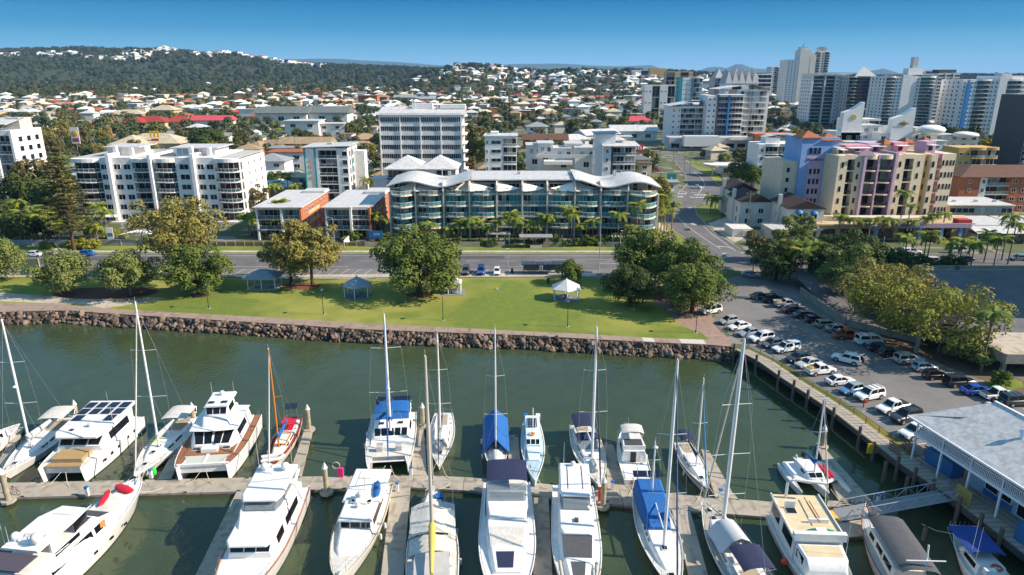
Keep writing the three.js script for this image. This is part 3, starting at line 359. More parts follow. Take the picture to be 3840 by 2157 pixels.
function railing(g, pts, y, h, fm, gm, name = 'railing') { // posts, top rail and one glass panel per bay
  const r = new MB(); for (let i = 0; i < pts.length; i++) { const [x, z] = pts[i]; r.box(x - .03, x + .03, y, y + h, z - .03, z + .03); if (i) r.tube([pts[i - 1][0], y + h, pts[i - 1][1]], [x, y + h, z], .045, .045, 4, false); }
  const o = r.mesh(name, fm, g);
  if (gm) for (let i = 1; i < pts.length; i++) { const [ax, az] = pts[i - 1], [bx_, bz] = pts[i], l = Math.hypot(bx_ - ax, bz - az); const p = meshOf(boxGeo(Math.max(.1, l - .1), h - .2, .02), 'glass_panel', gm, o); p.position.set((ax + bx_) / 2, y + h * .5, (az + bz) / 2); p.rotation.y = -Math.atan2(bz - az, bx_ - ax); }
  else for (let i = 1; i < pts.length; i++) { const [ax, az] = pts[i - 1], [bx_, bz] = pts[i], n = Math.max(2, Math.round(Math.hypot(bx_ - ax, bz - az) / .16)), q = o.userData.q ??= new MB(); for (let k = 1; k < n; k++) { const x = lerp(ax, bx_, k / n), z = lerp(az, bz, k / n); q.box(x - .012, x + .012, y + .1, y + h, z - .012, z + .012); } }
  if (o.userData.q) { const q = o.userData.q; o.userData = {}; q.mesh('balusters', fm, o); } return o; }
function slabOf(g, x0, x1, y, t, zb, front, m, name = 'floor_slab') { return new MB().prism([[x0, zb], [x1, zb], ...front.slice().reverse()], y, y + t).mesh(name, m, g); }
// a block whose front is a row of segments: w = wall with windows, b = balcony bay, f = fin, s = glazed strip
function block(g, Wd, D, fl, fh, segs, o = {}) {
  const wall = o.wall ?? W.white, top = fl * fh + (o.par ?? .9), k = Wd / segs.reduce((a, s) => a + s[1], 0), far = o.far; let x = 0; const y0 = o.y0 ?? 0;
  for (const [t, w0, a, b, c] of segs) {
    const w = w0 * k, x1 = x + w;
    if (t == 'w') { bx(g, 'wall', c ?? wall, x, x1, 0, top, -D, 0); const n = a ?? 1, ww = b ?? Math.min(1.6, w / n * .6), wh = o.wh ?? 1.35; for (let f = y0; f < fl; f++) for (let i = 0; i < n; i++) win(g, x + w * (i + .5) / n, f * fh + fh * .52, -.02, ww, wh, 0, o.frame ?? W.rail, pick(o.glass ?? [GLS.dark, GLS.dark, GLS.blue]), o.pane ?? 2); }
    else if (t == 'f') bx(g, 'fin', c ?? wall, x, x1, 0, top + (b ?? .3), -D, a ?? .8);
    else if (t == 's') { bx(g, 'wall', c ?? wall, x, x1, 0, top, -D, 0); for (let f = y0; f < fl; f++) glaze(g, x + .2, x1 - .2, f * fh + .9, f * fh + fh - .45, .0, a ?? 5, o.frame ?? W.rail, o.glass ?? [GLS.dark, GLS.blue], 'window'); }
    else if (t == 'b') { // recessed balcony, slab bulging by a, b panes
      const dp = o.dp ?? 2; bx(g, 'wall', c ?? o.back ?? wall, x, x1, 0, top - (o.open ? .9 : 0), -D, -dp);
      for (let f = y0; f < fl; f++) { const fr = arc(x, x1, 0, a ?? 0, a ? 6 : 3, o.pow ?? .6), y = f * fh; if (f || o.slab0) { slabOf(g, x, x1, y - .12, .3, -dp, fr, o.slab ?? wall, 'balcony_slab'); if (far != 2) railing(g, fr.map(([p, q]) => [p, q - .12]), y + .18, 1, o.rail ?? W.rail, o.bars ? null : far ? null : o.bal ?? GLS.bal); else slabOf(g, x, x1, y + .3, .8, -dp + .6, fr, o.bal ?? GLS.sm, 'balustrade'); }
        glaze(g, x + .15, x1 - .15, y + .22, y + fh - .3, -dp + .02, b ?? 4, o.frame ?? W.rail, o.gb ?? [GLS.dark, GLS.dark, GLS.curtain]); }
      const fr = arc(x, x1, 0, a ?? 0, a ? 6 : 3, o.pow ?? .6); slabOf(g, x, x1, fl * fh - .12, .3 + (o.open ? .9 : o.par ?? .9), -dp, fr, o.slab ?? wall, 'balcony_roof'); }
    x = x1;
  }
  if (o.roof !== false) bx(g, 'roof', o.roof ?? ROOF.flat, .05, Wd - .05, top - .45, top - .25, -D + .05, -(o.dp ?? 2) - .05);
  return top;
}
function sideWins(g, side, x, z0, z1, fl, fh, n, w, h, o = {}) { for (let f = o.y0 ?? 0; f < fl; f++) for (let i = 0; i < n; i++) win(g, x, f * fh + fh * .55, lerp(z0, z1, (i + .5) / n), w, h, side * PI / 2, o.frame ?? W.rail, pick(o.glass ?? [GLS.dark, GLS.blue]), o.pane ?? 1); }
function hip(g, x0, x1, z0, z1, y, h, m, ov = .5, gable = false, name = 'roof') {
  x0 -= ov; x1 += ov; z0 -= ov; z1 += ov; const w = x1 - x0, d = z1 - z0, al = w >= d, r = gable ? 0 : Math.min(w, d) / 2, xm = (x0 + x1) / 2, zm = (z0 + z1) / 2, A = al ? [x0 + r, y + h, zm] : [xm, y + h, z0 + r], B = al ? [x1 - r, y + h, zm] : [xm, y + h, z1 - r];
  const p = [[x0, y, z0], [x1, y, z0], [x1, y, z1], [x0, y, z1]], b = new MB();
  if (al) { b.quad(p[3], p[2], B, A).quad(p[1], p[0], A, B).tri(p[2], p[1], B).tri(p[0], p[3], A); } else { b.quad(p[2], p[1], A, B).quad(p[0], p[3], B, A).tri(p[1], p[0], A).tri(p[3], p[2], B); }
  b.box(x0, x1, y - .18, y - .002, z0, z1); return b.mesh(name, m, g); }
// --- 1 white six storey apartment block with round balconies
{
  const g = thing('apartment_block', 'long white six storey apartment block with rounded dark balconies', 'building', -140.5, GY, -219), fh = 3.22;
  const top = block(g, 53, 25, 6, fh, [['b', 9.6, 1.5, 4], ['w', 2.9, 1, 2.4], ['f', 1.1, 1.4, 1.2], ['w', 6.5, 2, 2.2], ['b', 6.2, .9, 3], ['f', .9, 1.6, 1], ['b', 7.2, 1.3, 4], ['w', 5.6, 1, 3], ['f', 1.1, 1.4, 1.2], ['w', 6.2, 2, 2.2], ['b', 7.4, 1.3, 4]], { wh: 1.7, par: 1.4, open: 1, bal: GLS.sm, gb: [GLS.dark, GLS.dark, GLS.dark, GLS.warm] });
  sideWins(g, 1, 53.01, -23.5, -7, 6, fh, 3, 1, 1.2, { y0: 0 }); for (let f = 0; f < 6; f++) win(g, 53.01, f * fh + 1.7, -3.2, 1.6, 2.5, PI / 2, W.rail, GLS.dark, 2);
  bx(g, 'penthouse', W.white, 9, 16, top - .3, top + 2.6, -16, -6); bx(g, 'penthouse', W.white, 31, 44, top - .3, top + 2.4, -17, -6); bx(g, 'penthouse_roof', ROOF.white, 30, 45.5, top + 2.42, top + 2.65, -18, -4.5); bx(g, 'penthouse_roof', ROOF.white, 8, 20, top + 2.62, top + 2.85, -17, -5);
  for (const [x, h] of [[12.5, 3.2], [17.6, 2.7], [36.8, 3.1], [42.6, 2.8]]) bx(g, 'chimney', W.white, x, x + 1.1, top, top + h, -4.2, -3);
  for (let i = 0; i < 4; i++) win(g, 32.4 + i * 1.9, top + 1.2, -5.98, 1.7, 2.1, 0, W.rail, GLS.pale, 1); bx(g, 'terrace_wall', W.white, 20, 30, top - .2, top + 1.3, -14, -13.7);
  new MB().prism([[6, 1.6], [14, 1.6], [14, 5], [6, 5]], 2.4, 2.7).mesh('entry_canopy', W.white, g); bx(g, 'podium', W.off, 0, 53, 0, .5, .02, 3);
}
// --- 2 left apartment block at the picture edge
{
  const g = thing('apartment_block', 'white apartment block with slanted roofs cut by left picture edge', 'building', -214, GY, -252), fh = 3.5;
  block(g, 18.5, 16, 7, fh, [['w', 2, 1, 1.2], ['b', 5, 0, 3], ['f', .7, .8], ['b', 5, 0, 3], ['f', .7, .8], ['w', 1.6, 1, 1]], { bal: GLS.sm, par: 1 });
  const h = new THREE.Group(); h.name = 'rear_wing'; h.position.set(17, 0, -5); g.add(h); block(h, 13, 16, 7, fh, [['b', 5, 0, 3], ['f', .8, 1], ['b', 5, 0, 3], ['f', .8, 1]], { bal: GLS.sm, par: 1.6 });
  new MB().box(-.5, 9, 0, .2, -9, 1.5).mesh('skillion_roof', ROOF.white, g).position.set(6, 27.4, 0); const r = new MB().box(0, 9, 0, .2, -9, 1.5).mesh('skillion_roof', ROOF.white, g); sideWins(g, 1, 30.02, -20, -6, 7, 3.5, 3, 2.2, 2); r.position.set(20, 28.6, -5); r.rotation.x = .18; bx(g, 'lift_tower', W.mid, 9, 16, 25, 29.6, -14, -8); bx(g, 'lift_tower', W.mid, 24, 29, 25, 30.4, -18, -11);
}
// --- 3, 4 brick flats
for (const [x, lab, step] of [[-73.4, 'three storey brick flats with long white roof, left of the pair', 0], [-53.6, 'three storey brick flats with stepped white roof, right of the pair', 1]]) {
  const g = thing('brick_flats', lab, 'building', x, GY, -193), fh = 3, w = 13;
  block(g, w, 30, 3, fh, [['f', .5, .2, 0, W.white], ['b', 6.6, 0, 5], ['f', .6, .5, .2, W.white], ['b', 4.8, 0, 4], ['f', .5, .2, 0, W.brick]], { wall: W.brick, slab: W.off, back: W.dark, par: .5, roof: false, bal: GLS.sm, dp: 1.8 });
  bx(g, 'wall', W.brick, 12.96, 13.05, 0, 9, -29.9, -1); bx(g, 'roof', ROOF.white, -.6, 13.6, 9.5, 9.75, -30.5, step ? -1.2 : .8); if (step) { bx(g, 'roof', ROOF.white, -.6, 7.8, 9.52, 9.77, -1.2, .9); bx(g, 'roof_unit', ROOF.white, 7, 13.4, 9.8, 10.5, -30.3, -22); } else bx(g, 'roof_unit', ROOF.white, 6.5, 13.4, 9.8, 10.4, -30.3, -24);
  for (let f = 0; f < 3; f++) { for (const z of [-5, -8.5, -11, -16, -21, -25]) win(g, 13.07, f * fh + 1.8, z, 1.4, 1.2, PI / 2, W.rail, GLS.dark); bx(g, 'spandrel', W.tan, 13.05, 13.12, f * fh + .2, f * fh + 1.1, -19, -7); }
}
// --- 5 narrow white block with teal stripes
{
  const g = thing('apartment_block', 'white five storey block with teal stripes and vertical lettering', 'building', -77.5, GY, -257), fh = 3.2;
  const top = block(g, 16.4, 16, 6, fh, [['f', .5, .2, .2, W.teal], ['w', 3, 0, 0], ['f', .5, .2, .1, W.teal], ['w', .9, 0, 0], ['b', 6.2, 0, 3], ['w', 1.6, 0, 0], ['s', 2.2, 1]], { bal: GLS.sm, par: .6, roof: false });
  const r = bx(g, 'roof', ROOF.white, -.8, 17.4, 0, .25, -17, .8); r.position.y = top + .6; r.rotation.z = .03; bx(g, 'roof_vent', W.mid, 7, 9, top + .8, top + 1.3, -9, -7.6);
  'aqua'.split('').forEach((c, i) => word(g, c, 1.5, W.ochre, 2, 15.2 - i * 2.1, .06)); for (const z of [-3, -8, -13]) for (let f = 0; f < 6; f++) win(g, 16.42, f * fh + 1.6, z, 2.2, 2.3, PI / 2, W.rail, GLS.dark, 2); bx(g, 'fin', W.teal, 16.4, 16.7, 0, top, -6, -5.6); bx(g, 'stair_tower', W.white, 16.4, 20.4, 0, top - 2, -16, -10);
}
// --- 6 office block with strip windows
{
  const g = thing('office_block', 'tall white office block with dark ribbon windows', 'building', -51.6, GY, -272), fh = 3.5;
  bx(g, 'wall', W.mid, 0, 32.2, 0, 31, -15, 0); for (let f = 3; f < 9; f++) { for (let b = 0; b < 4; b++) { glaze(g, .5 + b * 7.9, 7.9 + b * 7.9, f * fh + .35, f * fh + 2.2, .02, 10, W.rail, [GLS.dark, GLS.dark, GLS.blue, GLS.warm], 'ribbon_window'); } bx(g, 'spandrel', W.white, 0, 32.2, f * fh + 2.25, f * fh + 3.75, .02, .3); }
  for (let b = 0; b <= 4; b++) bx(g, 'pilaster', W.white, b * 7.9, b * 7.9 + .45, 0, 31, .3, .6); for (let f = 2; f < 9; f++) bx(g, 'sun_hood', W.white, 32.2, 33.6, f * fh + 2.2, f * fh + 2.5, -14, -1);
  const r = new MB().quad([-.8, 31.2, .9], [33.4, 31.2, .9], [33.4, 33.6, -13], [-.8, 33.6, -13]).box(-.8, 33.4, 31, 31.2, -13, .9).mesh('roof', ROOF.white, g); bx(g, 'roof_plant', W.white, 12, 20, 33, 35, -12, -9); bx(g, 'roof_plant', W.white, 23, 33, 33, 34.6, -13, -8); for (const x of [7, 12, 13, 22]) bx(g, 'vent_pipe', W.rail, x, x + .3, 33, 35.6, -8, -7.7);
}
// --- 7 hip roofed pair
{
  const g = thing('apartment_house', 'low white building with two hipped roofs behind the wavy apartments', 'building', -42.8, GY, -234), fh = 3.7;
  block(g, 23.5, 14, 4, fh, [['b', 7, 0, 4], ['w', 2.4, 1, 1.2], ['w', 5.4, 2, 1.6], ['w', 2.4, 1, 1.2], ['b', 7, 0, 4]], { roof: false, par: .3, bal: GLS.sm });
  hip(g, 0, 12.6, -14, 0, 15.2, 3.9, ROOF.white, 1); hip(g, 11.6, 23.5, -14, 0, 15.22, 3.9, ROOF.white, 1); bx(g, 'verandah_roof', ROOF.white, -5.4, -.6, 11.8, 12.05, -6.6, .4); bx(g, 'annex_wall', W.white, -4.8, -.1, 0, 11.8, -6, -.4); hip(g, 8.6, 13, 1, 5, 6.4, 1.2, ROOF.white, .3, false, 'porch_roof'); for (const x of [8.8, 12.8]) bx(g, 'porch_post', W.white, x, x + .2, 0, 6.4, 4.6, 4.8);
}
// --- 8 slim white tower and the terraces
{
  const g = thing('apartment_block', 'slim white tower with blank side panels and corner balconies', 'building', -10.2, GY, -262), fh = 3.3;
  block(g, 12, 12, 7, fh, [['w', 1.6, 1, .7], ['w', 5, 1, 3.6], ['b', 5.2, .4, 3]], { par: .6, bal: GLS.bal, roof: ROOF.white }); bx(g, 'roof_edge', ROOF.white, -.5, 12.5, 23.7, 24, -12.5, .6); bx(g, 'lift_tower', W.white, 2, 5, 24, 25, -10, -5);
  const t = thing('terrace_house_row', 'stepped white terrace houses behind the wavy roof', 'building', 6.2, GY, -284); t.scale.set(1.18, 1.36, 1.15);
  for (const [x0, x1, h, z] of [[0, 6, 12.6, -10], [4, 9.5, 13.4, -7], [9.5, 17, 12, -6], [14, 20, 13.2, -8], [17, 25, 12.4, -3], [24, 30.5, 11.6, -1], [26, 30, 13.4, -9]]) { bx(t, 'wall', W.white, x0, x1, 0, h, z - 10, z); bx(t, 'flat_roof', ROOF.white, x0 - .3, x1 + .3, h + .01, h + .22, z - 10.3, z + .5); for (let i = 0; i < 2; i++) win(t, lerp(x0, x1, .3 + i * .42), h - 1.7, z - .02, 1.3, 1.5, 0, W.rail, i ? GLS.dark : GLS.pale); win(t, lerp(x0, x1, .5), h - 5, z - .02, 2, 1.7, 0, W.rail, GLS.dark); }
  bx(t, 'parapet', W.off, 3, 24, 9.6, 10.6, -1.6, -1.3); bx(t, 'curved_balcony', W.white, 6, 16, 7.6, 8.6, -6, -.5);
  const k = thing('apartment_block', 'white and charcoal stacked block left of the side road', 'building', 34.6, GY, -262);
  block(k, 12.5, 12, 6, 3.3, [['w', 3, 1, 1], ['w', .8, 0, 0, W.dark], ['b', 4.6, 0, 3], ['b', 4.2, 0, 3]], { par: .4, roof: false }); const r = bx(k, 'roof', ROOF.white, -.3, 13.8, 20.3, 20.6, -12.4, 1); r.rotation.x = .05; bx(k, 'upper_wing', W.white, -2.6, 5, 0, 24.4, -13, -4); const q = bx(k, 'solar_roof', mt(0x46566a, .25, { metalness: .3 }), -3.2, 6, 24.5, 24.7, -13.6, -3); q.rotation.z = .03; bx(k, 'roof', ROOF.white, 6, 12, 23, 23.2, -12, -6); sideWins(k, -1, -2.62, -11, -5, 7, 3.3, 2, .9, 1.2);
}
// --- 9 wavy apartments
{
  const X0 = -35.4, g = thing('wavy_apartments', 'long cream apartment building with wave shaped white roof and teal glass', 'building', X0, GY, -196), cream = mt(0xe0d5c6, .85, { map: grainSoft });
  const xs = [0, 7.5, 15.6, 23.1, 31.0, 38.4, 45.6, 53.6, 61.0, 68.8, 77.6], lv = [0, 3.15, 6.3, 9.5, 12.75]; const out = [3.2, 2.2, 1.6, 1.6, .2, .2, 1.4, 1.4, 1.9, 3.0];
  const teal = [GLS.teal, GLS.teal, GLS.teal, GLS.blue, GLS.green, GLS.pale, GLS.curtain]; let lastZ = -.6;
  const frontOf = (b, top) => arc(xs[b] + .2, xs[b + 1] - .2, top ? -.4 : 0, (out[b] + (b == 9 ? 1.4 : b == 0 ? 1.2 : 0)) * (b % 2 ? .95 : .8), 6, .75);
  bx(g, 'core_wall', cream, .4, 77.2, 0, 12.4, -20, -2.6); bx(g, 'penthouse_wall', cream, 2, 74, 12.8, 15.4, -18, -5.2);
  for (let b = 0; b < 10; b++) {
    const x0 = xs[b] + .35, x1 = xs[b + 1] - .35;
    for (let f = 0; f < 5; f++) { const fr = frontOf(b, f == 4); if (f) { slabOf(g, xs[b], xs[b + 1], lv[f] - .16, .46, -3, fr, cream, 'balcony_slab'); railing(g, fr.map(([x, z]) => [x, z - .1]), lv[f] + .3, 1.05, W.rail, f == 4 ? GLS.bal : GLS.balT); }
      if (f < 4) glaze(g, x0, x1, lv[f] + .32, lv[f + 1] - .22, -2.5, 6, W.rail, f ? teal : [GLS.dark, GLS.warm, GLS.curtain]); else glaze(g, x0 + .4, x1 - .4, lv[4] + .35, 15.3, -5.15, 5, W.rail, [GLS.dark, GLS.dark, GLS.curtain]); }
  }
  xs.forEach((x, i) => { if (!i || i == 10) { bx(g, 'column', cream, x - .2, x + .25, 0, 12.9, -4, .3); return; } const p = [[-5, 0], [.5, 0], [.5, 12.9], [1.1, 14], [.6, 15.6], [-1, 16.4], [-5, 16.2]], s = new THREE.Shape(p.map(([a, c]) => new THREE.Vector2(a, c))), e = new THREE.ExtrudeGeometry(s, { depth: .42, bevelEnabled: false }); const o = meshOf(e, 'fin_wall', cream, g); o.rotation.y = -PI / 2; o.position.set(x + .21, 0, 0); });
  const waveRoof = (x0, x1, fn, z0, z1, nm) => { const n = 40, rows = [z0, z1].map((z, k) => Array.from({ length: n + 1 }, (_, i) => { const x = lerp(x0, x1, i / n); return [x, fn((x - x0) / (x1 - x0)) + (k ? .5 : 0), z]; })), lo = rows.map((r) => r.map(([x, y, z]) => [x, y - .32, z])); const m = new MB(); m.grid([rows[0], rows[1]]).grid([lo[1], lo[0]]).grid([lo[0], rows[0]]).grid([rows[1], lo[1]]); m.mesh(nm, ROOF.white, g); };
  waveRoof(-.6, 23.4, (t) => 15.7 + .95 * Math.sin(t * 2 * PI * 1.22 - .35) + t * .8, 1.0, -17, 'wave_roof'); waveRoof(53.4, 78.4, (t) => 16.4 + .9 * Math.cos(t * 2 * PI * 1.36) - t * .9, 1.0, -17, 'wave_roof'); waveRoof(23.4, 53.4, (t) => 16.7, -3, -18, 'low_roof');
  for (const [b, s] of [[0, 1], [1, -1], [2, 1], [3, -1], [4, -1], [5, -1], [6, 1], [7, -1], [8, 1]]) { const a = s > 0 ? xs[b + 1] - .3 : xs[b] + .3, c = s > 0 ? xs[b] + .8 : xs[b + 1] - .6; const P = (u, v) => { const x = lerp(a, c, u), y = lerp(lerp(16.0, 13.9, v), 14.4, u) - Math.sin(u * PI) * .25, z = lerp(lerp(-4.6, 1.2, v), -1.6, u); return [x, y, z]; }; new MB().grid(Array.from({ length: 7 }, (_, i) => Array.from({ length: 5 }, (_, j) => P(i / 6, j / 4)))).mesh('shade_sail', W.shade, g); }
  for (const [x, h] of [[14.5, 18.8], [20.5, 18.6], [52, 18.4], [54, 18.6], [62.5, 18.4], [66, 18.8], [68, 18.6], [75.5, 18.2]]) bx(g, 'roof_mast', W.rail, x, x + .16, 15, h, -9, -8.84); for (const x of [16, 37, 53, 66]) { bx(g, 'roof_ventilator', W.mid, x, x + .9, 16.5, 17.9, -12, -11.1); }
  for (let b = 0; b < 10; b++) if (b % 2 == 0 || b == 3) { const px = lerp(xs[b], xs[b + 1], rr(.2, .8)); new MB().ball(px, 13.9, -1.2, .5, .6, .5, 7, 5).mesh('terrace_plant', LEAF.bush === undefined ? W.grey : mt(0x5c7031, .9), g); new MB().tube([px, 12.9, -1.2], [px, 13.4, -1.2], .25, .32, 8).mesh('plant_pot', W.off, g); }
  bx(g, 'entry_canopy', W.mid, 28, 35, 3, 3.3, 6, 9.2); for (const x of [28.3, 34.5]) bx(g, 'canopy_post', W.mid, x, x + .25, 0, 3, 8.6, 8.9);
}
// garden walls and fences in front of the apartments
{
  const wallM = mt(0xb9aea0, .9, { map: grainMid });
  const a = thing('garden_wall', 'cream rendered garden wall before the wavy apartments', 'wall', 0, GY, -185); for (const [x0, x1] of [[-41, -22], [-19, -9], [-6.5, -2], [6, 14], [24, 33]]) bx(a, 'wall_panel', wallM, x0, x1, 0, 1.35, -.12, .12); for (const x of [-2.2, 5.8, 14, 20, 24]) bx(a, 'pier', W.cream, x, x + .45, 0, 2.2, -5, -4.5);
  const b = thing('garden_fence', 'grey panel fence along the left garden', 'fence', 0, GY, -186); for (let x = -165; x < -100; x += 6.2) { if (x > -125 && x < -120) continue; bx(b, 'fence_panel', W.grey, x, x + 5.9, 0, 1.7, -.06, .06); bx(b, 'fence_post', W.mid, x + 5.9, x + 6.2, 0, 1.9, -.12, .12); }
  const c = thing('timber_fence', 'low brown paling fence before the brick flats', 'fence', 0, GY, -185.6); for (let x = -98; x < -42; x += 2.6) { bx(c, 'paling_panel', mt(0x7a6d60, .95, { map: grainFine }), x, x + 2.4, .1, 1.15, -.04, .04); bx(c, 'fence_post', W.tan, x + 2.4, x + 2.6, 0, 1.3, -.1, .1); }
  const d = thing('white_wall', 'sloping white boundary wall between brick flats', 'wall', -47, GY, -192); bx(d, 'wall_panel', W.white, 0, .3, 0, 1.6, 0, 6.5); bx(d, 'hedge', LEAF.bush === undefined ? W.grey : mt(0x56662c, 1, { map: grainFine }), -1.4, -.1, 0, 1.5, -8, 4);
  const e = thing('entry_pavilion', 'white tensile canopy over the left garden gate', 'canopy', [[-103.99,-183.08]][0][0], GY, -187); for (const x of [-5, 0, 4.6]) bx(e, 'post', W.mid, x, x + .3, 0, x < -4 ? 3 : 3.4, -.15, .15); new MB().grid(Array.from({ length: 7 }, (_, i) => [0, 1].map((k) => [lerp(-6, 5.4, i / 6), 3 + Math.sin(i / 6 * PI) * 1.0, k ? 1.6 : -1.8]))).mesh('canopy', W.shade, e); bx(e, 'letterbox_wall', W.mid, 1, 4, 0, 1.9, .2, .4); word(e, '13', .8, W.black, 2.4, 1.2, .45);
}
// ---- buildings on the right and the skyline ------------------------------------------
function tower(label, x0, x1, yb, yt, Z, D, fl, segs, o = {}, name = 'apartment_tower') { // segs as in block(); the height gives the storey
  const g = thing(name, label, 'building', x0, GY, Z), H = yt - GY, fh = (H - (o.par ?? .9)) / fl; block(g, x1 - x0, D, fl, fh, segs, { far: 1, ...o }); if (Z < -500 && Z > -1200) sideWins(g, -1, -.01, -D + 2, -2, fl, fh, 4, 1.8, 1.5); g.userData.h = H; const h = H; delete g.userData.h; return [g, x1 - x0, h, fh]; }
// pink and cream resort
{
  const g = thing('resort_building', 'pink, lilac and cream resort with dark round balconies', 'building', 97.6, GY, -206, .1), fh = 3.62, dk = { frame: W.black };
  const o = { wall: W.cream, frame: W.black, rail: W.black, bars: 1, par: 1, slab: W.cream, gb: [GLS.dark, GLS.dark, GLS.warm, GLS.curtain], wh: 1.6, pane: 1 };
  const top = block(g, 42, 22, 6, fh, [['w', 2.6, 1, 1], ['b', 2, 0, 1], ['w', 2, 1, 1], ['f', .7, .9, .8, W.lilac], ['b', 3.4, .9, 2, W.lilac], ['f', .4, .6, 0, W.lilac], ['b', 4, 1.1, 2, W.lilac], ['f', .7, .9, .8, W.lilac], ['w', 2.6, 1, 1], ['b', 2.4, 0, 1, W.pink], ['w', 3, 1, 1]], o);
  const r = new THREE.Group(); r.name = 'right_wing'; r.position.set(42, 0, -1.5); g.add(r); block(r, 22, 20, 6, fh, [['w', 4, 2, .8, W.ochre], ['f', 3.6, 1.5, 0], ['b', 4.4, 1.6, 2, W.pink], ['w', 4.6, 2, 1.1], ['w', 3.6, 2, .9]], { ...o, slab: W.pink }); r.scale.x = .78; for (let f = 1; f < 6; f++) win(r, 5.8, f * fh + 1.7, 1.5, 1.4, 1.7, 0, W.black, GLS.dark, 1);
  for (const [x, z] of [[29, -8], [44, -12], [56, -14]]) { bx(g, 'roof_turret', W.cream, x, x + 4.6, top, top + 2.4, z - 4.6, z); hip(g, x, x + 4.6, z - 4.6, z, top + 2.4, 1.6, ROOF.terra, .5, false, 'tiled_turret_roof'); }
  for (const [x0, x1, z0, z1, h, m] of [[8, 20, -12, -6, 2.4, W.pink], [22, 30, -16, -9, 2.6, W.lilac], [33, 40, -14, -7, 3, W.pink], [3, 7, -9, -5, 1.8, W.cream], [47, 52, -10, -5, 3.4, W.lilac]]) { bx(g, 'roof_room', m, x0, x1, top - .2, top + h, z0, z1); bx(g, 'white_awning', W.white, x0 + .5, x1 - .5, top + h * .7, top + h * .7 + .15, z1, z1 + 2.2); win(g, (x0 + x1) / 2, top + h * .4, z1 - .02, 2, 1.3, 0, W.black, GLS.dark, 2); }
  for (let f = 1; f < 6; f++) for (const z of [-4, -9, -15]) win(g, 59.3, f * fh + 1.6, z, 1.2, 1.5, PI / 2, W.black, GLS.dark, 1);
  const c = new MB().grid(Array.from({ length: 9 }, (_, i) => [0, 1].map((k) => [7.6 + i * 1.15, top + Math.sin(i / 8 * PI) * (k ? 1.6 : 0) , 1.0]))).mesh('arched_parapet', W.lilac, g);
  g.scale.x = .655;
  const t = thing('resort_tower', 'pale blue stair tower with lilac stripe and orange cap roofs', 'building', 85.4, GY, -214, .08), H = 27.4;
  bx(t, 'wall', W.cream, -1.2, 4, 0, 20, -14, .2); bx(t, 'tower_wall', W.blue, 3.6, 15.6, 0, H, -10, 1.2); bx(t, 'stripe', W.lilac, 6.2, 10.8, 0, H - 8, 1.22, 1.3); hip(t, 3.6, 9.2, -4.6, 1.2, H, 2, ROOF.terra, .5, false, 'tiled_cap_roof'); hip(t, 10, 15.6, -6, 1.2, H - .8, 2, ROOF.terra, .5, false, 'tiled_cap_roof');
  for (let f = 1; f < 6; f++) { for (const x of [7.2, 8.6, 9.8]) win(t, x, f * 3.1 + 1.6, 1.32, .7, 1.6, 0, W.black, GLS.dark, 1); win(t, .6, f * 3.1 + 2, .22, .9, 1.3, 0, W.black, GLS.dark, 1); } for (const x of [6.6, 8, 9.4]) win(t, x, H - 4, 1.25, .8, 1.9, 0, W.black, GLS.dark, 1); word(t, 'Mandolin', .85, W.navy, 8.4, H - 6.6, 1.34); bx(t, 'sign_panel', W.lilac, 5.6, 11.2, H - 7.6, H - 5.6, 1.21, 1.26);
}
{ // podium, lilac awning and shops
  const g = thing('shop_podium', 'lilac shop awning on blue columns with planted terrace above', 'building', 88, GY, -190); bx(g, 'shop_wall', W.tan, 0, 42, 0, 4.2, -15, -3.4); bx(g, 'terrace', W.tan, 0, 46, 4.2, 4.6, -15.6, -3.2);
  new MB().prism([...arc(2, 46, -9, 3.4, 14, 1), [46, -9.6], [2, -9.6]], 4.5, 6).mesh('planter_wall', W.cream, g); bx(g, 'awning_fascia', W.lilac, 10, 42, 4.4, 5.6, .2, .6); bx(g, 'awning_roof', mt(0xd9bfae, .8), 10, 42, 4.9, 5.1, -3.2, .18); for (let x = 13; x < 40; x += 3.4) bx(g, 'skylight', GLS.pale, x, x + 1.6, 5.12, 5.18, -2.6, -.4); bx(g, 'red_end_panel', W.red, 38.4, 42.2, 5.2, 6.6, -2.6, .1);
  for (const x of [15, 27.5, 33.6, 39]) { bx(g, 'column', W.blue, x, x + .9, .9, 4.4, -.5, .3); bx(g, 'column_base', W.cream, x - .15, x + 1.05, 0, .9, -.7, .5); } for (let i = 0; i < 7; i++) win(g, 3.4 + i * 5.6, 1.9, -3.38, 4.2, 2.8, 0, W.timber, i % 2 ? GLS.warm : GLS.dark, 3, 'shop_window'); word(g, 'Boutique', .9, W.sky, 23.4, 5, .64); bx(g, 'roof_sign_block', W.cream, 19.6, 23.4, 5.2, 7, -2, .1);
  for (const [x, w, c, l] of [[131, 14, W.white, 'white shopfront with sloping white awning and timber screen'], [146, 14, W.off, 'shopfront with red fascia at the right picture edge']]) { const s = thing('shop', l, 'shop', x, GY, -190); bx(s, 'wall', c, 0, w, 0, 4.4, -16, -2.6); const a = new MB().quad([0, 3.1, 2.2], [w, 3.1, 2.2], [w, 4.3, -2.6], [0, 4.3, -2.6]).mesh('awning', ROOF.white, s); bx(s, 'fascia', c == W.white ? W.off : W.red, 0, w, 3.2, 4.5, -2.58, -2.4); for (let i = 0; i < 3; i++) win(s, w * (i + .5) / 3, 1.7, -2.57, w / 3 - .6, 2.4, 0, W.timber, GLS.warm, 2, 'shop_window'); bx(s, 'timber_screen', W.tan, 0, .2, .6, 2.6, -2, 2); for (const px of [.1, w - .3]) bx(s, 'post', W.rail, px, px + .2, 0, 3.1, 1.9, 2.1); bx(s, 'roof', ROOF.white, 0, w, 4.4, 4.6, -16, -2.6); }
}
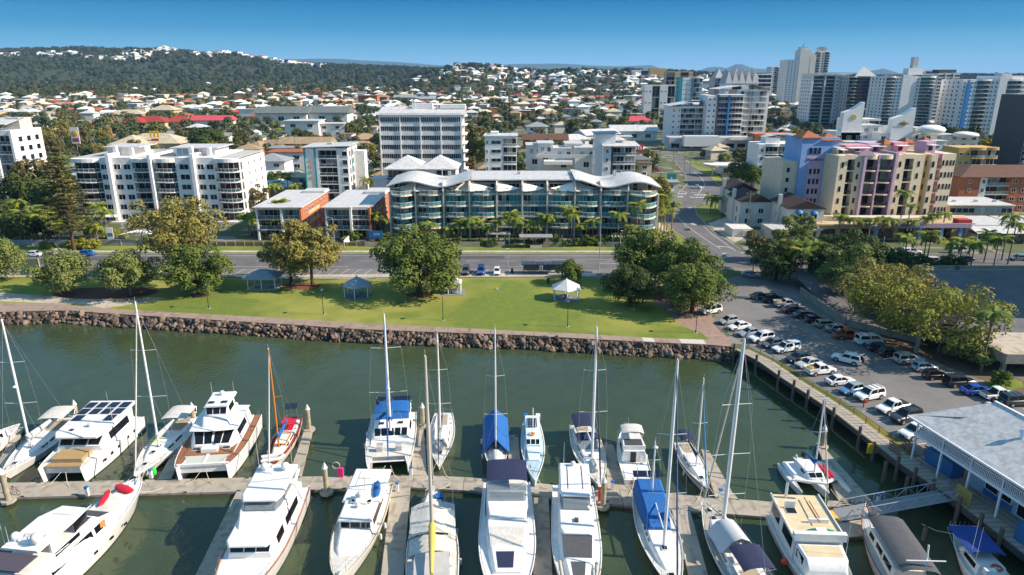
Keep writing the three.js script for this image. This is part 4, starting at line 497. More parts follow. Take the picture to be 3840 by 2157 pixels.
{ // two storey office, brick flats on the right
  const g = thing('office_building', 'two storey office with flat white roof and tan sides', 'building', 138.6, GY, -214, -.02); block(g, 20, 15, 2, 3, [['s', 10, 5], ['w', .6, 0, 0, W.cream], ['s', 9, 5]], { wall: W.tan, par: .4, roof: false, glass: [GLS.dark, GLS.pale, GLS.blue] }); bx(g, 'roof', ROOF.white, -.4, 20.4, 6.2, 6.5, -15.4, .5); for (const x of [4, 11, 17]) bx(g, 'air_conditioner', W.mid, x, x + .9, 6.5, 7.2, -6, -5.2); for (const z of [-4, -8, -12]) win(g, 0, 4.6, z, 1, 1, -PI / 2);
  const b = thing('brick_apartments', 'red brick apartments with brown tiled hip roof at right', 'building', 155, GY, -236); block(b, 40, 16, 4, 3, [['w', 6, 1, 1], ['w', 2, 1, 1.2, W.white], ['b', 7, 0, 3], ['w', 6, 2, 1.6], ['b', 6, 0, 3], ['w', 8, 3, 1.4]], { wall: W.brick, back: W.brick, par: .1, roof: false, slab: W.off }); hip(b, 0, 40, -16, 0, 12.2, 3.2, ROOF.brown, .8); for (let f = 0; f < 4; f++) win(b, 0, f * 3 + 1.6, -8, 1.4, 1.3, -PI / 2);
}
// townhouses with blue awnings
for (const [x, z, w, d, h, aw, l] of [[80.6, -197, 10.4, 15, 8.6, 1, 'cream townhouse gable with four round blue awnings'], [71.5, -212, 9.6, 14, 8, 0, 'cream townhouse with brown tiled roof, second from the awning house'], [73, -228, 9, 13, 9, 0, 'farthest cream townhouse below the blue tower']]) {
  const g = thing('townhouse', l, 'house', x, GY, z, -.04); bx(g, 'wall', W.off, 0, w, 0, h, -d, 0); new MB().tri([0, h, 0], [w, h, 0], [w / 2, h + 2.2, 0]).tri([w, h, -d], [0, h, -d], [w / 2, h + 2.2, -d]).mesh('gable', W.off, g); hip(g, 0, w, -d + .02, -.02, h, 2.3, ROOF.dark, .4, true); bx(g, 'chimney', W.off, -.8, .2, 0, h + 3, -7, -6);
  if (aw) for (const [ax, ay] of [[3.2, 6.4], [7.6, 6.2], [3, 2.9], [7.4, 2.7]]) { win(g, ax, ay, .02, 1.9, 1.8, 0, W.rail, GLS.dark); const m = new MB(), R = 1.25, rows = Array.from({ length: 5 }, (_, i) => Array.from({ length: 9 }, (_, j) => { const a = i / 4 * PI / 2, b = j / 8 * PI; return [ax + Math.cos(b) * R * Math.cos(a * .0) * (i == 4 ? 1 : 1) * Math.cos(0) * (1 - 0), 0, 0]; })); const dome = Array.from({ length: 6 }, (_, i) => Array.from({ length: 9 }, (_, j) => { const e = i / 5 * PI / 2, b = j / 8 * PI; return [ax + R * Math.cos(b) * Math.cos(e), ay + .75 + R * .85 * Math.sin(e), .02 + R * .8 * Math.sin(b) * Math.cos(e)]; })); m.grid(dome); m.mesh('round_awning', W.sky, g); }
  else for (const fy of [1.8, 5]) { win(g, 2.6, fy, .02, 1.6, 1.6, 0, W.rail, GLS.dark); win(g, 6.6, fy, .02, 1.6, 1.6, 0, W.rail, GLS.dark); }
  for (const fy of [1.8, 5]) for (const zz of [-3, -9]) win(g, 0, fy, zz, 1.6, 1.9, -PI / 2, W.rail, GLS.dark);
}
{ const g = thing('low_shop', 'low flat roofed cream shop in front of the townhouses', 'shop', 74, GY, -191); bx(g, 'wall', W.cream, 0, 14, 0, 3.6, -8, 0); bx(g, 'roof', ROOF.flat, -.3, 14.3, 3.6, 3.85, -8.2, 1.4); for (let i = 0; i < 3; i++) win(g, 2.5 + i * 4.4, 1.7, .02, 3.2, 2.2, 0, W.timber, GLS.warm, 2, 'shop_window'); bx(g, 'boundary_wall', W.cream, -6, 0, 0, 2, -6, -5.7); bx(g, 'terrace_wall', W.off, -9, -3, 0, 2.4, -14, -6); }
// white balcony block and service station by the side road
{
  const [g, w, h] = tower('white balcony apartments left of the blue tower', 104.02,120.71,3.44,19.99, -292, 14, 5, [['w', 3, 1, 1.2], ['b', 6, .6, 3], ['b', 6, .6, 3], ['w', 2, 1, 1]], { bal: GLS.bal, far: 0 }); bx(g, 'roof_room', W.white, 4, 10, h, h + 2.4, -10, -4); const v = new MB(); v.grid(Array.from({ length: 7 }, (_, i) => [-10.5, -3.5].map((z) => [3.6 + i * 1.15, h + 2.4 + Math.sin(i / 6 * PI) * .9, z]))).mesh('barrel_roof', ROOF.white, g);
  const s = thing('service_station', 'low white service station with yellow banded canopy by the side road', 'building', 101, GY, -330); bx(s, 'shop_wall', W.white, 0, 22, 0, 4, -12, 0); bx(s, 'shop_roof', ROOF.white, -1, 30, 4, 4.5, -13, 1); new MB().prism(arc(-9, 8, 3, 5, 10, .7).concat([[8, -2], [-9, -2]]), 4.6, 5.4).mesh('canopy', W.white, s); new MB().prism(arc(-9, -2, 3.1, 5, 6, .7).concat([[-2, 3], [-9, 3]]), 4.7, 5.2).mesh('yellow_band', W.ochre, s); for (const x of [-6, 4]) bx(s, 'canopy_post', W.rail, x, x + .3, 0, 4.6, 4, 4.3); for (let i = 0; i < 5; i++) win(s, 2.4 + i * 4.3, 1.9, .02, 3.4, 2.4, 0, W.rail, GLS.dark, 3);
  const k = thing('corner_kiosk', 'small pale building with sloped roof at the bend of the side road', 'building', 56, GY, -258); bx(k, 'wall', W.off, 0, 7, 0, 7, -6, 0); bx(k, 'roof', ROOF.grey, -.6, 7.6, 7, 7.2, -6.6, .8); bx(k, 'lower_roof', ROOF.white, -.8, 5, 4, 4.2, 0, 2.4); win(k, 3.5, 5.4, .02, 3, 1.2); win(k, 2, 2, .02, 2, 2);
}
// curved roof tower group left of the skyline
{
  const [a, w, h] = tower('white apartment wing with sloping curved roof and rounded balconies', 105.69,130.78,3.48,27.95, -470, 20, 7, [['w', 4.4, 1, 1.1], ['w', 2, 1, .9], ['b', 9, 1.6, 5], ['b', 7, .6, 4]], { far: 1, roof: false, par: 1 }); const r = new MB().grid(Array.from({ length: 8 }, (_, i) => [3, -21].map((z) => [-1 + i * (w + 2) / 7, h + .4 + 2.6 * Math.sin(i / 7 * PI * .6), z]))).mesh('curved_roof', ROOF.white, a); bx(a, 'solar_roof', mt(0x55687c, .3), w * .5, w, h + 3.2, h + 3.4, -14, -2);
  const [b, wb, hb] = tower('blue and white banded apartment tower with dark window column', 127.76,151.85,3.45,35.3, -462, 20, 9, [['w', 4, 2, 1.3], ['f', .7, .8, .5, W.dark], ['b', 4, 0, 3, W.navy], ['f', .7, .6, .5, W.sky], ['b', 6, .7, 4]], { far: 1, par: .8, slab: W.white, gb: [GLS.blue, GLS.dark, GLS.blue] }); for (let f = 1; f < 9; f += 2) bx(b, 'blue_band', W.navy, wb * .3, wb * .62, f * hb / 9 - .3, f * hb / 9 + .9, .1, .35); bx(b, 'canopy_roof', W.white, wb * .35, wb + .5, hb + .2, hb + .5, -12, 1.4);
  const [c, wc, hc] = tower('white apartment tower with long curved roof and glass balconies', 154.34,175.69,4.89,38.37, -484, 22, 9, [['b', 8, 1, 4], ['b', 9, 1.4, 5], ['w', 1.4, 0]], { far: 1, par: .6, roof: false, gb: [GLS.pale, GLS.dark, GLS.curtain] }); new MB().grid(Array.from({ length: 9 }, (_, i) => [2.4, -24].map((z) => [-14 + i * (wc + 16) / 8, hc + .4 + 2.2 * Math.sin((i / 8) * PI), z]))).mesh('curved_roof', ROOF.white, c);
  const p = thing('podium_building', 'white and grey podium below the curved roof towers', 'building', 100, GY, -442); bx(p, 'wall', W.mid, 0, 62, 0, 8, -14, 0); bx(p, 'white_ramp', W.white, 8, 30, 3, 9.4, .2, 6); bx(p, 'planter', W.white, 38, 62, 6.6, 8.6, .2, 3); for (let i = 0; i < 8; i++) win(p, 4 + i * 7, 3, .02, 5, 2.6, 0, W.black, GLS.dark, 3, 'opening');
  const q = thing('brick_shop_block', 'low red brick block with white roof beside the curved towers', 'building', 152, GY, -436); block(q, 26, 14, 3, 3.4, [['w', 6, 1], ['b', 8, 0, 4], ['b', 8, 0, 4]], { wall: W.brick, back: W.brick, slab: W.white, par: .4, roof: ROOF.white });
}
// white resort with two sail shaped towers
{
  const g = thing('sail_resort', 'stepped white resort with two sail shaped towers and round logos', 'building', 158, GY, -335);
  [[0, 14, 19, -6], [10, 24, 22, -10], [20, 34, 18.6, -3], [30, 44, 21, -8], [42, 58, 18, -4], [54, 68, 17.4, -2], [24, 50, 15.6, 3], [2, 22, 15, 2]].forEach(([a, b, h, z]) => { bx(g, 'wall', W.white, a, b, 0, h, z - 14, z); for (let f = 1; f < h / 3.4; f++) for (let i = 0; i < 3; i++) win(g, lerp(a, b, (i + .5) / 3), f * 3.4 - .4, z - .01, 2.2, 1.7, 0, W.rail, pick([GLS.dark, GLS.curtain]), 2); bx(g, 'flat_roof', ROOF.white, a - .3, b + .3, h, h + .3, z - 14, z + .8); });
  for (const [x, h, w, z] of [[3, 33.4, 9.4, -10], [25, 30.8, 10.4, -6]]) { const s = new THREE.Shape([[0, 0], [w, 0], [w, h], [w * .9, h - .4], [w * .45, h - 3.4], [0, h - 5]].map(([a, b]) => new THREE.Vector2(a, b))); const o = meshOf(new THREE.ExtrudeGeometry(s, { depth: 4, bevelEnabled: false }), 'sail_tower', W.white, g); o.position.set(x, 0, z); const d = meshOf(new THREE.CylinderGeometry(1.3, 1.3, .2, 20), 'round_logo', W.ochre, g); d.rotation.x = PI / 2; d.position.set(x + w * .52, h - 7.2, z + 4.1); if (w > 10) word(g, 'Golden', 1, W.dark, x + w * .52, h - 7.2, z + 4.3); }
  new MB().ball(44, 20.6, -2, 7, 2.4, 5, 14, 6).mesh('dome_roof', W.white, g); new MB().ball(60, 18.4, 0, 6, 1.6, 5, 12, 6).mesh('dome_roof', W.white, g); bx(g, 'sloped_roof', ROOF.grey, 24, 40, 15.8, 16.2, -2, 4);
}
{ const [g, w, h] = tower('ochre yellow apartments with curved white balconies at right', 193.6,211.08,6.06,17.71, -300, 12, 4, [['w', 5, 2, 1.6], ['b', 6, 1, 3], ['b', 5, .6, 3]], { wall: W.ochre, far: 0 }); }
// skyline towers
{
  const [g, w, h, fh] = tower('tallest white tower with stepped crown and spire', 356.45,380.35,0.17,67.47, -930, 26, 22, [['w', 4, 2, 1.4], ['w', 4, 2, 1.4], ['w', 3, 1, 1.2]], { far: 1, wh: 1.6, pane: 1, glass: [GLS.dark] });
  bx(g, 'shaft', W.off, w * .62, w * 1.15, 0, h + 12, -16, 2.5); bx(g, 'shaft', W.off, w * 1.2, w * 1.5, 0, h + 6, -14, 2); const r = new THREE.Group(); r.name = 'balcony_wing'; r.position.set(w * 1.5, 0, -1); g.add(r); block(r, 19, 18, 24, (h + 9) / 24, [['b', 5, .8, 2], ['w', 4, 1, 1.6], ['b', 5, .8, 2]], { wall: W.off, far: 2, par: .5, frame: W.rail });
  for (const [x0, x1, y, t] of [[w * .7, w * 1.05, h + 12, 3], [w * 1.7, w * 2.1, h + 9.4, 4], [w * 1.78, w * 2.0, h + 13.4, 1.6]]) { bx(g, 'crown', W.off, x0, x1, y, y + t, -12, -2); bx(g, 'crown_cap', W.mid, x0 - .6, x1 + .6, y + t, y + t + .5, -12.6, -1.4); } new MB().tube([w * .86, h + 15, -6], [w * .88, h + 22, -6], .5, .05, 6).mesh('spire', W.dark, g); new MB().tube([w * 1.9, h + 15, -6], [w * 1.9, h + 21, -6], .2, .05, 5).mesh('antenna', W.steel, g);
}
const sky3 = [
  ['white tower with green glass balconies right of the tallest tower', 260.95,292.91,16.28,48.38, -620, 24, 15, [['f', 1, .5, 1], ['b', 8, .6, 4], ['f', 1, .6, .5], ['b', 7, .6, 4], ['f', 1, .5, 1], ['w', 4, 2, 1.4], ['f', 1, .6, 1], ['w', 4, 2, 1.4]], { gb: [GLS.green, GLS.dark, GLS.green], far: 2 }],
  ['dark glass tower with white edge frame in the skyline', 284.61,315.94,12.02,47.08, -600, 26, 16, [['b', 4, .5, 2], ['s', 9, 6, 0, W.dark], ['s', 6, 4, 0, W.dark], ['b', 3, .6, 2]], { wall: W.mid, glass: [GLS.blue, GLS.dark], frame: W.dark, far: 2 }],
  ['broad white tower with rounded balcony end and rooftop crest', 284.16,320.9,10.19,47.12, -540, 26, 18, [['b', 5, .8, 2], ['w', 4, 2, 1.3], ['f', 5, 1, .8], ['f', 3, .7, .4], ['w', 3, 1, 1.4], ['b', 9, 2.4, 5]], { far: 2, gb: [GLS.dark, GLS.green, GLS.curtain] }],
  ['grey gridded tower behind the rounded white tower', 387.66,407.33,12.63,49.81, -650, 22, 15, [['s', 5, 3], ['f', .7, .4], ['s', 5, 3], ['f', .7, .4], ['s', 4, 3]], { wall: W.off, glass: [GLS.dark, GLS.blue], far: 2 }],
  ['wide white tower with bright blue edge stripe', 328.93,389.8,10.42,44.92, -520, 26, 14, [['w', 2.4, 1, 1.3], ['f', 2, 1, -2, W.sky], ['w', 3, 2, 1.3], ['b', 7, .8, 3], ['w', 4, 2, 1.4], ['f', 4, .8, 2.4], ['b', 8, .8, 4], ['w', 5, 3, 1.3], ['b', 7, .6, 3]], { far: 2 }],
  ['dark green glass tower in shade at right picture edge', 244.44,291.08,3.82,38.78, -330, 24, 13, [['b', 6, 0, 4], ['s', 8, 5, 0, W.dark], ['b', 6, 0, 4], ['s', 10, 6, 0, W.dark]], { wall: W.dark, slab: W.grey, glass: [GLS.green, GLS.dark], gb: [GLS.green, GLS.dark], far: 1, bal: GLS.green }],
  ['thin white slab tower just left of the tallest tower', 416.07,435.3,17.13,61.31, -1150, 22, 18, [['w', 4, 2, 1.5], ['b', 5, .6, 2], ['w', 4, 2, 1.5]], { far: 2 }],
  ['white office slab with dark bands left of the thin tower', 328.06,381.96,24.3,50.11, -1050, 20, 8, [['s', 8, 4, 0, W.white], ['s', 8, 4]], { far: 2, glass: [GLS.dark] }],
  ['grey terraced apartments with zigzag roof', 256.3,311.08,27.61,44.96, -900, 26, 6, [['b', 6, 0, 3], ['w', 4, 2], ['b', 6, 0, 3], ['w', 4, 2], ['b', 6, 0, 3]], { wall: W.mid, far: 2 }],
  ['grey brown apartment block near the hilltop houses', 216.37,253.17,25.4,53.17, -1000, 20, 9, [['b', 6, 0, 3], ['w', 4, 2], ['b', 6, 0, 3], ['w', 3, 2]], { wall: W.tan, far: 2 }],
  ['white block with teal edge and rounded glass balconies', 199.46,227.96,25.05,45.55, -850, 16, 8, [['f', 2, .5, .5, W.teal], ['w', 5, 3, 1.2], ['b', 7, 1.6, 4]], { far: 2, gb: [GLS.green, GLS.pale] }],
  ['low flat roofed white block before the zigzag terraces', 186,214.8,29.11,41.12, -620, 18, 4, [['w', 5, 2], ['b', 7, 0, 3], ['w', 5, 2], ['b', 7, 0, 3]], { far: 2 }],
  ['pale hilltop block below the mountain', 285.26,332.49,46.31,60.73, -1700, 24, 5, [['w', 5, 3], ['s', 6, 4]], { far: 2 }],
  ['orange brown hilltop block beside the pale one', 318.94,355.6,46.35,63.83, -1650, 24, 6, [['w', 5, 3], ['w', 6, 3]], { wall: W.ochre, far: 2 }],
  ['white sawtooth townhouse row below the hilltop blocks', 141.95,175.1,30.7,38.05, -760, 14, 3, [['w', 4, 2], ['b', 4, 0, 2], ['w', 4, 2], ['b', 4, 0, 2]], { far: 2 }],
];
sky3.push(['pale high rise between the tallest tower and green glass tower', 439.16,467.7,5.66,44.73, -980, 20, 14, [['w', 4, 2], ['b', 5, .6, 3], ['w', 4, 2]], { far: 2 }], ['cream high rise behind the rounded white tower', 509.43,535.6,9.08,53.55, -900, 20, 16, [['w', 4, 2], ['b', 5, .6, 3]], { far: 2, wall: W.off }], ['far white high rise behind the blue striped tower', 546.88,574.41,16.96,46.93, -820, 20, 15, [['b', 5, .6, 3], ['w', 4, 2]], { far: 2 }], ['low pale hotel block below the dark glass tower', 226.07,247.42,11.9,19.7, -470, 18, 5, [['b', 5, 0, 3], ['w', 4, 2], ['b', 5, 0, 3]], { far: 2 }]);
for (const a of sky3) { const [g, w, h] = tower(...a); const l = a[0];
  if (l.includes('crest')) { bx(g, 'glass_crown', GLS.green, w * .2, w * .92, h - 3.4, h + .6, -16, -1); bx(g, 'crest', W.white, w * .5, w * .8, h, h + 6, -14, -6); bx(g, 'crest', W.mid, w * .6, w * .7, h + 6, h + 14, -12, -8); bx(g, 'crown_roof', W.mid, w * .1, w * .95, h + .8, h + 1.2, -18, 0); }
  if (l.includes('blue edge')) { bx(g, 'roof_room', W.white, w * .5, w * .62, h, h + 4, -12, -4); bx(g, 'roof_room', W.white, w * .62, w * .98, h, h + 2.6, -14, -3); bx(g, 'roof_cap', W.mid, w * .48, w * .66, h + 4, h + 4.4, -13, -3); }
  if (l.includes('gridded')) bx(g, 'roof_plant', W.dark, w * .1, w * .9, h, h + 3, -14, -3);
  if (l.includes('white edge')) { bx(g, 'edge_frame', W.white, w * .55, w * .58, h * .4, h, .1, .8); bx(g, 'edge_frame', W.white, w * .1, w * .55, h * .4, h * .4 + 1, .1, .8); new MB().tri([w * .2, h, -6], [w * .8, h, -6], [w * .5, h + 8, -12]).mesh('pointed_roof', W.mid, g); }
  if (l.includes('zigzag')) for (let i = 0; i < 5; i++) { hip(g, i * w / 5, (i + 1) * w / 5, -20, 0, h, 11, W.mid, .2, false, 'pointed_roof'); }
  if (l.includes('green glass balconies')) bx(g, 'roof_edge', W.white, -1, w + 1, h + .2, h + 1, -20, 1.4);
}
{ // block out of frame on the right whose shade lies over the parking deck
  const g = thing('apartment_block', 'tall apartment block beyond the right picture edge shading the deck', 'building', 134, GY, -113); block(g, 40, 42, 13, 3.2, [['w', 6, 2], ['b', 8, 0, 4], ['w', 6, 2], ['b', 8, 0, 4]], { far: 2 }); }
// ---- the town behind: houses, gardens, hills ------------------------------------------
const blocked = [[-142, -86, -246, -180], [-188, -152, -272, -225], [-76, -38, -226, -180], [-80, -56, -275, -250], [-54, -17, -290, -255], [-50, -16, -250, -225], [-40, 46, -220, -180], [-14, 4, -276, -255], [4, 46, -302, -270], [30, 50, -276, -255], [50, 66, -266, -250], [40, 172, -250, -120], [92, 125, -262, -225], [100, 170, -345, -285], [85, 125, -350, -320], [150, 235, -365, -325], [90, 185, -510, -430], [195, 260, -320, -290], [230, 400, -360, -320], [-300, 60, -262, -150]];
const roadPts = [...sideL, ...sideR].map((p) => p);
const isFree = (x, z, m = 8) => !blocked.some(([a, b, c, d]) => x > a - m && x < b + m && z > c - m && z < d + m) && !roadPts.some((p) => Math.hypot(p[0] - x, p[1] - z) < 12 + m * .4);
function where(x, d) { // which part of the view, named by what stands there
  const px = x / d, a = px < -.62 ? 'behind the left edge apartments' : px < -.42 ? 'behind the long white apartment block' : px < -.25 ? 'behind the teal striped block' : px < -.07 ? 'behind the office block' : px < .04 ? 'behind the slim white tower' : px < .18 ? 'behind the white terrace houses' : px < .34 ? 'left of the curved roof towers' : px < .5 ? 'before the tallest tower' : 'below the skyline towers at right';
  return a + (d < 420 ? ', nearest band' : d < 560 ? ', second band' : d < 720 ? ', third band' : d < 900 ? ', fourth band' : d < 1200 ? ', far band' : ', farthest band'); }
const HR = { white: [ROOF.white, 'white'], grey: [ROOF.grey, 'grey'], cream: [ROOF.cream, 'cream'], tan: [ROOF.tan, 'tan'], terra: [ROOF.terra, 'terracotta'], red: [ROOF.red, 'red'], brown: [ROOF.brown, 'brown'], slate: [ROOF.slate, 'slate grey'], pinkred: [ROOF.pinkred, 'pinkish red'], gold: [ROOF.gold, 'golden'] };
const hipGeo = (v) => geoOf('hip' + v, () => { const g = new THREE.Group(); let m; if (v == 0) m = hip(g, -6, 6, -4.5, 4.5, 3, 2.2, null, .6); if (v == 1) m = hip(g, -5, 5, -5, 5, 5.6, 2.4, null, .6); if (v == 2) m = hip(g, -7.5, 7.5, -4, 4, 3.1, 1.7, null, .6, true); if (v == 3) { m = new MB().box(-6, 6, 6, 6.25, -5, 5.4).mesh('r', null, g); } if (v == 4) { const a = hip(g, -7, 7, -4, 4, 3, 2, null, .5).geometry, b = hip(g, -7, 0, 0, 8, 3.02, 1.9, null, .5).geometry, k = (n) => new Float32Array([...a.attributes[n].array, ...b.attributes[n].array]); const c = new THREE.BufferGeometry(); c.setAttribute('position', new THREE.BufferAttribute(k('position'), 3)); c.setAttribute('normal', new THREE.BufferAttribute(k('normal'), 3)); c.setAttribute('uv', new THREE.BufferAttribute(k('uv'), 2)); return c; } return m.geometry; });
const wallGeo = (v) => geoOf('hw' + v, () => { const b = new MB(); if (v == 0) b.box(-6, 6, -1, 2.82, -4.5, 4.5); if (v == 1) b.box(-5, 5, -1, 5.4, -5, 5); if (v == 2) { b.box(-7.5, 7.5, -1, 2.9, -4, 4); b.tri([7.5, 2.9, 4], [7.5, 2.9, -4], [7.5, 4.6, 0]).tri([-7.5, 2.9, -4], [-7.5, 2.9, 4], [-7.5, 4.6, 0]); } if (v == 3) b.box(-5.6, 5.6, -1, 5.98, -4.6, 4.6); if (v == 4) b.box(-7, 7, -1, 2.82, -4, 4).box(-7, 0, -1, 2.83, 4, 8); return b.geo(); });
const winsOf = [[[-3, 1.5, 4.5], [2.4, 1.5, 4.5]], [[-2.5, 1.5, 5], [2.5, 1.5, 5], [-2.5, 4.2, 5], [2.5, 4.2, 5]], [[-4.5, 1.5, 4], [0, 1.5, 4], [4.5, 1.5, 4]], [[-2.8, 1.6, 4.6], [2.8, 1.6, 4.6], [-2.8, 4.4, 4.6], [2.8, 4.4, 4.6]], [[-3.5, 1.5, 8], [3.5, 1.5, 4]]];
const hw = [W.white, W.off, W.cream, W.tan, W.brick, W.mid];
function house(x, z, v, s, ry, rk, wm, label, group, y = landY(x, z)) {
  const g = thing('house', label, 'house', x, y, z, ry, group); g.scale.set(s * (1 + (v % 2) * .15), s, s); meshOf(wallGeo(v), 'wall', wm, g); meshOf(hipGeo(v), 'roof', HR[rk][0], g); for (const [wx, wy, wz] of winsOf[v]) win(g, wx, wy, wz + .01, 1.8, 1.3, 0, W.rail, GLS.dark, 2); return g; }
// larger roofs one can name: x z v scale turn roof wall label
for (const [x, z, v, s, ry, rk, wm, l] of [
  [-214.4,-419.94, 4, 2.5, 0, 'cream', W.cream, 'large cream roofed restaurant behind the white apartment block'], [-231.16,-428.92, 0, 1.6, .2, 'cream', W.cream, 'cream roofed wing left of the large restaurant'], [-313.29,-609.61, 4, 2.2, 0, 'red', W.tan, 'bright red tiled roof left of the round dark tree'], [-293.28,-618.83, 0, 2, .3, 'red', W.tan, 'bright red roof joined to white gable roof'], [-265.31,-623.54, 2, 2.2, 0, 'pinkred', W.white, 'white hall with long pinkish red awning roof'],
  [-389.04,-715.94, 4, 2, .1, 'cream', W.tan, 'cream tiled units left of the red roofs'], [-378.28,-769.37, 0, 2.2, 0, 'cream', W.tan, 'cream tiled units behind the red roofs'], [-217.67,-674.83, 2, 3.2, 0, 'slate', W.white, 'long slate roofed townhouse row, left half'], [-180.8,-680.42, 2, 3.2, 0, 'slate', W.white, 'long slate roofed townhouse row, right half'], [-159.92,-540.89, 3, 2, 0, 'white', W.white, 'white two storey units with flat roof below slate townhouses'], [-139.21,-544.51, 3, 1.6, 0, 'white', W.white, 'small white flat roofed units beside the round dark tree'],
  [-146.61,-426.64, 4, 1.6, -.3, 'tan', W.brick, 'brown tiled brick house left of the palm row'], [-126.42,-428.92, 2, 2, 0, 'tan', W.brick, 'long brown tiled brick house behind the palms'], [-94.64,-424.39, 4, 1.5, .3, 'tan', W.brick, 'brown tiled brick house left of the office block'], [-100.58,-477.21, 0, 1.5, .4, 'tan', W.tan, 'tan hipped house just left of the office block'], [-114.27,-329.41, 1, 1.3, 0, 'grey', W.white, 'white house with round upper balcony behind apartments'], [-112.44,-351.4, 3, 1.5, 0, 'terra', W.white, 'white two storey house with salmon flat roof'],
  [113.19,-638.11, 4, 1.8, 0, 'pinkred', W.white, 'house with bright pinkish red roof left of curved towers'], [89.19,-516.81, 2, 2.2, 0, 'white', W.white, 'white curved shed roof left of the side road lights'], [60.36,-497.77, 2, 1.9, .5, 'white', W.white, 'white skillion roofed house behind terraces'], [41.3,-474.41, 4, 1.5, .3, 'white', W.white, 'white angled roof house behind the terraces'], [21.55,-458.25, 2, 1.9, 0, 'brown', W.brick, 'long brown roofed motel behind slim white tower'], [59.33,-426.64, 1, 1.5, 0, 'white', W.white, 'white boxy house behind the stacked block'], [19.14,-540.89, 1, 1.4, 0, 'grey', W.white, 'white house with grey roof behind the motel'],
  [-195.33,-966.78, 3, 2, 0, 'terra', W.brick, 'orange brick three storey flats above the office block'], [-183.16,-989.78, 1, 1.7, 0, 'tan', W.brick, 'brick house with tan roof above the office block'], [-157.02,-1039.16, 2, 2, 0, 'grey', W.cream, 'long grey roofed cream units behind office block'], [-124.66,-1013.88, 2, 1.8, .2, 'grey', W.off, 'grey gable roof units behind the office block'], [236.01,-848.26, 2, 2.6, 0, 'white', W.white, 'long white shed behind the curved towers'], [156.66,-411.32, 2, 1.6, 0, 'grey', W.brick, 'low grey roofed shop beside the balcony apartments'],
]) house(x, z, v, s, ry, rk, wm, l, null), blocked.push([x - 9 * s, x + 9 * s, z - 7 * s, z + 7 * s]);
const farH = [], farT = [], nearT = [];
{
  const cand = [], names = [['white', 46], ['cream', 14], ['grey', 12], ['tan', 9], ['terra', 8], ['red', 3], ['brown', 5], ['slate', 3]], tot = 100;
  for (let d = 268; d < 1750; d += 17 + d * .012) { const sp = 20 + d * .006; for (let x = -.84 * d - 20; x < .82 * d + 30; x += sp) {
    const X = x + rr(-4, 4), Z = -d + rr(-5, 5), n = fbm(X / 900 + 3, Z / 700 + 5), left = X / d < -.38; let t = rnd();
    if (!isFree(X, Z, 8)) { continue; }
    let ph = .7; if (left && d < 620 && d > 330) ph = .10; if (d > 1150) ph = left ? .05 : .42; if (X / d > .16 && X / d < .36 && d > 420 && d < 900) ph = .28; if (X / d > .4) ph = .35; if (n > .6) ph *= .4;
    if (t < ph) { let q = rnd() * tot, k = 0; while ((q -= names[k][1]) > 0 && k < names.length - 1) k++; cand.push([X, Z, d, Math.floor(rnd() * 5), rr(.85, 1.2) * (d > 700 ? 1.15 : 1), Math.round(rnd() * 4) * PI / 2 + rr(-.2, .2), names[k][0], pick(hw)]); if (rnd() < .9) (d < 640 ? nearT : farT).push([X + rr(-12, 12), Z + rr(6, 11), rr(.35, .75)]); }
    else { const m = left && d < 640 ? 1.15 : 1; (d < 700 ? nearT : farT).push([X, Z, rr(.5, 1.05) * m]); if (rnd() < .6) farT.push([X + rr(-9, 9), Z + rr(-9, 9), rr(.45, .9)]); } } }
  cand.sort((a, b) => a[2] - b[2]);
  cand.forEach(([x, z, d, v, s, ry, rk, wm], i) => { if (i < 268) house(x, z, v, s, ry, rk, wm, `${HR[rk][1]} roofed ${wm == W.brick ? 'brick' : wm == W.tan || wm == W.cream ? 'cream' : 'white'} house ${where(x, d)}`, 'houses ' + where(x, d)); else farH.push([x, z, d, v, s, ry, rk, wm]); });
  // houses on the hillsides
  for (const [x, z] of [...Array.from({ length: 150 }, () => { const [p, q, e] = pick([[-.74, -.68, 2700], [-.66, -.6, 2600], [-.54, -.47, 2550], [-.5, -.4, 2720], [-.44, -.36, 2600], [-.38, -.3, 2780], [-.33, -.26, 2650], [-.6, -.5, 2350]]), d = e + rr(-90, 90); return [rr(p, q) * d, -d]; }), ...Array.from({ length: 110 }, () => { const d = rr(1500, 2050); return [rr(-.08, .3) * d, -d]; }), ...Array.from({ length: 120 }, () => { const d = rr(1300, 1900); return [rr(-.05, .62) * d, -d]; })]) farH.push([x, z, -z, Math.floor(rnd() * 4), rr(1.1, 1.7) * (z < -2200 ? 1.25 : 1), rr(0, 3), pick(['white', 'white', 'white', 'cream', 'grey', 'terra']), W.white]);
}
{ // far houses as one mass: too many to pick apart
  const g = new THREE.Group(); put(g, 'far_houses', 'mass of small distant houses across the suburb and hillsides', 'houses', null, 'stuff'); const m4 = new THREE.Matrix4(), q = new THREE.Quaternion(), c = new THREE.Color();
  for (let v = 0; v < 5; v++) { const L = farH.filter((h) => h[3] == v); const wi = new THREE.InstancedMesh(wallGeo(v), mt(0xffffff, .85), L.length), ri = new THREE.InstancedMesh(hipGeo(v), mt(0xffffff, .8), L.length); wi.name = 'walls'; ri.name = 'roofs'; for (const o of [wi, ri]) { o.castShadow = o.receiveShadow = true; o.userData.kind = 'stuff'; g.add(o); }
    L.forEach(([x, z, d, , s, ry, rk, wm], i) => { m4.compose(V(x, landY(x, z) + (z < -2200 ? 3.4 : .2), z), q.setFromAxisAngle(V(0, 1, 0), ry), V(s, s, s)); wi.setMatrixAt(i, m4); ri.setMatrixAt(i, m4); wi.setColorAt(i, c.copy(wm == W.brick ? c.set(0x9a6a50) : wm.color)); ri.setColorAt(i, c.copy(HR[rk][0].color)); }); }
}
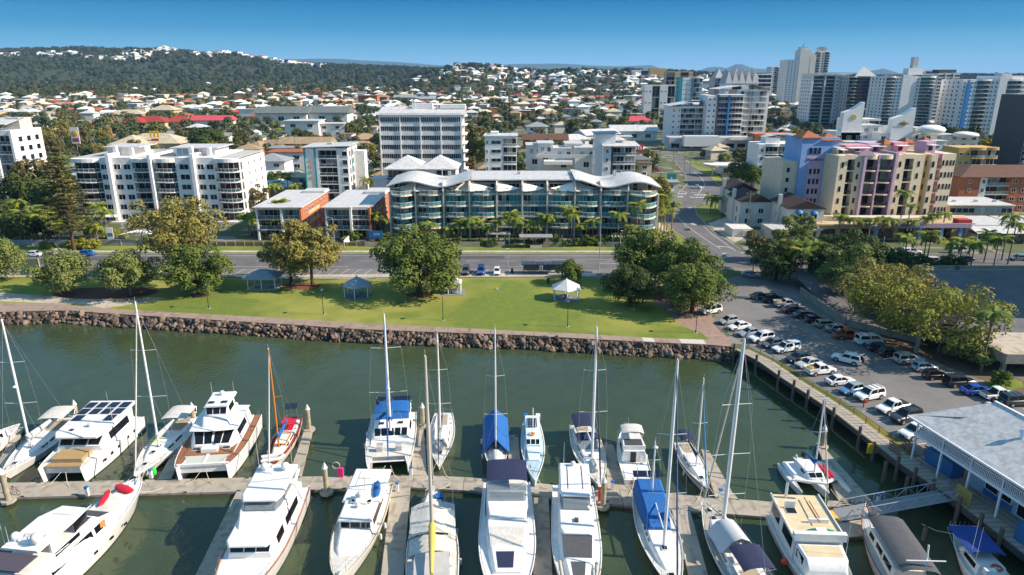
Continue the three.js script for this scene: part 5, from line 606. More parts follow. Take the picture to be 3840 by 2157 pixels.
// gardens and street trees
{
  const names = [['tall', LEAF.mid, 'olive green'], ['round', LEAF.mid, 'mid green'], ['round', LEAF.dark, 'dark green'], ['tall', LEAF.olive, 'yellowish olive'], ['tall', LEAF.brown, 'brownish green'], ['round', LEAF.grey, 'grey green']];
  nearT.sort((a, b) => b[1] - a[1]);
  nearT.forEach(([x, z, s], i) => { if (i > 215) { farT.push([x, z, s]); return; } const k = pick(names), d = -z; if (i % 7 == 3) { palm(x, z, rr(6, 10), `garden palm ${where(x, d)}`, 'garden palms ' + where(x, d), { y: landY(x, z), n: 9 }); return; } tree(k[0], x, z, s, `${k[2]} ${k[0] == 'tall' ? 'tall' : 'rounded'} tree ${where(x, d)}`, 'trees ' + where(x, d), { m: k[1], y: landY(x, z) }); });
  // hand placed trees between the middle buildings
  for (const [x, z, k, s, m, l] of [[-179.08,-405.07, 'round', 1.7, LEAF.dark, 'big round dark tree right of the cream restaurant'], [-125.96,-540.89, 'round', 1.05, LEAF.fig, 'round green tree above the brown tiled houses'], [-20.36,-359.37, 'tall', 1.5, LEAF.brown, 'tall drooping gum tree right of the office block'], [-14.84,-351.4, 'tall', 1.2, LEAF.grey, 'drooping gum beside the slim white tower'], [50.92,-245.96, 'round', 1.1, LEAF.olive, 'large olive tree behind the right end of wavy roof'], [56.38,-258.37, 'round', .8, LEAF.grey, 'smaller olive tree at the bend of the side road'], [99.56,-301.55, 'round', 1.0, LEAF.mid, 'rounded tree right of the side road bend'], [102.68,-292.51, 'round', .9, LEAF.bush, 'bright tree before the white balcony apartments'], [46.93,-540.89, 'round', 1.3, LEAF.dark, 'dark tree behind the terrace houses'], [85.52,-540.89, 'tall', 1.1, LEAF.mid, 'tall tree before the pinkish red roof'], [-170.42,-245.96, 'round', 1.7, LEAF.brown, 'big brown green tree left of the white apartment block'], [-172.41,-238.29, 'round', 1.3, LEAF.dark, 'dark tree in front of the left edge apartments'], [-143.57,-217.79, 'tall', 1.1, LEAF.olive, 'olive tree behind the tiered pine'], [-169.15,-227.61, 'round', .6, LEAF.bush, 'small bright bush tree near the left edge apartments'], [-155.2,-231.07, 'round', 1.3, LEAF.mid, 'green tree close behind the tiered pine'], [-85.11,-227.61, 'slim', 1.1, LEAF.brown, 'bare limbed tree beside the sunlit end wall'], [-96.82,-281.91, 'round', .8, LEAF.bush, 'bushy tree left of the teal striped block'], [-71.29,-292.51, 'round', .7, LEAF.bush, 'hedge tree right of the teal striped block'], [-46.73,-245.96, 'round', .55, LEAF.fig, 'dense bush tree behind the stepped roof flats'], [-43.6,-217.79, 'round', .55, LEAF.fig, 'bush tree beside the wavy apartments left end'], [170.5,-262.77, 'round', .7, LEAF.bush, 'bright bush tree beside the red brick apartments'], [247.64,-359.37, 'tall', 1, LEAF.gold, 'yellow flowering tree before the dark glass tower'], [80.67,-185.38, 'slim', 1, LEAF.grey, 'pale gum beside the low cream shop']]) tree(k, x, z, s, l, null, { m, y: landY(x, z) });
  // trees too many and too far to count
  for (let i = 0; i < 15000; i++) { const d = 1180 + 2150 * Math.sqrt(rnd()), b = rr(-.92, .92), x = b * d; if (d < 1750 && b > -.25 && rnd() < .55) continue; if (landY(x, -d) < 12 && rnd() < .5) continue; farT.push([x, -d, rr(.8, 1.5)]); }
  for (let i = 0; i < 2600; i++) { const d = 330 + 1250 * rnd(), b = rr(-.85, .85), x = b * d; if (isFree(x, -d, 6)) farT.push([x, -d, rr(.4, .85)]); }
  const lo = (seed) => { const r = rng(seed), L = new Leaves(seed + 9); for (let c = 0; c < 14; c++) { const a = r() * 6.28, v = r() * 2 - 1, rad = Math.pow(r(), .5), x = Math.cos(a) * 3.6 * rad, z = Math.sin(a) * 3.6 * rad, y = 6.4 + v * 3.2 * (1.1 - rad * .5), q = 1.5 + r() * .9; for (let i = 0; i < 26; i++) { const e = V(r() - .5, r() - .35, r() - .5).normalize(); L.leaf(x + e.x * q, y + e.y * q, z + e.z * q, e.x + (r() - .5), e.y + .4, e.z + (r() - .5), 1.35); } } return L.geo(); };
  const wood = new THREE.Group(); put(wood, 'distant_woodland', 'mass of distant trees over suburb and wooded hills', 'trees', null, 'stuff'); const G3 = [lo(71), lo(72), lo(73)], m4 = new THREE.Matrix4(), q = new THREE.Quaternion(), c = new THREE.Color(), cols = [0x56613a, 0x47552f, 0x63663c, 0x525f40, 0x3f4f30, 0x6b6b44], hazeCols = [0x45573c, 0x3b4d36, 0x505f42, 0x48594a, 0x36462f, 0x586345];  // farther crowns get cooler tints, distance haze put into their colour
  const lm = new THREE.MeshStandardMaterial({ color: 0xffffff, roughness: 1, side: THREE.DoubleSide, vertexColors: true });
  G3.forEach((gg, v) => { const L = farT.filter((_, i) => i % 3 == v), im = new THREE.InstancedMesh(gg, lm, L.length); im.name = 'crowns'; im.castShadow = im.receiveShadow = true; im.userData.kind = 'stuff'; wood.add(im); L.forEach(([x, z, s], i) => { m4.compose(V(x, landY(x, z) - .6, z), q.setFromAxisAngle(V(0, 1, 0), i * 1.7), V(s * 1.1, s * 1.1, s * 1.1)); im.setMatrixAt(i, m4); im.setColorAt(i, c.set((z < -1600 ? hazeCols : cols)[(i * 7 + Math.floor(fbm(x / 900, z / 900) * 12)) % 6])); }); });
}
// ---- rock wall ------------------------------------------------------------------------
{
  const g = thing('rock_wall', 'sloping wall of brown boulders along the harbour edge', 'rock wall'), pts = wallTop.filter((p) => p[0] > -190), L = []; const V0 = [0, 1, 2, 3, 4, 5].map((s) => { const r = rng(900 + s), o = new THREE.IcosahedronGeometry(.5, 1), p = o.attributes.position, m = new Map(); for (let i = 0; i < p.count; i++) { const k = [p.getX(i), p.getY(i), p.getZ(i)].map((v) => v.toFixed(2)).join(); if (!m.has(k)) m.set(k, .72 + r() * .5); const q = m.get(k); p.setXYZ(i, p.getX(i) * q * 1.2, p.getY(i) * q * .85, p.getZ(i) * q); } o.computeVertexNormals(); return o; });
  const rm = [0x7d6856, 0x6b5a4c, 0x8a7563, 0x5c5048, 0x7d6f66, 0x97836f, 0x4c423b, 0x3f3833].map((c) => mt(c, .95, { map: grainFine }));
  const seg = []; for (let i = 0; i < pts.length - 1; i++) seg.push([pts[i], pts[i + 1], Math.hypot(pts[i + 1][0] - pts[i][0], pts[i + 1][1] - pts[i][1])]);
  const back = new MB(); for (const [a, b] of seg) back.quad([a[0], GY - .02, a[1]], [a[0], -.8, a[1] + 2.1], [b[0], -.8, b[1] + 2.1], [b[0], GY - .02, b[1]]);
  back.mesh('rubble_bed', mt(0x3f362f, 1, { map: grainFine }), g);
  for (const [a, b, l] of seg) for (let s = 0; s < l; s += .62) for (let k = 0; k < 4; k++) { const t = (s + rr(-.2, .2)) / l, v = (k + rr(.1, .9)) / 4, sc = rr(.4, .75) + Math.pow(rnd(), 3) * .9; L.push([lerp(a[0], b[0], t), lerp(1.7, .0, v), lerp(a[1], b[1], t) + .15 + v * 1.9, sc]); }
  for (let i = 0; i < 26; i++) { const t = i / 26; L.push([lerp(36, 40.6, t), rr(.1, 1.7), -111.4 + t * 1.8 + rr(-.4, .8), rr(.6, 1.1)]); }
  const vis = L.filter((r) => r[0] > -101), near = vis.slice().sort((p, q) => q[3] - p[3]).slice(0, 298), nearSet = new Set(near), rest = L.filter((r) => !nearSet.has(r));
  for (const [x, y, z, s] of near) { const o = meshOf(pick(V0), 'rock', pick(rm), g); o.position.set(x, y, z); o.scale.setScalar(s); o.rotation.set(rr(0, 6), rr(0, 6), rr(0, 6)); }
  const m4 = new THREE.Matrix4(), e = new THREE.Quaternion(), c = new THREE.Color(); V0.forEach((gg, v) => { const R = rest.filter((_, i) => i % 6 == v), im = new THREE.InstancedMesh(gg, mt(0xffffff, .95, { map: grainFine }), R.length); im.name = 'small_rocks'; im.userData.kind = 'stuff'; im.castShadow = im.receiveShadow = true; g.add(im); R.forEach(([x, y, z, s], i) => { m4.compose(V(x, y, z), e.setFromEuler(new THREE.Euler(rr(0, 6), rr(0, 6), rr(0, 6))), V(s, s, s)); im.setMatrixAt(i, m4); im.setColorAt(i, c.copy(pick(rm).color)); }); });
  const d = thing('drain_pipe', 'round concrete drain outlet at the foot of the rock wall', 'drain', 28.75,-113.02, 0); d.position.set(d.position.x, .15, d.position.y + .3); d.rotation.set(0, 0, 0); new MB().pipe([[0, 0, -1], [0, 0, .6]], [.85, .85], 14, false).pipe([[0, 0, .6], [0, 0, -1]], [.7, .7], 14, false).mesh('pipe', M.conc, d); new MB().tube([0, 0, -.9], [0, 0, -.88], .84, .84, 14).mesh('dark_bore', W.black, d);
}
// ---- park furniture ---------------------------------------------------------------------
const lampM = mt(0x2f3c38, .5, { metalness: .3 });
function lamp(x, z, label) { const g = thing('park_lamp', label, 'lamp post', x, GY, z, 0, 'black park lamps along the path'); new MB().tube([0, 0, 0], [0, .5, 0], .16, .1, 8).mesh('base', lampM, g); new MB().tube([0, .4, 0], [0, 5, 0], .07, .055, 7).mesh('pole', lampM, g); new MB().tube([0, 5, 0], [0, 5.35, 0], .12, .2, 8).mesh('lantern', mt(0xd8dad2, .3), g); new MB().tube([0, 5.35, 0], [0, 5.5, 0], .48, .16, 10).mesh('cap', lampM, g); bx(g, 'footing', M.conc, -.35, .35, .005, .06, -.3, .3); }
[[-62.1,-132.21, 'park lamp before the rounded tree, leftmost'], [-37.62,-128.55, 'park lamp left of the blue roofed gazebo'], [-13.43,-125.07, 'park lamp in front of the small square shelter'], [10.54,-121.54, 'park lamp in front of the white gazebo'], [34,-118.19, 'park lamp beside the paved path and first parked cars']].forEach((a) => lamp(...a));
function picnic(g, x, z, ry = 0) { const t = thing('picnic_table', null, 'table', g.position.x + x, GY + .05, g.position.z + z, ry, 'picnic tables under the park shelters'); t.userData.label = 'picnic table with benches under the ' + g.userData.short; const m = mt(0x9fb0ba, .6); bx(t, 'table_top', m, -.9, .9, .7, .78, -.38, .38); for (const s of [-1, 1]) { bx(t, 'bench', m, -.9, .9, .42, .48, s * .8 - .16, s * .8 + .16); bx(t, 'leg', W.steel, s * .6 - .05, s * .6 + .05, 0, .7, -.8, .8); } }
function gazebo(x, z, n, r, roofM, label, short, h = 2.7, rise = 1.7, slabR = 0) {
  const g = thing('gazebo', label, 'gazebo', x, GY, z); const P = (R, y, i) => { const a = (i + .5) / n * 2 * PI; return [Math.cos(a) * R, y, Math.sin(a) * R]; }, rf = new MB();
  for (let i = 0; i < n; i++) { const c = meshOf(geoOf('gpost' + h, () => new MB().tube([0, 0, 0], [0, h, 0], .1, .1, 6).geo()), 'post', mt(0xdfe6ea, .6), g); const p = P(r * .86, 0, i); c.position.set(p[0], 0, p[2]); rf.tri(P(r, h - .15, i + 1), P(r, h - .15, i), [0, h + rise, 0]).quad(P(r, h - .3, i), P(r, h - .3, i + 1), P(r, h - .15, i + 1), P(r, h - .15, i)); }
  rf.mesh('roof', roofM, g); new MB().ball(0, h + rise, 0, .16).mesh('finial', roofM, g); new MB().prism(Array.from({ length: n }, (_, i) => { const p = P(slabR || r * .95, 0, i); return [p[0], p[2]]; }), 0, .05).mesh('floor_slab', mt(0x8d9399, .9, { map: grainMid }), g); g.userData.short = short; picnic(g, -.6, 0, .4); delete g.userData.short; return g; }
const zincB = mt(0x8d9cab, .45, { bumpMap: ribT, bumpScale: .02, map: grainSoft }), zincW = mt(0xd8d6d2, .5, { bumpMap: ribT, bumpScale: .02, map: grainSoft });
gazebo(-33.41,-140.67, 6, 3.3, zincB, 'six sided gazebo with slate blue roof beside the fig tree', 'slate blue gazebo roof'); gazebo(11.56,-138.74, 6, 3.4, zincW, 'six sided gazebo with pale grey roof on the right lawn', 'pale grey gazebo roof'); gazebo(-12.58,-142.94, 4, 2.2, zincW, 'small square shelter with pale pyramid roof on paved slab', 'small pyramid roof', 2.6, 1.1, 3.1);
{ const g = thingG('picnic_shelter', 'long hipped picnic shelter below the olive trees', 'shelter', -55.68,-147.08, 0); for (const sx of [-1, 0, 1]) for (const sz of [-1, 1]) { const c = meshOf(geoOf('gpost2.6', () => new MB().tube([0, 0, 0], [0, 2.6, 0], .1, .1, 6).geo()), 'post', mt(0xdfe6ea, .6), g); c.position.set(sx * 3, 0, sz * 2.2); } hip(g, -3.4, 3.4, -2.6, 2.6, 2.7, 1.5, zincB, .4); bx(g, 'floor_slab', M.conc, -3.4, 3.4, 0, .05, -2.6, 2.6); g.userData.short = 'long hipped shelter'; picnic(g, -1.6, 0, .2); picnic(g, 1.6, .3, .2); delete g.userData.short; }
{ // bus shelter, bins, signs, boxes
  const g = thingG('bus_shelter', 'black framed bus shelter with panelled roof beside the road', 'bus shelter', 7.27,-157.75, 0); for (const x of [-4.6, -.6, -.2, 4.6]) bx(g, 'post', W.black, x, x + .14, 0, 2.6, -1.4, -1.26); for (const x of [-4.6, -.6, .1, 4.5]) bx(g, 'post', W.black, x, x + .1, 0, 2.5, .9, 1);
  for (let i = 0; i < 8; i++) { const p = bx(g, 'roof_panel', mt(0x47526a, .2, { metalness: .3 }), -4.9 + i * 1.25, -3.72 + i * 1.25, 2.62, 2.7, -1.7, 1.3); } bx(g, 'roof_frame', W.black, -5, 5.2, 2.5, 2.61, -1.75, 1.35); for (const [a, b] of [[-4.4, -.7], [.3, 4.4]]) { bx(g, 'back_glass', GLS.sm, a, b, .5, 2.3, -1.36, -1.32); bx(g, 'bench', mt(0xc9c4b6, .7), a + .8, b - .5, .42, .5, -1, -.5); }
  const w1 = (n, l, c, x, z, h, m, wd = .3) => { const o = thing(n, l, c, x, GY, z); bx(o, 'body', m, -wd, wd, 0, h, -wd, wd); bx(o, 'lid', W.dark, -wd - .04, wd + .04, h, h + .08, -wd - .04, wd + .04); };
  w1('litter_bin', 'dark litter bin left of the bus shelter', 'bin', 0,-158.45, 1.0, W.black); w1('litter_bin', 'green black bin behind the pale grey gazebo', 'bin', 8.32,-150.17, 1.1, mt(0x2a3a2e, .7)); w1('barbecue_block', 'steel barbecue block under the small square shelter', 'barbecue', -12.53,-142.37, .9, W.steel, .5);
  const ds = thingG('drinking_tap', 'small white tap block on the open lawn', 'tap', -3.27,-144.98, 0); bx(ds, 'block', W.off, -.25, .25, 0, .35, -.2, .2); bx(ds, 'spout', W.steel, -.05, .05, .35, .6, -.05, .05);
  const s = thingG('notice_board', 'green framed notice board at the left of the park', 'sign', -115.08,-156.72, 0); for (const x of [-2.6, 2.5]) bx(s, 'post', W.tan, x, x + .18, 0, 4.2, 0, .18); bx(s, 'board', mt(0x6f8c76, .6), -2.4, 2.5, 1.6, 4, .05, .15); bx(s, 'lower_panel', mt(0x2f6f74, .6), -2.4, 2.5, .2, 1.5, .03, .13);
  const f = thingG('handrail', 'low grey tubular handrail along the left harbour path', 'railing', -93.3,-130.72, 0); for (let i = 0; i < 6; i++) new MB().tube([-8 + i * 3.3, 0, .03 * i], [-8 + i * 3.3, 1.1, .03 * i], .03).mesh('post', W.steel, f); for (const y of [.55, 1.1]) new MB().tube([-8, y, 0], [8.5, y, .15], .025).mesh('rail', W.steel, f);
  sheet('mulch_bed', Array.from({ length: 14 }, (_, i) => { const a = i / 14 * 2 * PI, [cx, cz] = [[-89.21,-142.65]][0]; return [cx + Math.cos(a) * 11.5, cz + Math.sin(a) * 4.4]; }), GY + .03, M.mulch, 'orange brown mulch bed under the left trees'); for (const [n, x, z, r] of [['fig tree', -20.05,-141.23, 3], ['rounded tree', -67.8,-140.95, 2.4], ['olive trees', -47.52,-147.69, 4.4], ['corner grove', 34.55,-140.39, 6.5]]) sheet('mulch_ring', Array.from({ length: 12 }, (_, i) => [x + Math.cos(i / 6 * PI) * r, z + Math.sin(i / 6 * PI) * r * .6]), GY + .028, M.mulch, 'brown mulch ring under the ' + n);
  const b = thingG('park_bench', 'grey park bench under the corner fig trees', 'bench', 36.89,-134.23, .6); bx(b, 'seat', W.grey, -.9, .9, .42, .5, -.2, .25); bx(b, 'backrest', W.grey, -.9, .9, .55, .95, -.28, -.2); for (const x of [-.8, .7]) bx(b, 'leg', W.dark, x, x + .1, 0, .42, -.2, .2);
  const bl = thingG('billboard', 'blue billboard on posts before the brick flats', 'sign', -38.67,-189.16, -.12); bx(bl, 'panel', W.sky, -2, 2, 1.4, 3.6, 0, .12); for (const x of [-1.8, 1.7]) bx(bl, 'post', W.steel, x, x + .12, 0, 1.4, 0, .12); word(bl, 'BAY', .7, W.white, .4, 2.6, .16);
  const sb = thingG('sign_board', 'white sale sign board in the left garden', 'sign', -113.87,-189.16, .05); bx(sb, 'panel', W.white, -.9, .9, 1.2, 4.6, 0, .12); bx(sb, 'picture', W.sky, -.7, .7, 2, 3, .12, .14); bx(sb, 'post', W.rail, -.08, .08, 0, 1.2, 0, .1);
  const bs = thingG('corner_sign', 'white square sign on pole at the garden corner', 'sign', 40.77,-194.11, -.3); bx(bs, 'pole', W.rail, -.08, .08, 0, 4, 0, .12); bx(bs, 'panel', W.white, -.8, .8, 4, 6, -.05, .12);
  const en = thingG('estate_entry', 'grey flat entry canopy in front of the wavy apartments', 'canopy', 6.63,-184.45, 0); for (const x of [-3.4, 3.2]) bx(en, 'post', W.grey, x, x + .3, 0, 3, -.15, .15); const r = bx(en, 'roof', ROOF.grey, -4.6, 4.6, 3, 3.25, -2.2, 1.6); bx(en, 'planter', W.off, -1.6, 1.6, 0, .9, .3, 1.2); new MB().ball(0, 1.1, .75, 1.3, .5, .5).mesh('red_flowers', mt(0x8c4a30, .9), en);
  const pg = thingG('pergola', 'timber slat pergola behind the corner hedge', 'pergola', 32.74,-185.38, 0); for (let i = 0; i < 12; i++) bx(pg, 'slat', W.mid, -5 + i * .86, -4.7 + i * .86, 2.8, 2.95, -1, 1); for (const x of [-4.8, 4.6]) bx(pg, 'post', W.grey, x, x + .2, 0, 2.8, -.1, .1);
}
// poles and wires
const poleM = mt(0x7d8478, .9, { map: grainFine }), wireM = mt(0x3c3c3c, .8);
function lightPole(x, z, h, label, dir = 1, name = 'street_light') { const g = thing(name, label, 'street light', x, GY, z); new MB().tube([0, 0, 0], [0, h - .8, 0], .13, .08, 8).mesh('pole', W.steel, g); new MB().pipe([[0, h - .8, 0], [.1 * dir, h - .2, 0], [.7 * dir, h, 0], [1.8 * dir, h + .05, 0]], .05, 6).mesh('arm', W.steel, g); new MB().box(1.5 * dir - .35, 1.5 * dir + .35, h - .02, h + .12, -.14, .14).mesh('lamp_head', W.off, g); }
lightPole(21.41,-161.63, 16.6, 'tall steel street light beside the bus shelter', .6); lightPole(-1.09,-163.82, 4.6, 'short bus stop post left of the shelter', .01, 'stop_post'); lightPole(-49.72,-186.31, 8, 'white street light before the right brick flats', -1); lightPole(83.34,-181.73, 7.6, 'steel light pole right of the blue awning house', 1); lightPole(93.95,-175.65, 8, 'dark light pole in the car park trees', 1); lightPole(30.04,-184.45, 4.6, 'short leaning post by the corner hedge', .2);
for (const [x, z, l] of [[94.1,-168.37, 'first blue banner pole before the shops'], [98.13,-166.45, 'second blue banner pole before the shops'], [115.28,-165.31, 'third blue banner pole, right of the parked van'], [123.52,-167.6, 'fourth blue banner pole near right edge']]) { const g = thing('banner_pole', l, 'pole', x, GY, z, 0, 'blue banner poles'); new MB().tube([0, 0, 0], [0, 6.5, 0], .08, .06).mesh('pole', mt(0x8fb2cc, .5), g); bx(g, 'cap', W.rail, -.1, .1, 6.5, 6.6, -.1, .1); }
const pp = [[71.55,-203.64, 12.6, 'timber power pole with cross arm before the townhouses'], [79.27,-250.78, 12, 'timber power pole on the bend verge'], [74.51,-296.97, 12, 'timber power pole at the far bend'], [80.62,-343.76, 12, 'timber power pole beside the kiosk'], [-178.52,-322.66, 13, 'timber power pole behind the white apartment block'], [-195.69,-343.76, 13, 'white power pole left of the cream restaurant'], [-120,-329.41, 12, 'power pole right of the white apartment block'], [-129.79,-415.59, 12, 'power pole among the brown tiled houses'], [85.42,-329.41, 11, 'slim pole at the service station corner'], [63.45,-292.51, 10, 'pole behind the wavy roof right end']];
pp.forEach(([x, z, h, l]) => { const g = thing('power_pole', l, 'power pole', x, GY, z, 0, 'timber power poles'); new MB().tube([0, 0, 0], [0, h, 0], .17, .11, 7).mesh('pole', poleM, g); bx(g, 'cross_arm', poleM, -1.3, 1.3, h - .9, h - .75, -.07, .07); for (const s of [-1.1, -.4, .4, 1.1]) bx(g, 'insulator', W.mid, s - .05, s + .05, h - .75, h - .55, -.05, .05); });
for (const [a, b] of [[0, 1], [1, 2], [2, 3], [6, 7], [4, 5], [3, 9]]) { const w = new MB(), A = pp[a], B = pp[b]; for (const s of [-1.1, -.4, .4, 1.1]) w.pipe([0, .25, .5, .75, 1].map((t) => [lerp(A[0], B[0], t) + s, GY + lerp(A[2], B[2], t) - .55 - 4 * t * (1 - t) * .7, lerp(A[1], B[1], t)]), .022, 3, false); tag(w.mesh('power_lines', wireM), 'sagging power lines from the ' + A[3], 'power lines', null); }
{ // signs on poles
  const S = (n, l, x, z, h, w, hh, m, txt, tm, sz, ry = 0) => { const g = thing(n, l, 'sign', x, GY, z, ry); bx(g, 'post', W.steel, -.1, .1, 0, h, -.1, .1); bx(g, 'panel', m, -w / 2, w / 2, h, h + hh, -.15, .15); if (txt) word(g, txt, sz, tm, 0, h + hh / 2, .2); return g; };
  S('gym_sign', 'red pylon sign with white letters behind stacked block', 57, -318, 12, 6.4, 3.6, W.red, 'jetts', W.white, 1.7); S('road_sign', 'green and teal direction sign beside the side road', 66.16,-283.97, 3.2, 3.8, 3.6, mt(0x1f7f7a, .5), 'A', W.white, .9); S('street_sign', 'green street name sign at the road corner', 50.48,-192.6, 3, 1.6, .5, mt(0x2f6b4a, .6)); S('parking_sign', 'small blue and white parking sign at car park entry', 51.6,-160.91, 3, 1.1, 1.3, W.white, 'P', W.sky, .8);
  const m = S('restaurant_sign', 'red pole sign with yellow double arch letter', -211.09,-411.32, 8, 4.4, 2, W.red); word(m, 'm', 5, mt(0xe8b416, .6), 0, 12.6, 0); const y = S('fuel_sign', 'white pylon sign with yellow shell shape', -245.29,-391.18, 9, 4.6, 9, W.white); new MB().ball(0, 14.6, .2, 1.7, 1.7, .2, 12, 6).mesh('yellow_emblem', mt(0xe3a91b, .6), y); bx(y, 'red_band', W.red, -1.8, 1.8, 10, 12, .16, .2);
}
// ---- vehicles ---------------------------------------------------------------------------
class Blk { // a body lofted along x; stations [x, yBottom, halfWidthBottom, yTop, halfWidthTop]
  constructor(st) { this.st = st; }
  at(x) { const s = this.st; for (let i = 0; i < s.length - 1; i++) if (x <= s[i + 1][0] || i == s.length - 2) { const t = (x - s[i][0]) / (s[i + 1][0] - s[i][0]); return s[i].map((v, k) => lerp(v, s[i + 1][k], t)); } }
  side(x, v, s, off = 0) { const [X, y0, w0, y1, w1] = this.at(x); return [X, lerp(y0, y1, v), s * (lerp(w0, w1, v) + off)]; }
  body(r = .06, flat = true, m = new MB()) { const sec = this.st.map(([x, y0, w0, y1, w1]) => { const q = Math.min(r, (y1 - y0) * .45, w1 * .5); const P = [[w0 - q * .5, y0], [lerp(w0, w1, .12), lerp(y0, y1, .12)], [lerp(w0, w1, 1 - q / (y1 - y0 + 1e-6) * .9), y1 - q * .9], [w1 - q * .9, y1]]; return [...P.map(([z, y]) => [x, y, z]), ...P.slice().reverse().map(([z, y]) => [x, y, -z])]; }); const n = sec[0].length;
    for (let j = 0; j < n; j++) { const k = (j + 1) % n; m.grid(sec.map((s) => [s[j], s[k]]).map(([a, b]) => [b, a])); } m.poly(sec[0].slice().reverse()); m.poly(sec[sec.length - 1]); return m; }
  sideWin(m, x0, x1, v0, v1, s, off = .012, n = 3) { const R = [v1, v0].map((v) => Array.from({ length: n + 1 }, (_, i) => this.side(lerp(x0, x1, i / n), v, s, off))); for (let i = 0; i < n; i++) { const q = [R[1][i], R[1][i + 1], R[0][i + 1], R[0][i]]; s > 0 ? m.quad(...q) : m.quad(...q.reverse()); } return m; }
}
const CT = { // lower body stations, cabin [xb0,xb1,yb,wb, xt0,xt1,yt,wt], wheel x, radius
  sedan: { b: [[-2.3, .5, .7, .8, .66], [-2.2, .28, .82, .93, .74], [-1.3, .22, .87, .95, .84], [0, .2, .88, .93, .86], [.9, .22, .88, .92, .84], [1.8, .26, .86, .8, .74], [2.2, .32, .78, .7, .66], [2.3, .44, .64, .62, .6]], c: [-1.85, 1.0, .92, .8, -1.05, .2, 1.43, .6], w: [-1.35, 1.4], r: .32 },
  hatch: { b: [[-1.95, .45, .7, .9, .68], [-1.88, .28, .8, .98, .76], [-1.1, .22, .84, .97, .82], [.5, .2, .85, .95, .82], [1.4, .26, .83, .84, .74], [1.85, .34, .74, .7, .64], [1.95, .44, .6, .62, .58]], c: [-1.86, .95, .95, .78, -1.5, .1, 1.5, .6], w: [-1.15, 1.25], r: .31 },
  suv: { b: [[-2.35, .55, .78, 1.0, .78], [-2.3, .36, .88, 1.1, .86], [-1.2, .3, .93, 1.1, .9], [.6, .3, .93, 1.08, .9], [1.7, .34, .92, 1.02, .84], [2.2, .42, .86, .94, .78], [2.35, .54, .74, .8, .7]], c: [-2.3, 1.05, 1.08, .86, -2.05, .35, 1.78, .7], w: [-1.4, 1.42], r: .39 },
  wagon: { b: [[-2.4, .5, .72, .85, .7], [-2.3, .28, .84, .95, .8], [-1.2, .22, .88, .96, .86], [.8, .22, .88, .93, .84], [1.8, .26, .86, .82, .76], [2.25, .34, .78, .72, .68], [2.35, .44, .66, .64, .62]], c: [-2.3, 1.05, .94, .82, -2.1, .25, 1.46, .64], w: [-1.35, 1.45], r: .32 },
  ute: { b: [[-2.6, .55, .78, .95, .8], [-2.5, .42, .86, 1.05, .86], [-1.0, .34, .9, 1.06, .88], [.4, .32, .91, 1.05, .88], [1.7, .36, .9, 1.0, .82], [2.3, .44, .84, .9, .76], [2.5, .56, .74, .8, .7]], c: [-.95, 1.1, 1.04, .84, -.7, .45, 1.74, .68], w: [-1.55, 1.55], r: .38, tray: 1 },
  van: { b: [[-2.35, .5, .8, 1.15, .82], [-2.3, .34, .86, 1.2, .86], [0, .3, .87, 1.2, .86], [1.7, .32, .87, 1.15, .82], [2.2, .38, .82, .95, .76], [2.35, .5, .74, .8, .7]], c: [-2.32, 2.1, 1.18, .84, -2.2, 1.2, 1.95, .72], w: [-1.4, 1.5], r: .33 },
};
const tyreM = mt(0x1b1b1c, .9), rimM = mt(0xb4b6b9, .35, { metalness: .7 }), carGl = mt(0x14181b, .05, { metalness: .2 }), headM = mt(0xdfe4e6, .1, { metalness: .3 }), tailM = mt(0xa01818, .25), darkM = mt(0x222325, .7);
const paintM = (c) => mt(c, .28, { clearcoat: 1, clearcoatRoughness: .05 });
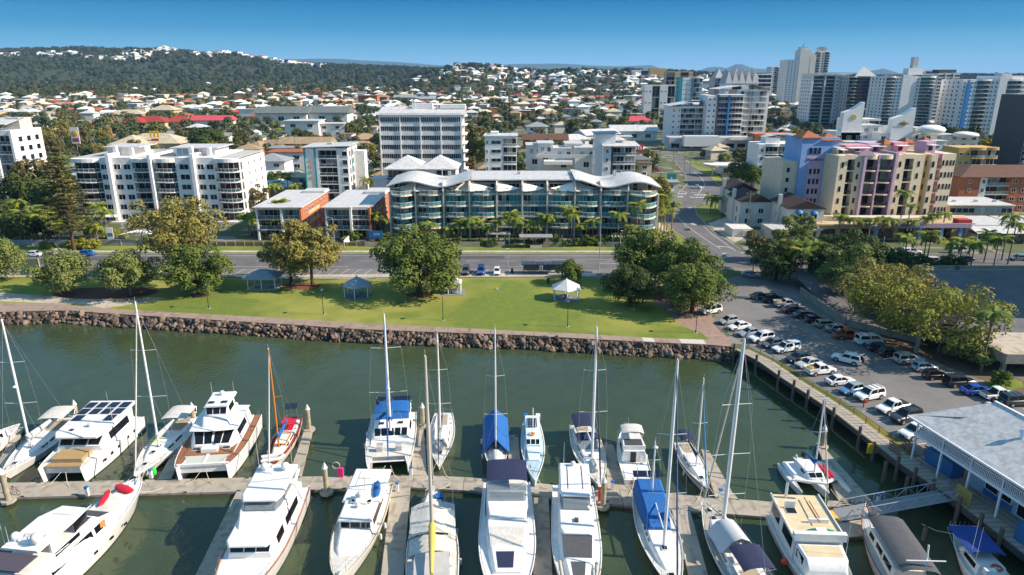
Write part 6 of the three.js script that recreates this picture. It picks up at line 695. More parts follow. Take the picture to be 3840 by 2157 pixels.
function carGeo(type) { return geoOf('car' + type, () => {
  const T = CT[type], B = new Blk(T.b), [a0, a1, yb, wb, t0, t1, yt, wt] = T.c, F = (u, v, s) => [lerp(lerp(a0, t0, v), lerp(a1, t1, v), u), lerp(yb, yt, v), s * lerp(wb, wt, v)], E = (front, u, v, o) => { const x = front ? lerp(a1, t1, v) : lerp(a0, t0, v); return [x + (front ? o : -o), lerp(yb, yt, v), lerp(-1, 1, u) * lerp(wb, wt, v)]; };
  const cab = new MB(); const q = (p) => cab.quad(...p); q([F(0, 0, 1), F(1, 0, 1), F(1, 1, 1), F(0, 1, 1)]); q([F(1, 0, -1), F(0, 0, -1), F(0, 1, -1), F(1, 1, -1)]); q([F(1, 0, 1), F(1, 0, -1), F(1, 1, -1), F(1, 1, 1)]); q([F(0, 0, -1), F(0, 0, 1), F(0, 1, 1), F(0, 1, -1)]);
  cab.grid([0, .25, .5, .75, 1].map((u) => [-1, -.5, 0, .5, 1].map((s) => { const p = F(u, 1, s); p[1] += .045 * (1 - s * s) * Math.sin(u * PI) + .004; return p; })));
  const sw = (u0, u1, s) => { const m = new MB(), v0 = .1, v1 = .86, p = [F(u0, v0, s), F(u1, v0, s), F(lerp(u0, u1, .97), v1, s), F(lerp(u0, u1, .03), v1, s)].map(([x, y, z]) => [x, y, z + s * .012]); s > 0 ? m.quad(...p) : m.quad(...p.reverse()); return m.geo(); };
  const ew = (f) => { const m = new MB(), p = [E(f, .07, .06, .015), E(f, .93, .06, .015), E(f, .9, .9, .015), E(f, .1, .9, .015)]; f ? m.quad(p[1], p[0], p[3], p[2]) : m.quad(...p); return m.geo(); };
  const bd = B.body(.12); for (const wx of T.w) for (const s of [-1, 1]) bd.tube([wx, T.r + .03, s * .5], [wx, T.r + .03, s * (B.at(wx)[2] - .0 + .012)], T.r + .06, T.r + .06, 12);
  const x0 = B.st[0][0], x1 = B.st[B.st.length - 1][0]; return { body: bd.geo(), cab: cab.geo(), sw: [[.06, .5], [.53, .94]].flatMap(([a, b]) => [sw(a, b, 1), sw(a, b, -1)]), ws: ew(true), rw: ew(false), wheel: geoOf('wh' + T.r, () => new MB().tube([0, 0, -.11], [0, 0, .11], T.r, T.r, 14).geo()), rim: geoOf('rm' + T.r, () => new MB().tube([0, 0, -.12], [0, 0, .12], T.r * .62, T.r * .62, 10).geo()), x0, x1, yl: B.st[B.st.length - 2][3] - .1, yt: B.st[0][3] - .12, wl: B.st[B.st.length - 2][2], wt: B.st[1][2] };
}); }
function car(type, x, z, ry, col, label, group, o = {}) {
  const g = thing('vehicle', label, type == 'ute' ? 'pickup' : type == 'van' ? 'van' : 'car', x, o.y ?? GY + .02, z, ry, group), k = carGeo(type), T = CT[type], pm = paintM(col); g.name = numbered(type == 'ute' ? 'parked_pickup' : type == 'van' ? 'parked_van' : 'parked_car');
  meshOf(k.body, 'body', pm, g); meshOf(k.cab, 'cabin', o.roof ? paintM(o.roof) : pm, g); meshOf(k.ws, 'windscreen', carGl, g); meshOf(k.rw, 'rear_window', carGl, g); k.sw.forEach((s) => meshOf(s, 'side_window', carGl, g));
  for (const wx of T.w) for (const s of [-1, 1]) { const w = meshOf(k.wheel, 'wheel', tyreM, g); w.position.set(wx, T.r, s * (T.b[2][2] - .06)); meshOf(k.rim, 'rim', rimM, w); meshOf(geoOf('arch' + T.r, () => new MB().tube([0, 0, -.01], [0, 0, .01], T.r + .05, T.r + .05, 14).geo()), 'wheel_arch', darkM, g).position.set(wx, T.r + .02, s * (T.b[2][2] + .006)); }
  for (const s of [-1, 1]) { bx(g, 'headlight', headM, k.x1 - .28, k.x1 - .06, k.yl - .1, k.yl + .06, s * (k.wl - .26), s * (k.wl - .03)); bx(g, 'tail_light', tailM, k.x0 - .01, k.x0 + .12, k.yt - .14, k.yt + .12, s * (k.wt - .22), s * (k.wt - .02)); bx(g, 'mirror', pm, T.c[1] - .35, T.c[1] - .22, T.c[2] + .02, T.c[2] + .16, s * (T.c[3] + .03), s * (T.c[3] + .2)); }
  bx(g, 'grille', darkM, k.x1 - .05, k.x1 + .01, k.yl - .32, k.yl - .12, -.45, .45); bx(g, 'number_plate', W.white, k.x0 - .02, k.x0 + .03, .55, .66, -.18, .18);
  if (T.tray) { if (o.tray == 'flat') { bx(g, 'tray', W.steel, -2.75, -.85, 1.0, 1.1, -.95, .95); for (const s of [-1, 1]) bx(g, 'tray_side', pm, -2.75, -.85, 1.1, 1.38, s * .93 - .02, s * .93 + .02); bx(g, 'tray_gate', pm, -2.78, -2.73, 1.1, 1.38, -.93, .93); new MB().ball(-2, 1.2, 0, .7, .3, .6, 9, 6).mesh('straw_load', mt(0xb08a3e, 1, { map: grainFine }), g); } else if (o.tray == 'canopy') { const c = new Blk([[-2.5, 1.05, .84, 1.7, .7], [-.8, 1.05, .84, 1.74, .7]]); c.body(.06).mesh('canopy', pm, g); for (const s of [-1, 1]) c.sideWin(new MB(), -2.2, -1.1, .25, .8, s).mesh('canopy_window', carGl, g); } else bx(g, 'tonneau', darkM, -2.45, -.95, 1.055, 1.1, -.78, .78); }
  if (o.rack) for (let i = 0; i < o.rack; i++) bx(g, 'roof_bar', darkM, lerp(T.c[4] + .4, T.c[5] - .3, i / Math.max(1, o.rack - 1)) - .03, lerp(T.c[4] + .4, T.c[5] - .3, i / Math.max(1, o.rack - 1)) + .03, T.c[6] + .06, T.c[6] + .1, -T.c[7], T.c[7]);
  if (o.spare) { const w = meshOf(k.wheel, 'spare_wheel', tyreM, g); w.position.set(k.x0 - .14, 1.0, 0); w.rotation.y = PI / 2; }
  return g; }
const LW = -2.78, RW = .1, wht = 0xe6e6e4, blk = 0x17181b, slv = 0xa4a8ac, gry = 0x55595e;
for (const [t, x, z, ry, c, l, o] of [
  ['suv', 39.8,-129.27, -2.7, wht, 'white wagon half hidden under the corner fig tree'], ['hatch', 41.58,-123.29, LW, slv, 'silver hatchback, first clear car of the boardwalk row'], ['sedan', 42.68,-120.27, LW, wht, 'white sedan second from the fig tree by the bollards'], ['sedan', 43.46,-116.98, LW, 0x8d97a4, 'bluish silver sedan in the boardwalk row'], ['suv', 44.69,-114.23, LW, wht, 'white car with roof bars next to bluish silver sedan', { rack: 2 }], ['hatch', 45.73,-111.59, LW, gry, 'dark grey hatchback in the boardwalk row'], ['ute', 47.28,-109.41, LW, wht, 'white pickup with matching canopy and roof bars', { tray: 'canopy', rack: 3 }], ['sedan', 47.75,-105.28, LW, blk, 'black sedan left of the straw loaded pickup'], ['sedan', 48.53,-102.99, LW, 0xb9b6ae, 'champagne sedan beside the straw loaded pickup'], ['ute', 49.27,-100.18, .25, wht, 'white tray pickup loaded with straw', { tray: 'flat' }], ['sedan', 50.69,-96.35, .2, wht, 'white sedan backed up to the boardwalk'], ['hatch', 50.91,-93.3, LW, 0x4f7fae, 'pale blue hatchback with grey roof', { roof: 0x8fa0a6 }], ['suv', 52.61,-91.32, LW, wht, 'white four wheel drive with three roof bars by red hydrant', { rack: 3 }], ['ute', 53.95,-87.44, LW, wht, 'white pickup with black tray cover by red hydrant', {}], ['suv', 54.32,-84.63, LW, 0x2b2c2e, 'black four wheel drive next to the restaurant roof', { rack: 2 }], ['suv', 53.14,-80.28, LW, wht, 'white car partly under the restaurant verandah'],
  ['sedan', 53.13,-138.46, RW, 0x24403f, 'dark green sedan, farthest of the back row'], ['suv', 55.06,-136.32, RW, blk, 'black wagon second in the back row'], ['ute', 56.71,-133.21, RW, 0xc9cbcc, 'pale silver pickup in the shaded back row', { tray: 'flat' }], ['sedan', 56.66,-129.75, RW, 0x3a1a1e, 'dark red sedan beside the pale silver pickup'], ['sedan', 57.64,-126.67, RW, 0x1c2b33, 'black sedan with bluish screen in the back row'], ['hatch', 58.52,-123.95, RW, 0x2d1a20, 'maroon hatchback beside the beige wagon'], ['wagon', 59.82,-121.33, RW, 0x9d9583, 'beige station wagon in the back row'], ['sedan', 60.65,-119.01, RW, 0x8a8d90, 'silver sedan between beige wagon and orange pickup'], ['ute', 60.75,-115.59, RW, 0xa2451f, 'burnt orange pickup with roll bar'], ['van', 63.21,-112.71, RW, wht, 'white van with roof racks under the yellow green tree', { rack: 3 }], ['sedan', 63.81,-109.77, RW, blk, 'black sedan next to the white van'], ['hatch', 64.39,-107.48, RW, 0x202124, 'black hatchback beside the gold four wheel drive'], ['suv', 65.69,-104.45, RW, 0xb9b4a6, 'gold and white four wheel drive in the sun', { rack: 2 }], ['hatch', 66.64,-101.41, RW, 0xaab0b5, 'silver hatchback right of the gold four wheel drive'], ['hatch', 66.58,-98.38, RW, 0x1b1416, 'glossy black hatchback with red lights'], ['suv', 68.71,-95.78, RW, 0x2f3438, 'dark green grey four wheel drive with roof tray', { rack: 4, spare: 1 }], ['sedan', 69.56,-93.03, RW, 0x1f4fa6, 'bright blue sedan near the restaurant roof'], ['ute', 71.67,-91.32, RW, wht, 'white pickup above the restaurant roof ridge', {}], ['suv', 73.02,-89.4, RW, 0x2d3a36, 'dark four wheel drive with tray at right picture edge', { rack: 3 }],
  ['suv', 55.55,-104.62, 2.42, wht, 'white four wheel drive driving through the car park', { rack: 2, spare: 1 }], ['sedan', 56.55,-155.04, -.4, 0x8d9094, 'grey sedan at the shaded car park entry'], ['wagon', 71.74,-154.04, .9, 0xd5d7d8, 'white wagon in deep shade under the palms'],
  ['suv', -11.11,-158.1, -PI / 2, 0x4c4e50, 'dark grey car, leftmost of three nosed to the lawn'], ['suv', -7.47,-158.1, -PI / 2, 0x23519f, 'blue four wheel drive with roof rack nosed to the lawn', { rack: 4 }], ['hatch', -3.63,-157.75, -PI / 2, wht, 'white hatchback nosed to the lawn by the bus stop'], ['sedan', -15.59,-176.5, PI, 0x3a3f45, 'dark sedan on the far side of the road'], ['sedan', -57.11,-167.6, PI, slv, 'silver car on the road behind the olive trees'], ['hatch', -125.62,-174.4, 0, 0xdedede, 'white hatchback parked by the left garden fence'], ['hatch', -121.09,-176.5, 0, wht, 'second white car by the left garden fence'], ['hatch', -112.28,-175.23, 0, 0x1d62a8, 'blue hatchback parked before the tiered pine'], ['sedan', 77.69,-288.18, 2.6, wht, 'white car turning on the winding side road'],
  ['van', 119.87,-177.78, 0, wht, 'white van parked before the shops'], ['ute', 106.8,-176.92, 0, wht, 'white pickup parked before the shops', { tray: 'canopy' }], ['sedan', 101.39,-177.35, 0, slv, 'silver car half hidden beside white pickup'], ['suv', 105.61,-167.21, PI, 0xdcdcda, 'white wagon driving past the shops'], ['sedan', 116.16,-169.55, PI, 0x2b3a44, 'dark car driving past the shops'], ['hatch', 130.51,-170.34, PI, 0x58707f, 'grey blue car by the right edge of the road'], ['suv', -174.66,-240.54, 0, wht, 'white car in the lane by the left edge apartments'], ['hatch', 99.27,-321.34, .3, gry, 'dark grey car parked beside the bend island'], ['suv', 71.47,-340.8, .2, 0x7a2226, 'dark red car behind the corner kiosk'],
]) car(t, x, z, ry, c, l, null, o);
[[140, 347, 0x2a5fae, 'blue'], [155, 343, wht, 'white'], [170, 342, wht, 'white'], [182, 341, wht, 'white'], [196, 345, wht, 'white'], [207, 345, slv, 'silver'], [150, 354, wht, 'white'], [183, 354, 0xa81d2a, 'red'], [285, 371, 0xa81d2a, 'red']].forEach(([px, py, c, n], i) => { const [x, z] = [[-349.88,-533.79],[-354.38,-548.18],[-352,-551.9],[-350.53,-555.66],[-337.13,-540.89],[-333.73,-540.89],[-331.97,-510.31],[-322.34,-510.31],[-265,-460.87]][i]; car(i % 2 ? 'sedan' : 'hatch', x, z, i * .3, c, n + ' car in the distant lot left of the apartment block' + (i == 8 ? ', by the fuel sign' : ''), 'cars in the distant left lot', { y: landY(x, z) + .05 }); });
// ---- boardwalk, restaurant, parking deck ---------------------------------------------------
const plankT = tex(256, 2.4, (u, v, i, j) => { const f = (v * 16) % 1, k = Math.floor(v * 16); return f < .1 ? .32 : mix3([.55, .51, .46], [.72, .68, .62], Math.abs(Math.sin(k * 91.7)) * .7 + N64(u * .3, v) * .3); });
const pileM = mt(0x6f675c, .95, { map: grainFine }), woodDk = mt(0x57524b, .95, { map: grainFine });
{
  const g = new THREE.Group(); put(g, 'boardwalk', 'grey timber boardwalk on piles along the car park', 'boardwalk'); const O = deckOut.slice(0, 11), I = deckIn.slice(0, 11);
  for (let i = 0; i < O.length - 1; i++) { new MB().prism([O[i], O[i + 1], I[i + 1], I[i]], 2.1, 2.3).mesh('deck_section', mt(0xffffff, .95, { map: plankT }), g); new MB().prism(strip([O[i], O[i + 1]], i < 9 ? .22 : .2), 1.7, 2.36).mesh('edge_beam', woodDk, g); }
  let acc = 0; for (let i = 0; i < I.length - 1; i++) { const l = Math.hypot(I[i + 1][0] - I[i][0], I[i + 1][1] - I[i][1]), n = Math.max(1, Math.round(l / 2.6)); for (let k = 0; k < n; k++) { if (i > 7) continue; const x = lerp(I[i][0], I[i + 1][0], k / n) - .15, z = lerp(I[i][1], I[i + 1][1], k / n); bx(g, 'rail_post', W.timber, x - .05, x + .05, 2.3, 3.35, z - .05, z + .05); } if (i < 8) for (const y of [2.8, 3.3]) new MB().tube([I[i][0] - .15, y, I[i][1]], [I[i + 1][0] - .15, y, I[i + 1][1]], .03, .03, 5).mesh('hand_rail', woodDk, g); }
  for (const [x, z] of [[38.56,-109.29],[40.75,-104.49],[42.1,-98.24],[43.06,-94.66],[43.78,-91.3],[44.58,-87.78],[45.08,-85.75],[46.1,-80.34],[47.17,-73.01],[47.79,-70.43],[48.47,-67.99],[49.3,-64.58],[49.73,-61.58],[50.15,-59.12]]) new MB().tube([x - .25, -2, z + .1], [x - .25, 3.5, z + .1], .24, .22, 9).mesh('pile', pileM, g);
  bx(g, 'yellow_sign', M.yellow, 45.6, 47.0, 1.1, 2.5, -77.6, -77.5);
  [[45.31,-72.64, 2.9], [46.38,-69.73, 2.7], [41.57,-60.75, 1.6], [44.02,-61.73, 1.7], [46.53,-77.64, 2.6]].forEach(([x, z, h]) => { const p = thing('mooring_pile', 'bare grey timber pile standing in water near the restaurant', 'pile', x, 0, z, 0, 'bare piles near the restaurant'); new MB().tube([0, -2, 0], [0, h, 0], .26, .23, 9).mesh('shaft', pileM, p); new MB().tube([0, h, 0], [0, h + .12, 0], .24, .1, 9).mesh('cap', woodDk, p); });
}
{ // restaurant
  const g = thing('restaurant', 'white and blue two storey wharf restaurant with grey iron roof', 'building', 49.3, GY, -74.6, -1.373), blueP = mt(0x2f6ea6, .7, { map: grainSoft }), wh = mt(0xd9dee4, .6), roofM = mt(0xdededb, .65, { bumpMap: ribT, bumpScale: .03, map: grainMid });
  bx(g, 'deck', mt(0xffffff, .95, { map: plankT }), 0, 38, -.05, .22, -12, 1.4); bx(g, 'lower_wall', mt(0x9db9d0, .7, { map: grainSoft }), 6, 38, .22, 3.5, -11.6, -2.6); bx(g, 'upper_floor', wh, 0, 38, 3.5, 3.85, -11.8, .1); bx(g, 'upper_wall', W.white, 2, 38, 3.85, 5.9, -11.6, -2.2);
  for (let i = 0; i < 10; i++) { const x = .3 + i * 4; bx(g, 'column', wh, x - .1, x + .1, .22, 3.5, -.15, .05); bx(g, 'upper_post', wh, x - .08, x + .08, 3.85, 5.9, -.12, .04); if (i < 9) { const r = new MB().box(x + .1, x + 3.9, 4.85, 4.95, -.06, .02).box(x + .1, x + 3.9, 3.95, 4.02, -.06, .02).mesh('balustrade', wh, g); const b = new MB(); for (let k = .3; k < 3.8; k += .2) b.box(x + k, x + k + .06, 4.02, 4.85, -.04, 0); b.mesh('balusters', wh, r); } }
  for (let i = 0; i < 7; i++) { const x = 8 + i * 4.2; if (i == 1 || i == 2) { win(g, x + 2, 1.8, -2.58, 3.6, 2.8, 0, wh, GLS.dark, 2, 'glass_door'); } else { win(g, x + 2, 2, -2.58, 3.4, 1.9, 0, wh, i % 2 ? GLS.warm : GLS.dark, 2); bx(g, 'blue_panel', blueP, x + .2, x + 3.8, .3, 1, -2.59, -2.5); } } for (let i = 0; i < 8; i++) win(g, 4.5 + i * 4.1, 4.9, -2.18, 3, 1.6, 0, wh, GLS.blue, 3);
  for (const [x, z] of [[15.6, 1]]) bx(g, 'blue_screen', blueP, x, x + 2.6, .22, 2.5, z, z + .1); bx(g, 'blue_stall', blueP, 1, 5, .22, 2.2, -3, -1.2); for (const [x, z] of [[-2.4, -1], [-2.4, 1], [-.4, -2.4]]) { const c = new MB(); for (let k = 0; k < 4; k++) c.box(x, x + 2, .3 + k * .34, .5 + k * .34, z, z + .08); c.mesh('timber_crate', mt(0x8a6650, .9, { map: grainFine }), g); } bx(g, 'yellow_notice', mt(0x8f8347, .8), 8.4, 10.4, .4, 2.2, 1.3, 1.4);
  const P = (x, y, z) => [x, y, z], rf = new MB(); rf.quad(P(-.6, 5.85, .7), P(38, 5.85, .7), P(38, 8.7, -7.4), P(3.2, 8.7, -7.4)).quad(P(38, 5.85, -12.4), P(8.4, 5.85, -12.4), P(3.2, 8.7, -7.4), P(38, 8.7, -7.4)).tri(P(-.6, 5.85, .7), P(3.2, 8.7, -7.4), P(3, 5.85, -7)).box(-.6, 38, 5.7, 5.84, -12, .7); rf.mesh('roof', roofM, g); new MB().quad(P(-.7, 5.86, .6), P(3.4, 7.3, -3), P(3.4, 7.3, -4.4), P(-.7, 5.86, -7)).tri(P(-.7, 5.86, -7), P(3.4, 7.3, -4.4), P(3.4, 5.86, -7)).mesh('porch_roof', roofM, g); bx(g, 'ridge_cap', wh, 3, 38, 8.68, 8.8, -7.55, -7.25); bx(g, 'gutter', wh, -.6, 38, 5.66, 5.9, .7, .86);
  for (const [x, z] of [[9.4, -4.6], [20, -5.4]]) { const v = new MB().tube([x, 6.6, z], [x, 8.4, z], .22, .22, 8).tube([x, 8.4, z], [x, 8.8, z], .42, .1, 9).mesh('roof_vent', wh, g); } const dish = new MB(); dish.ball(1.6, 7.6, -8.2, .5, .2, .5, 10, 4).mesh('satellite_dish', W.mid, g);
}
{ // raised parking deck
  const g = thing('parking_deck', 'raised concrete parking deck with parapet at right', 'parking deck', 77.4, GY, -99); const c = mt(0xb1a899, .9, { map: grainMid }), D = [[0, 0], [58, 2], [58, -52], [-1.5, -52], [-.4, -13]]; new MB().prism(D, 2.4, 3).mesh('slab', mt(0xffffff, .92, { map: concT }), g); new MB().prism([[.3, -12], [57, -10], [57, -51.5], [-1, -51.5]], 3.004, 3.012, false).mesh('asphalt_topping', M.asph, g); for (let i = 0; i < D.length; i++) { const a = D[i], b = D[(i + 1) % 5]; if (i == 1) continue; new MB().prism(strip([a, b], .22), 2.3, 3.9).mesh('parapet', c, g); } for (const [x, z] of [[1, -1.4], [14, -1], [27, -.6], [1, -18], [1, -34], [14, -18]]) bx(g, 'column', c, x, x + .6, 0, 2.4, z - .6, z);
  new MB().quad([-14, 0, -26], [-11, 0, -26], [-1, 3, -50], [-14, 3, -50]).mesh('ramp', M.asph, g); const rw = thing('ramp_wall', 'low concrete ramp wall behind the back row of cars', 'wall', 63.3, GY, -122); new MB().prism([[0, 0], [.3, 0], [-.2, -20], [-.5, -20]], 0, 1.5).mesh('wall_panel', c, rw); new MB().prism([[.4, 0], [.7, 0], [10, 10], [9.7, 10]], 0, 1.3).mesh('wall_panel', c, rw);
  sheet('back_garden_bed', [[65, -120], [69, -121], [78, -112], [80, -96], [76, -92], [73.5, -98], [70, -106], [66, -114]], GY + .03, mt(0x75624a, 1, { map: grainMid }), 'dry leaf litter bed under the yellow green tree'); sheet('deck_lawn', [[73.82,-97.21],[78.44,-99.42],[79.39,-97.21],[78.24,-95.08],[74.49,-93.71],[72.69,-93.71]], GY + .04, M.grass, 'small lawn patch by the parking deck steps');
}
for (let i = 0; i < 14; i++) { const z = -112 + i * 3.1; const x = poly1(deckOut.map(([a, b]) => [b, a]).sort((p, q) => p[0] - q[0]), z) + 4.6; new MB().quad([x, GY + .02, z], [x + 5, GY + .02, z - 1.1], [x + 5, GY + .02, z - 1.22], [x, GY + .02, z - .12]).mesh('bay_line', M.paint, carpark); } for (let i = 0; i < 17; i++) { const z = -136 + i * 3, x = lerp(57, 77, i / 17); new MB().quad([x - 2.8, GY + .02, z], [x + 2, GY + .02, z - .5], [x + 2, GY + .02, z - .62], [x - 2.8, GY + .02, z - .12]).mesh('bay_line', M.paint, carpark); }
[[41.07,-118.19], [41.99,-117.38], [40.08,-118.81], [42.63,-115.78], [43.19,-114.23], [43.74,-112.71]].forEach(([x, z]) => { const b = thing('bollard', 'short timber bollard on the paving before the parked cars', 'bollard', x, GY, z, 0, 'timber bollards by the paving'); new MB().tube([0, 0, 0], [0, .9, 0], .11, .1, 8).mesh('post', mt(0x7d5b45, .9), b); new MB().tube([0, .9, 0], [0, .96, 0], .1, .03, 8).mesh('cap', W.dark, b); });
{ const h = thing('fire_hydrant', 'red hydrant stand on the grass by the boardwalk', 'hydrant', 50.48, GY, -88.54, 0); new MB().tube([0, 0, 0], [0, 1.1, 0], .09).tube([-.3, 1, 0], [.5, 1.1, 0], .12).mesh('stand', W.red, h); new MB().ball(0, 1.2, 0, .14).mesh('valve', W.red, h); }
// ---- floating docks ---------------------------------------------------------------------------
const DY = .5, dockT = tex(512, 9, (u, v) => { const a = fbm(u, v), st = Math.max(0, N16(u, v + .3) - .58); return mix3(mix3([.56, .53, .48], [.69, .66, .60], a * .6 + N128(u, v) * .25 + rnd() * .2), [.40, .37, .33], st * 1.2); });
const dockM = mt(0xffffff, .92, { map: dockT }), fender = mt(0x6d6459, .9, { map: grainFine });
const dockBack = [[-73.46,-71.28],[-59.68,-71.87],[-31.66,-72.98],[-9.56,-73.59],[5.35,-71.37],[23.53,-68.85],[34.52,-67.38],[38.56,-66.78]], dockFront = [[-70.65,-68],[-57.5,-68.85],[-31.82,-70.05],[-23.63,-70.38],[-11.65,-70.87],[-3.67,-70.05],[11.51,-67.54],[19.99,-66.19],[28.52,-65.17],[34.76,-64.31]];
function pontoon(g, pl, name = 'pontoon') { new MB().prism(pl, DY - .28, DY).mesh(name, dockM, g); new MB().prism(pl.map(([x, z]) => { const c = pl.reduce((s, p) => [s[0] + p[0] / pl.length, s[1] + p[1] / pl.length], [0, 0]); return [c[0] + (x - c[0]) * 1.0, z]; }), DY - .75, DY - .3).mesh('float', fender, g); }
const dock = new THREE.Group(); put(dock, 'main_dock', 'long concrete floating walkway crossing the marina', 'dock');
for (let x = -74; x < 36.5; x += 6.2) { const e = Math.min(x + 6.14, 37.2); pontoon(dock, [[x, poly1(dockBack, x)], [e, poly1(dockBack, e)], [e, poly1(dockFront, e)], [x, poly1(dockFront, x)]]); const zb = poly1(dockBack, x + 3), zf = poly1(dockFront, x + 3); if (Math.round(x) % 3 == 0) new MB().prism([[x + 1.4, zb + .5], [x + 2.8, zb + .5], [x + 2.8, zb + 1.3], [x + 1.4, zb + 1.3]], DY, DY + .02).mesh('service_lid', mt(0xa49c90, .9), dock); for (const z of [zb + .12, zf - .12]) bx(dock, 'cleat', W.dark, x + 4.2, x + 4.6, DY, DY + .12, z - .05, z + .05); }
[[[[-27.38,-72.55],[-25.91,-72.98],[-27.82,-85.46],[-28.89,-84.9]], 'finger dock beside the red wooden sailboat'], [[[-12.52,-73.33],[-10.48,-73.42],[-12.4,-85.8],[-13.34,-85.35]], 'finger dock between the blue topped catamaran and white sloop'], [[[-.58,-72.47],[1.25,-71.95],[0.82,-83.35],[-.33,-83.35]], 'finger dock between blue covered sloop and pale blue launch'], [[[11.36,-70.54],[14.22,-70.05],[13.45,-80.61],[13.25,-81.44],[12.43,-81.34]], 'finger dock between navy hooded sloop and white cruiser'], [[[23.74,-68.77],[26.42,-68.15],[26.03,-69.89],[25.88,-79.2],[24.94,-79.6]], 'finger dock right of the small navy bimini sloop'], [[[37.63,-66.93],[40.69,-66.33],[41.67,-68.93],[41.3,-80],[40.43,-79.8]], 'finger dock right of the trimaran'], [[[-43.2,-72.38],[-41.64,-72.47],[-44.95,-87.19],[-45.85,-87.19]], 'finger dock between kayak sloop and teak decked catamaran'], [[[-32.61,-70.13],[-30.47,-70.21],[-28.7,-55.89],[-29.89,-54.03],[-30.98,-53.5]], 'finger dock left of the large motor yacht'], [[[-14.4,-70.87],[-12.19,-71.03],[-10.37,-52.98],[-12.63,-52.98]], 'finger dock between cruiser and tarpaulin covered sailboat'], [[[2.24,-69.25],[4.27,-68.93],[3.91,-52.98],[2.1,-52.98]], 'finger dock between navy flybridge boat and hardtop cruiser'], [[[18.16,-66.63],[20.16,-66.33],[19.16,-54.03],[17.31,-53.5]], 'finger dock right of the blue canvas sloop'], [[[-63.12,-70.87],[-61.89,-70.87],[-68.34,-85.46],[-69.34,-85.46]], 'finger dock at the left picture edge']].forEach(([pl, l]) => { const g = new THREE.Group(); put(g, 'finger_dock', l, 'dock', 'finger docks'); pontoon(g, pl); const t = pl[pl.length - 2]; bx(g, 'cleat', W.dark, t[0] - .4, t[0], DY, DY + .12, t[1] + .4, t[1] + .5); new MB().prism([[lerp(pl[0][0], pl[1][0], .3), pl[0][1] - 1.2], [lerp(pl[0][0], pl[1][0], .7), pl[0][1] - 1.2], [lerp(pl[0][0], pl[1][0], .7), pl[0][1] - 2], [lerp(pl[0][0], pl[1][0], .3), pl[0][1] - 2]], DY, DY + .015).mesh('grip_mat', mt(0x8e877b, .95), g); });
{ const g = new THREE.Group(); put(g, 'landing_dock', 'wide concrete landing at the foot of the gangway', 'dock', 'finger docks'); pontoon(g, [[36.6, -68.2], [41.6, -67.8], [42.2, -62.5], [35.6, -61.6], [34.4, -64.4]]); bx(g, 'edge_board', woodDk, 35.6, 42, DY - .1, DY + .03, -61.6, -61.5); }
[[-58.36,-68.23, 4.03, 'white capped pile beside the bicycle'], [-21.9,-69.89, 3.72, 'white capped pile in the middle of the dock by the pink locker'], [10.41,-67.16, 3.69, 'white capped pile by the red fire post'], [-28.22,-84.9, 3.57, 'white capped pile at the wooden sailboat finger end'], [-12.48,-85.57, 3.52, 'white capped pile at the catamaran finger end'], [-45.18,-86.95, 2.88, 'white capped pile behind the kayak sloop'], [-63.13,-88.97, 2.22, 'white capped pile behind the solar roofed catamaran'], [41.22,-80.41, 3, 'white capped pile at the trimaran finger end']].forEach(([x, z, h, l]) => { const g = thing('dock_pile', l, 'pile', x, 0, z, 0, 'white capped dock piles'); new MB().tube([0, -2, 0], [0, h, 0], .3, .3, 12).mesh('shaft', mt(0xb7a98c, .8, { map: grainMid }), g); new MB().tube([0, h, 0], [0, h + .75, 0], .34, .03, 12).mesh('white_cap', W.white, g); new MB().prism(Array.from({ length: 8 }, (_, i) => [Math.cos(i * PI / 4 + .39) * .8, Math.sin(i * PI / 4 + .39) * .8]), .32, .62).mesh('pile_guide', dockM, g); });
[[-49.71,-69.17, 'left of the large yacht bow'], [-44.09,-72.81, 'beside the green net'], [-28.19,-73.24, 'near the inflatable on the wooden sailboat'], [-12.43,-73.42, 'at the catamaran finger'], [-13.56,-70.05, 'behind the cruiser with blue kayak'], [-.49,-72.81, 'at the bow of the blue covered sloop'], [11.91,-70.38, 'behind the white cruiser'], [24.23,-68.7, 'left of the walking man'], [42.02,-67.54, 'behind the gangway truss']].forEach(([x, z, l]) => { const g = thing('power_pedestal', 'white and blue power pedestal ' + l, 'pedestal', x, DY, z, 0, 'dock power pedestals'); bx(g, 'body', W.white, -.17, .17, 0, 1.05, -.15, .15); bx(g, 'cap', mt(0x2f6fb0, .5), -.2, .2, 1.05, 1.25, -.18, .18); });
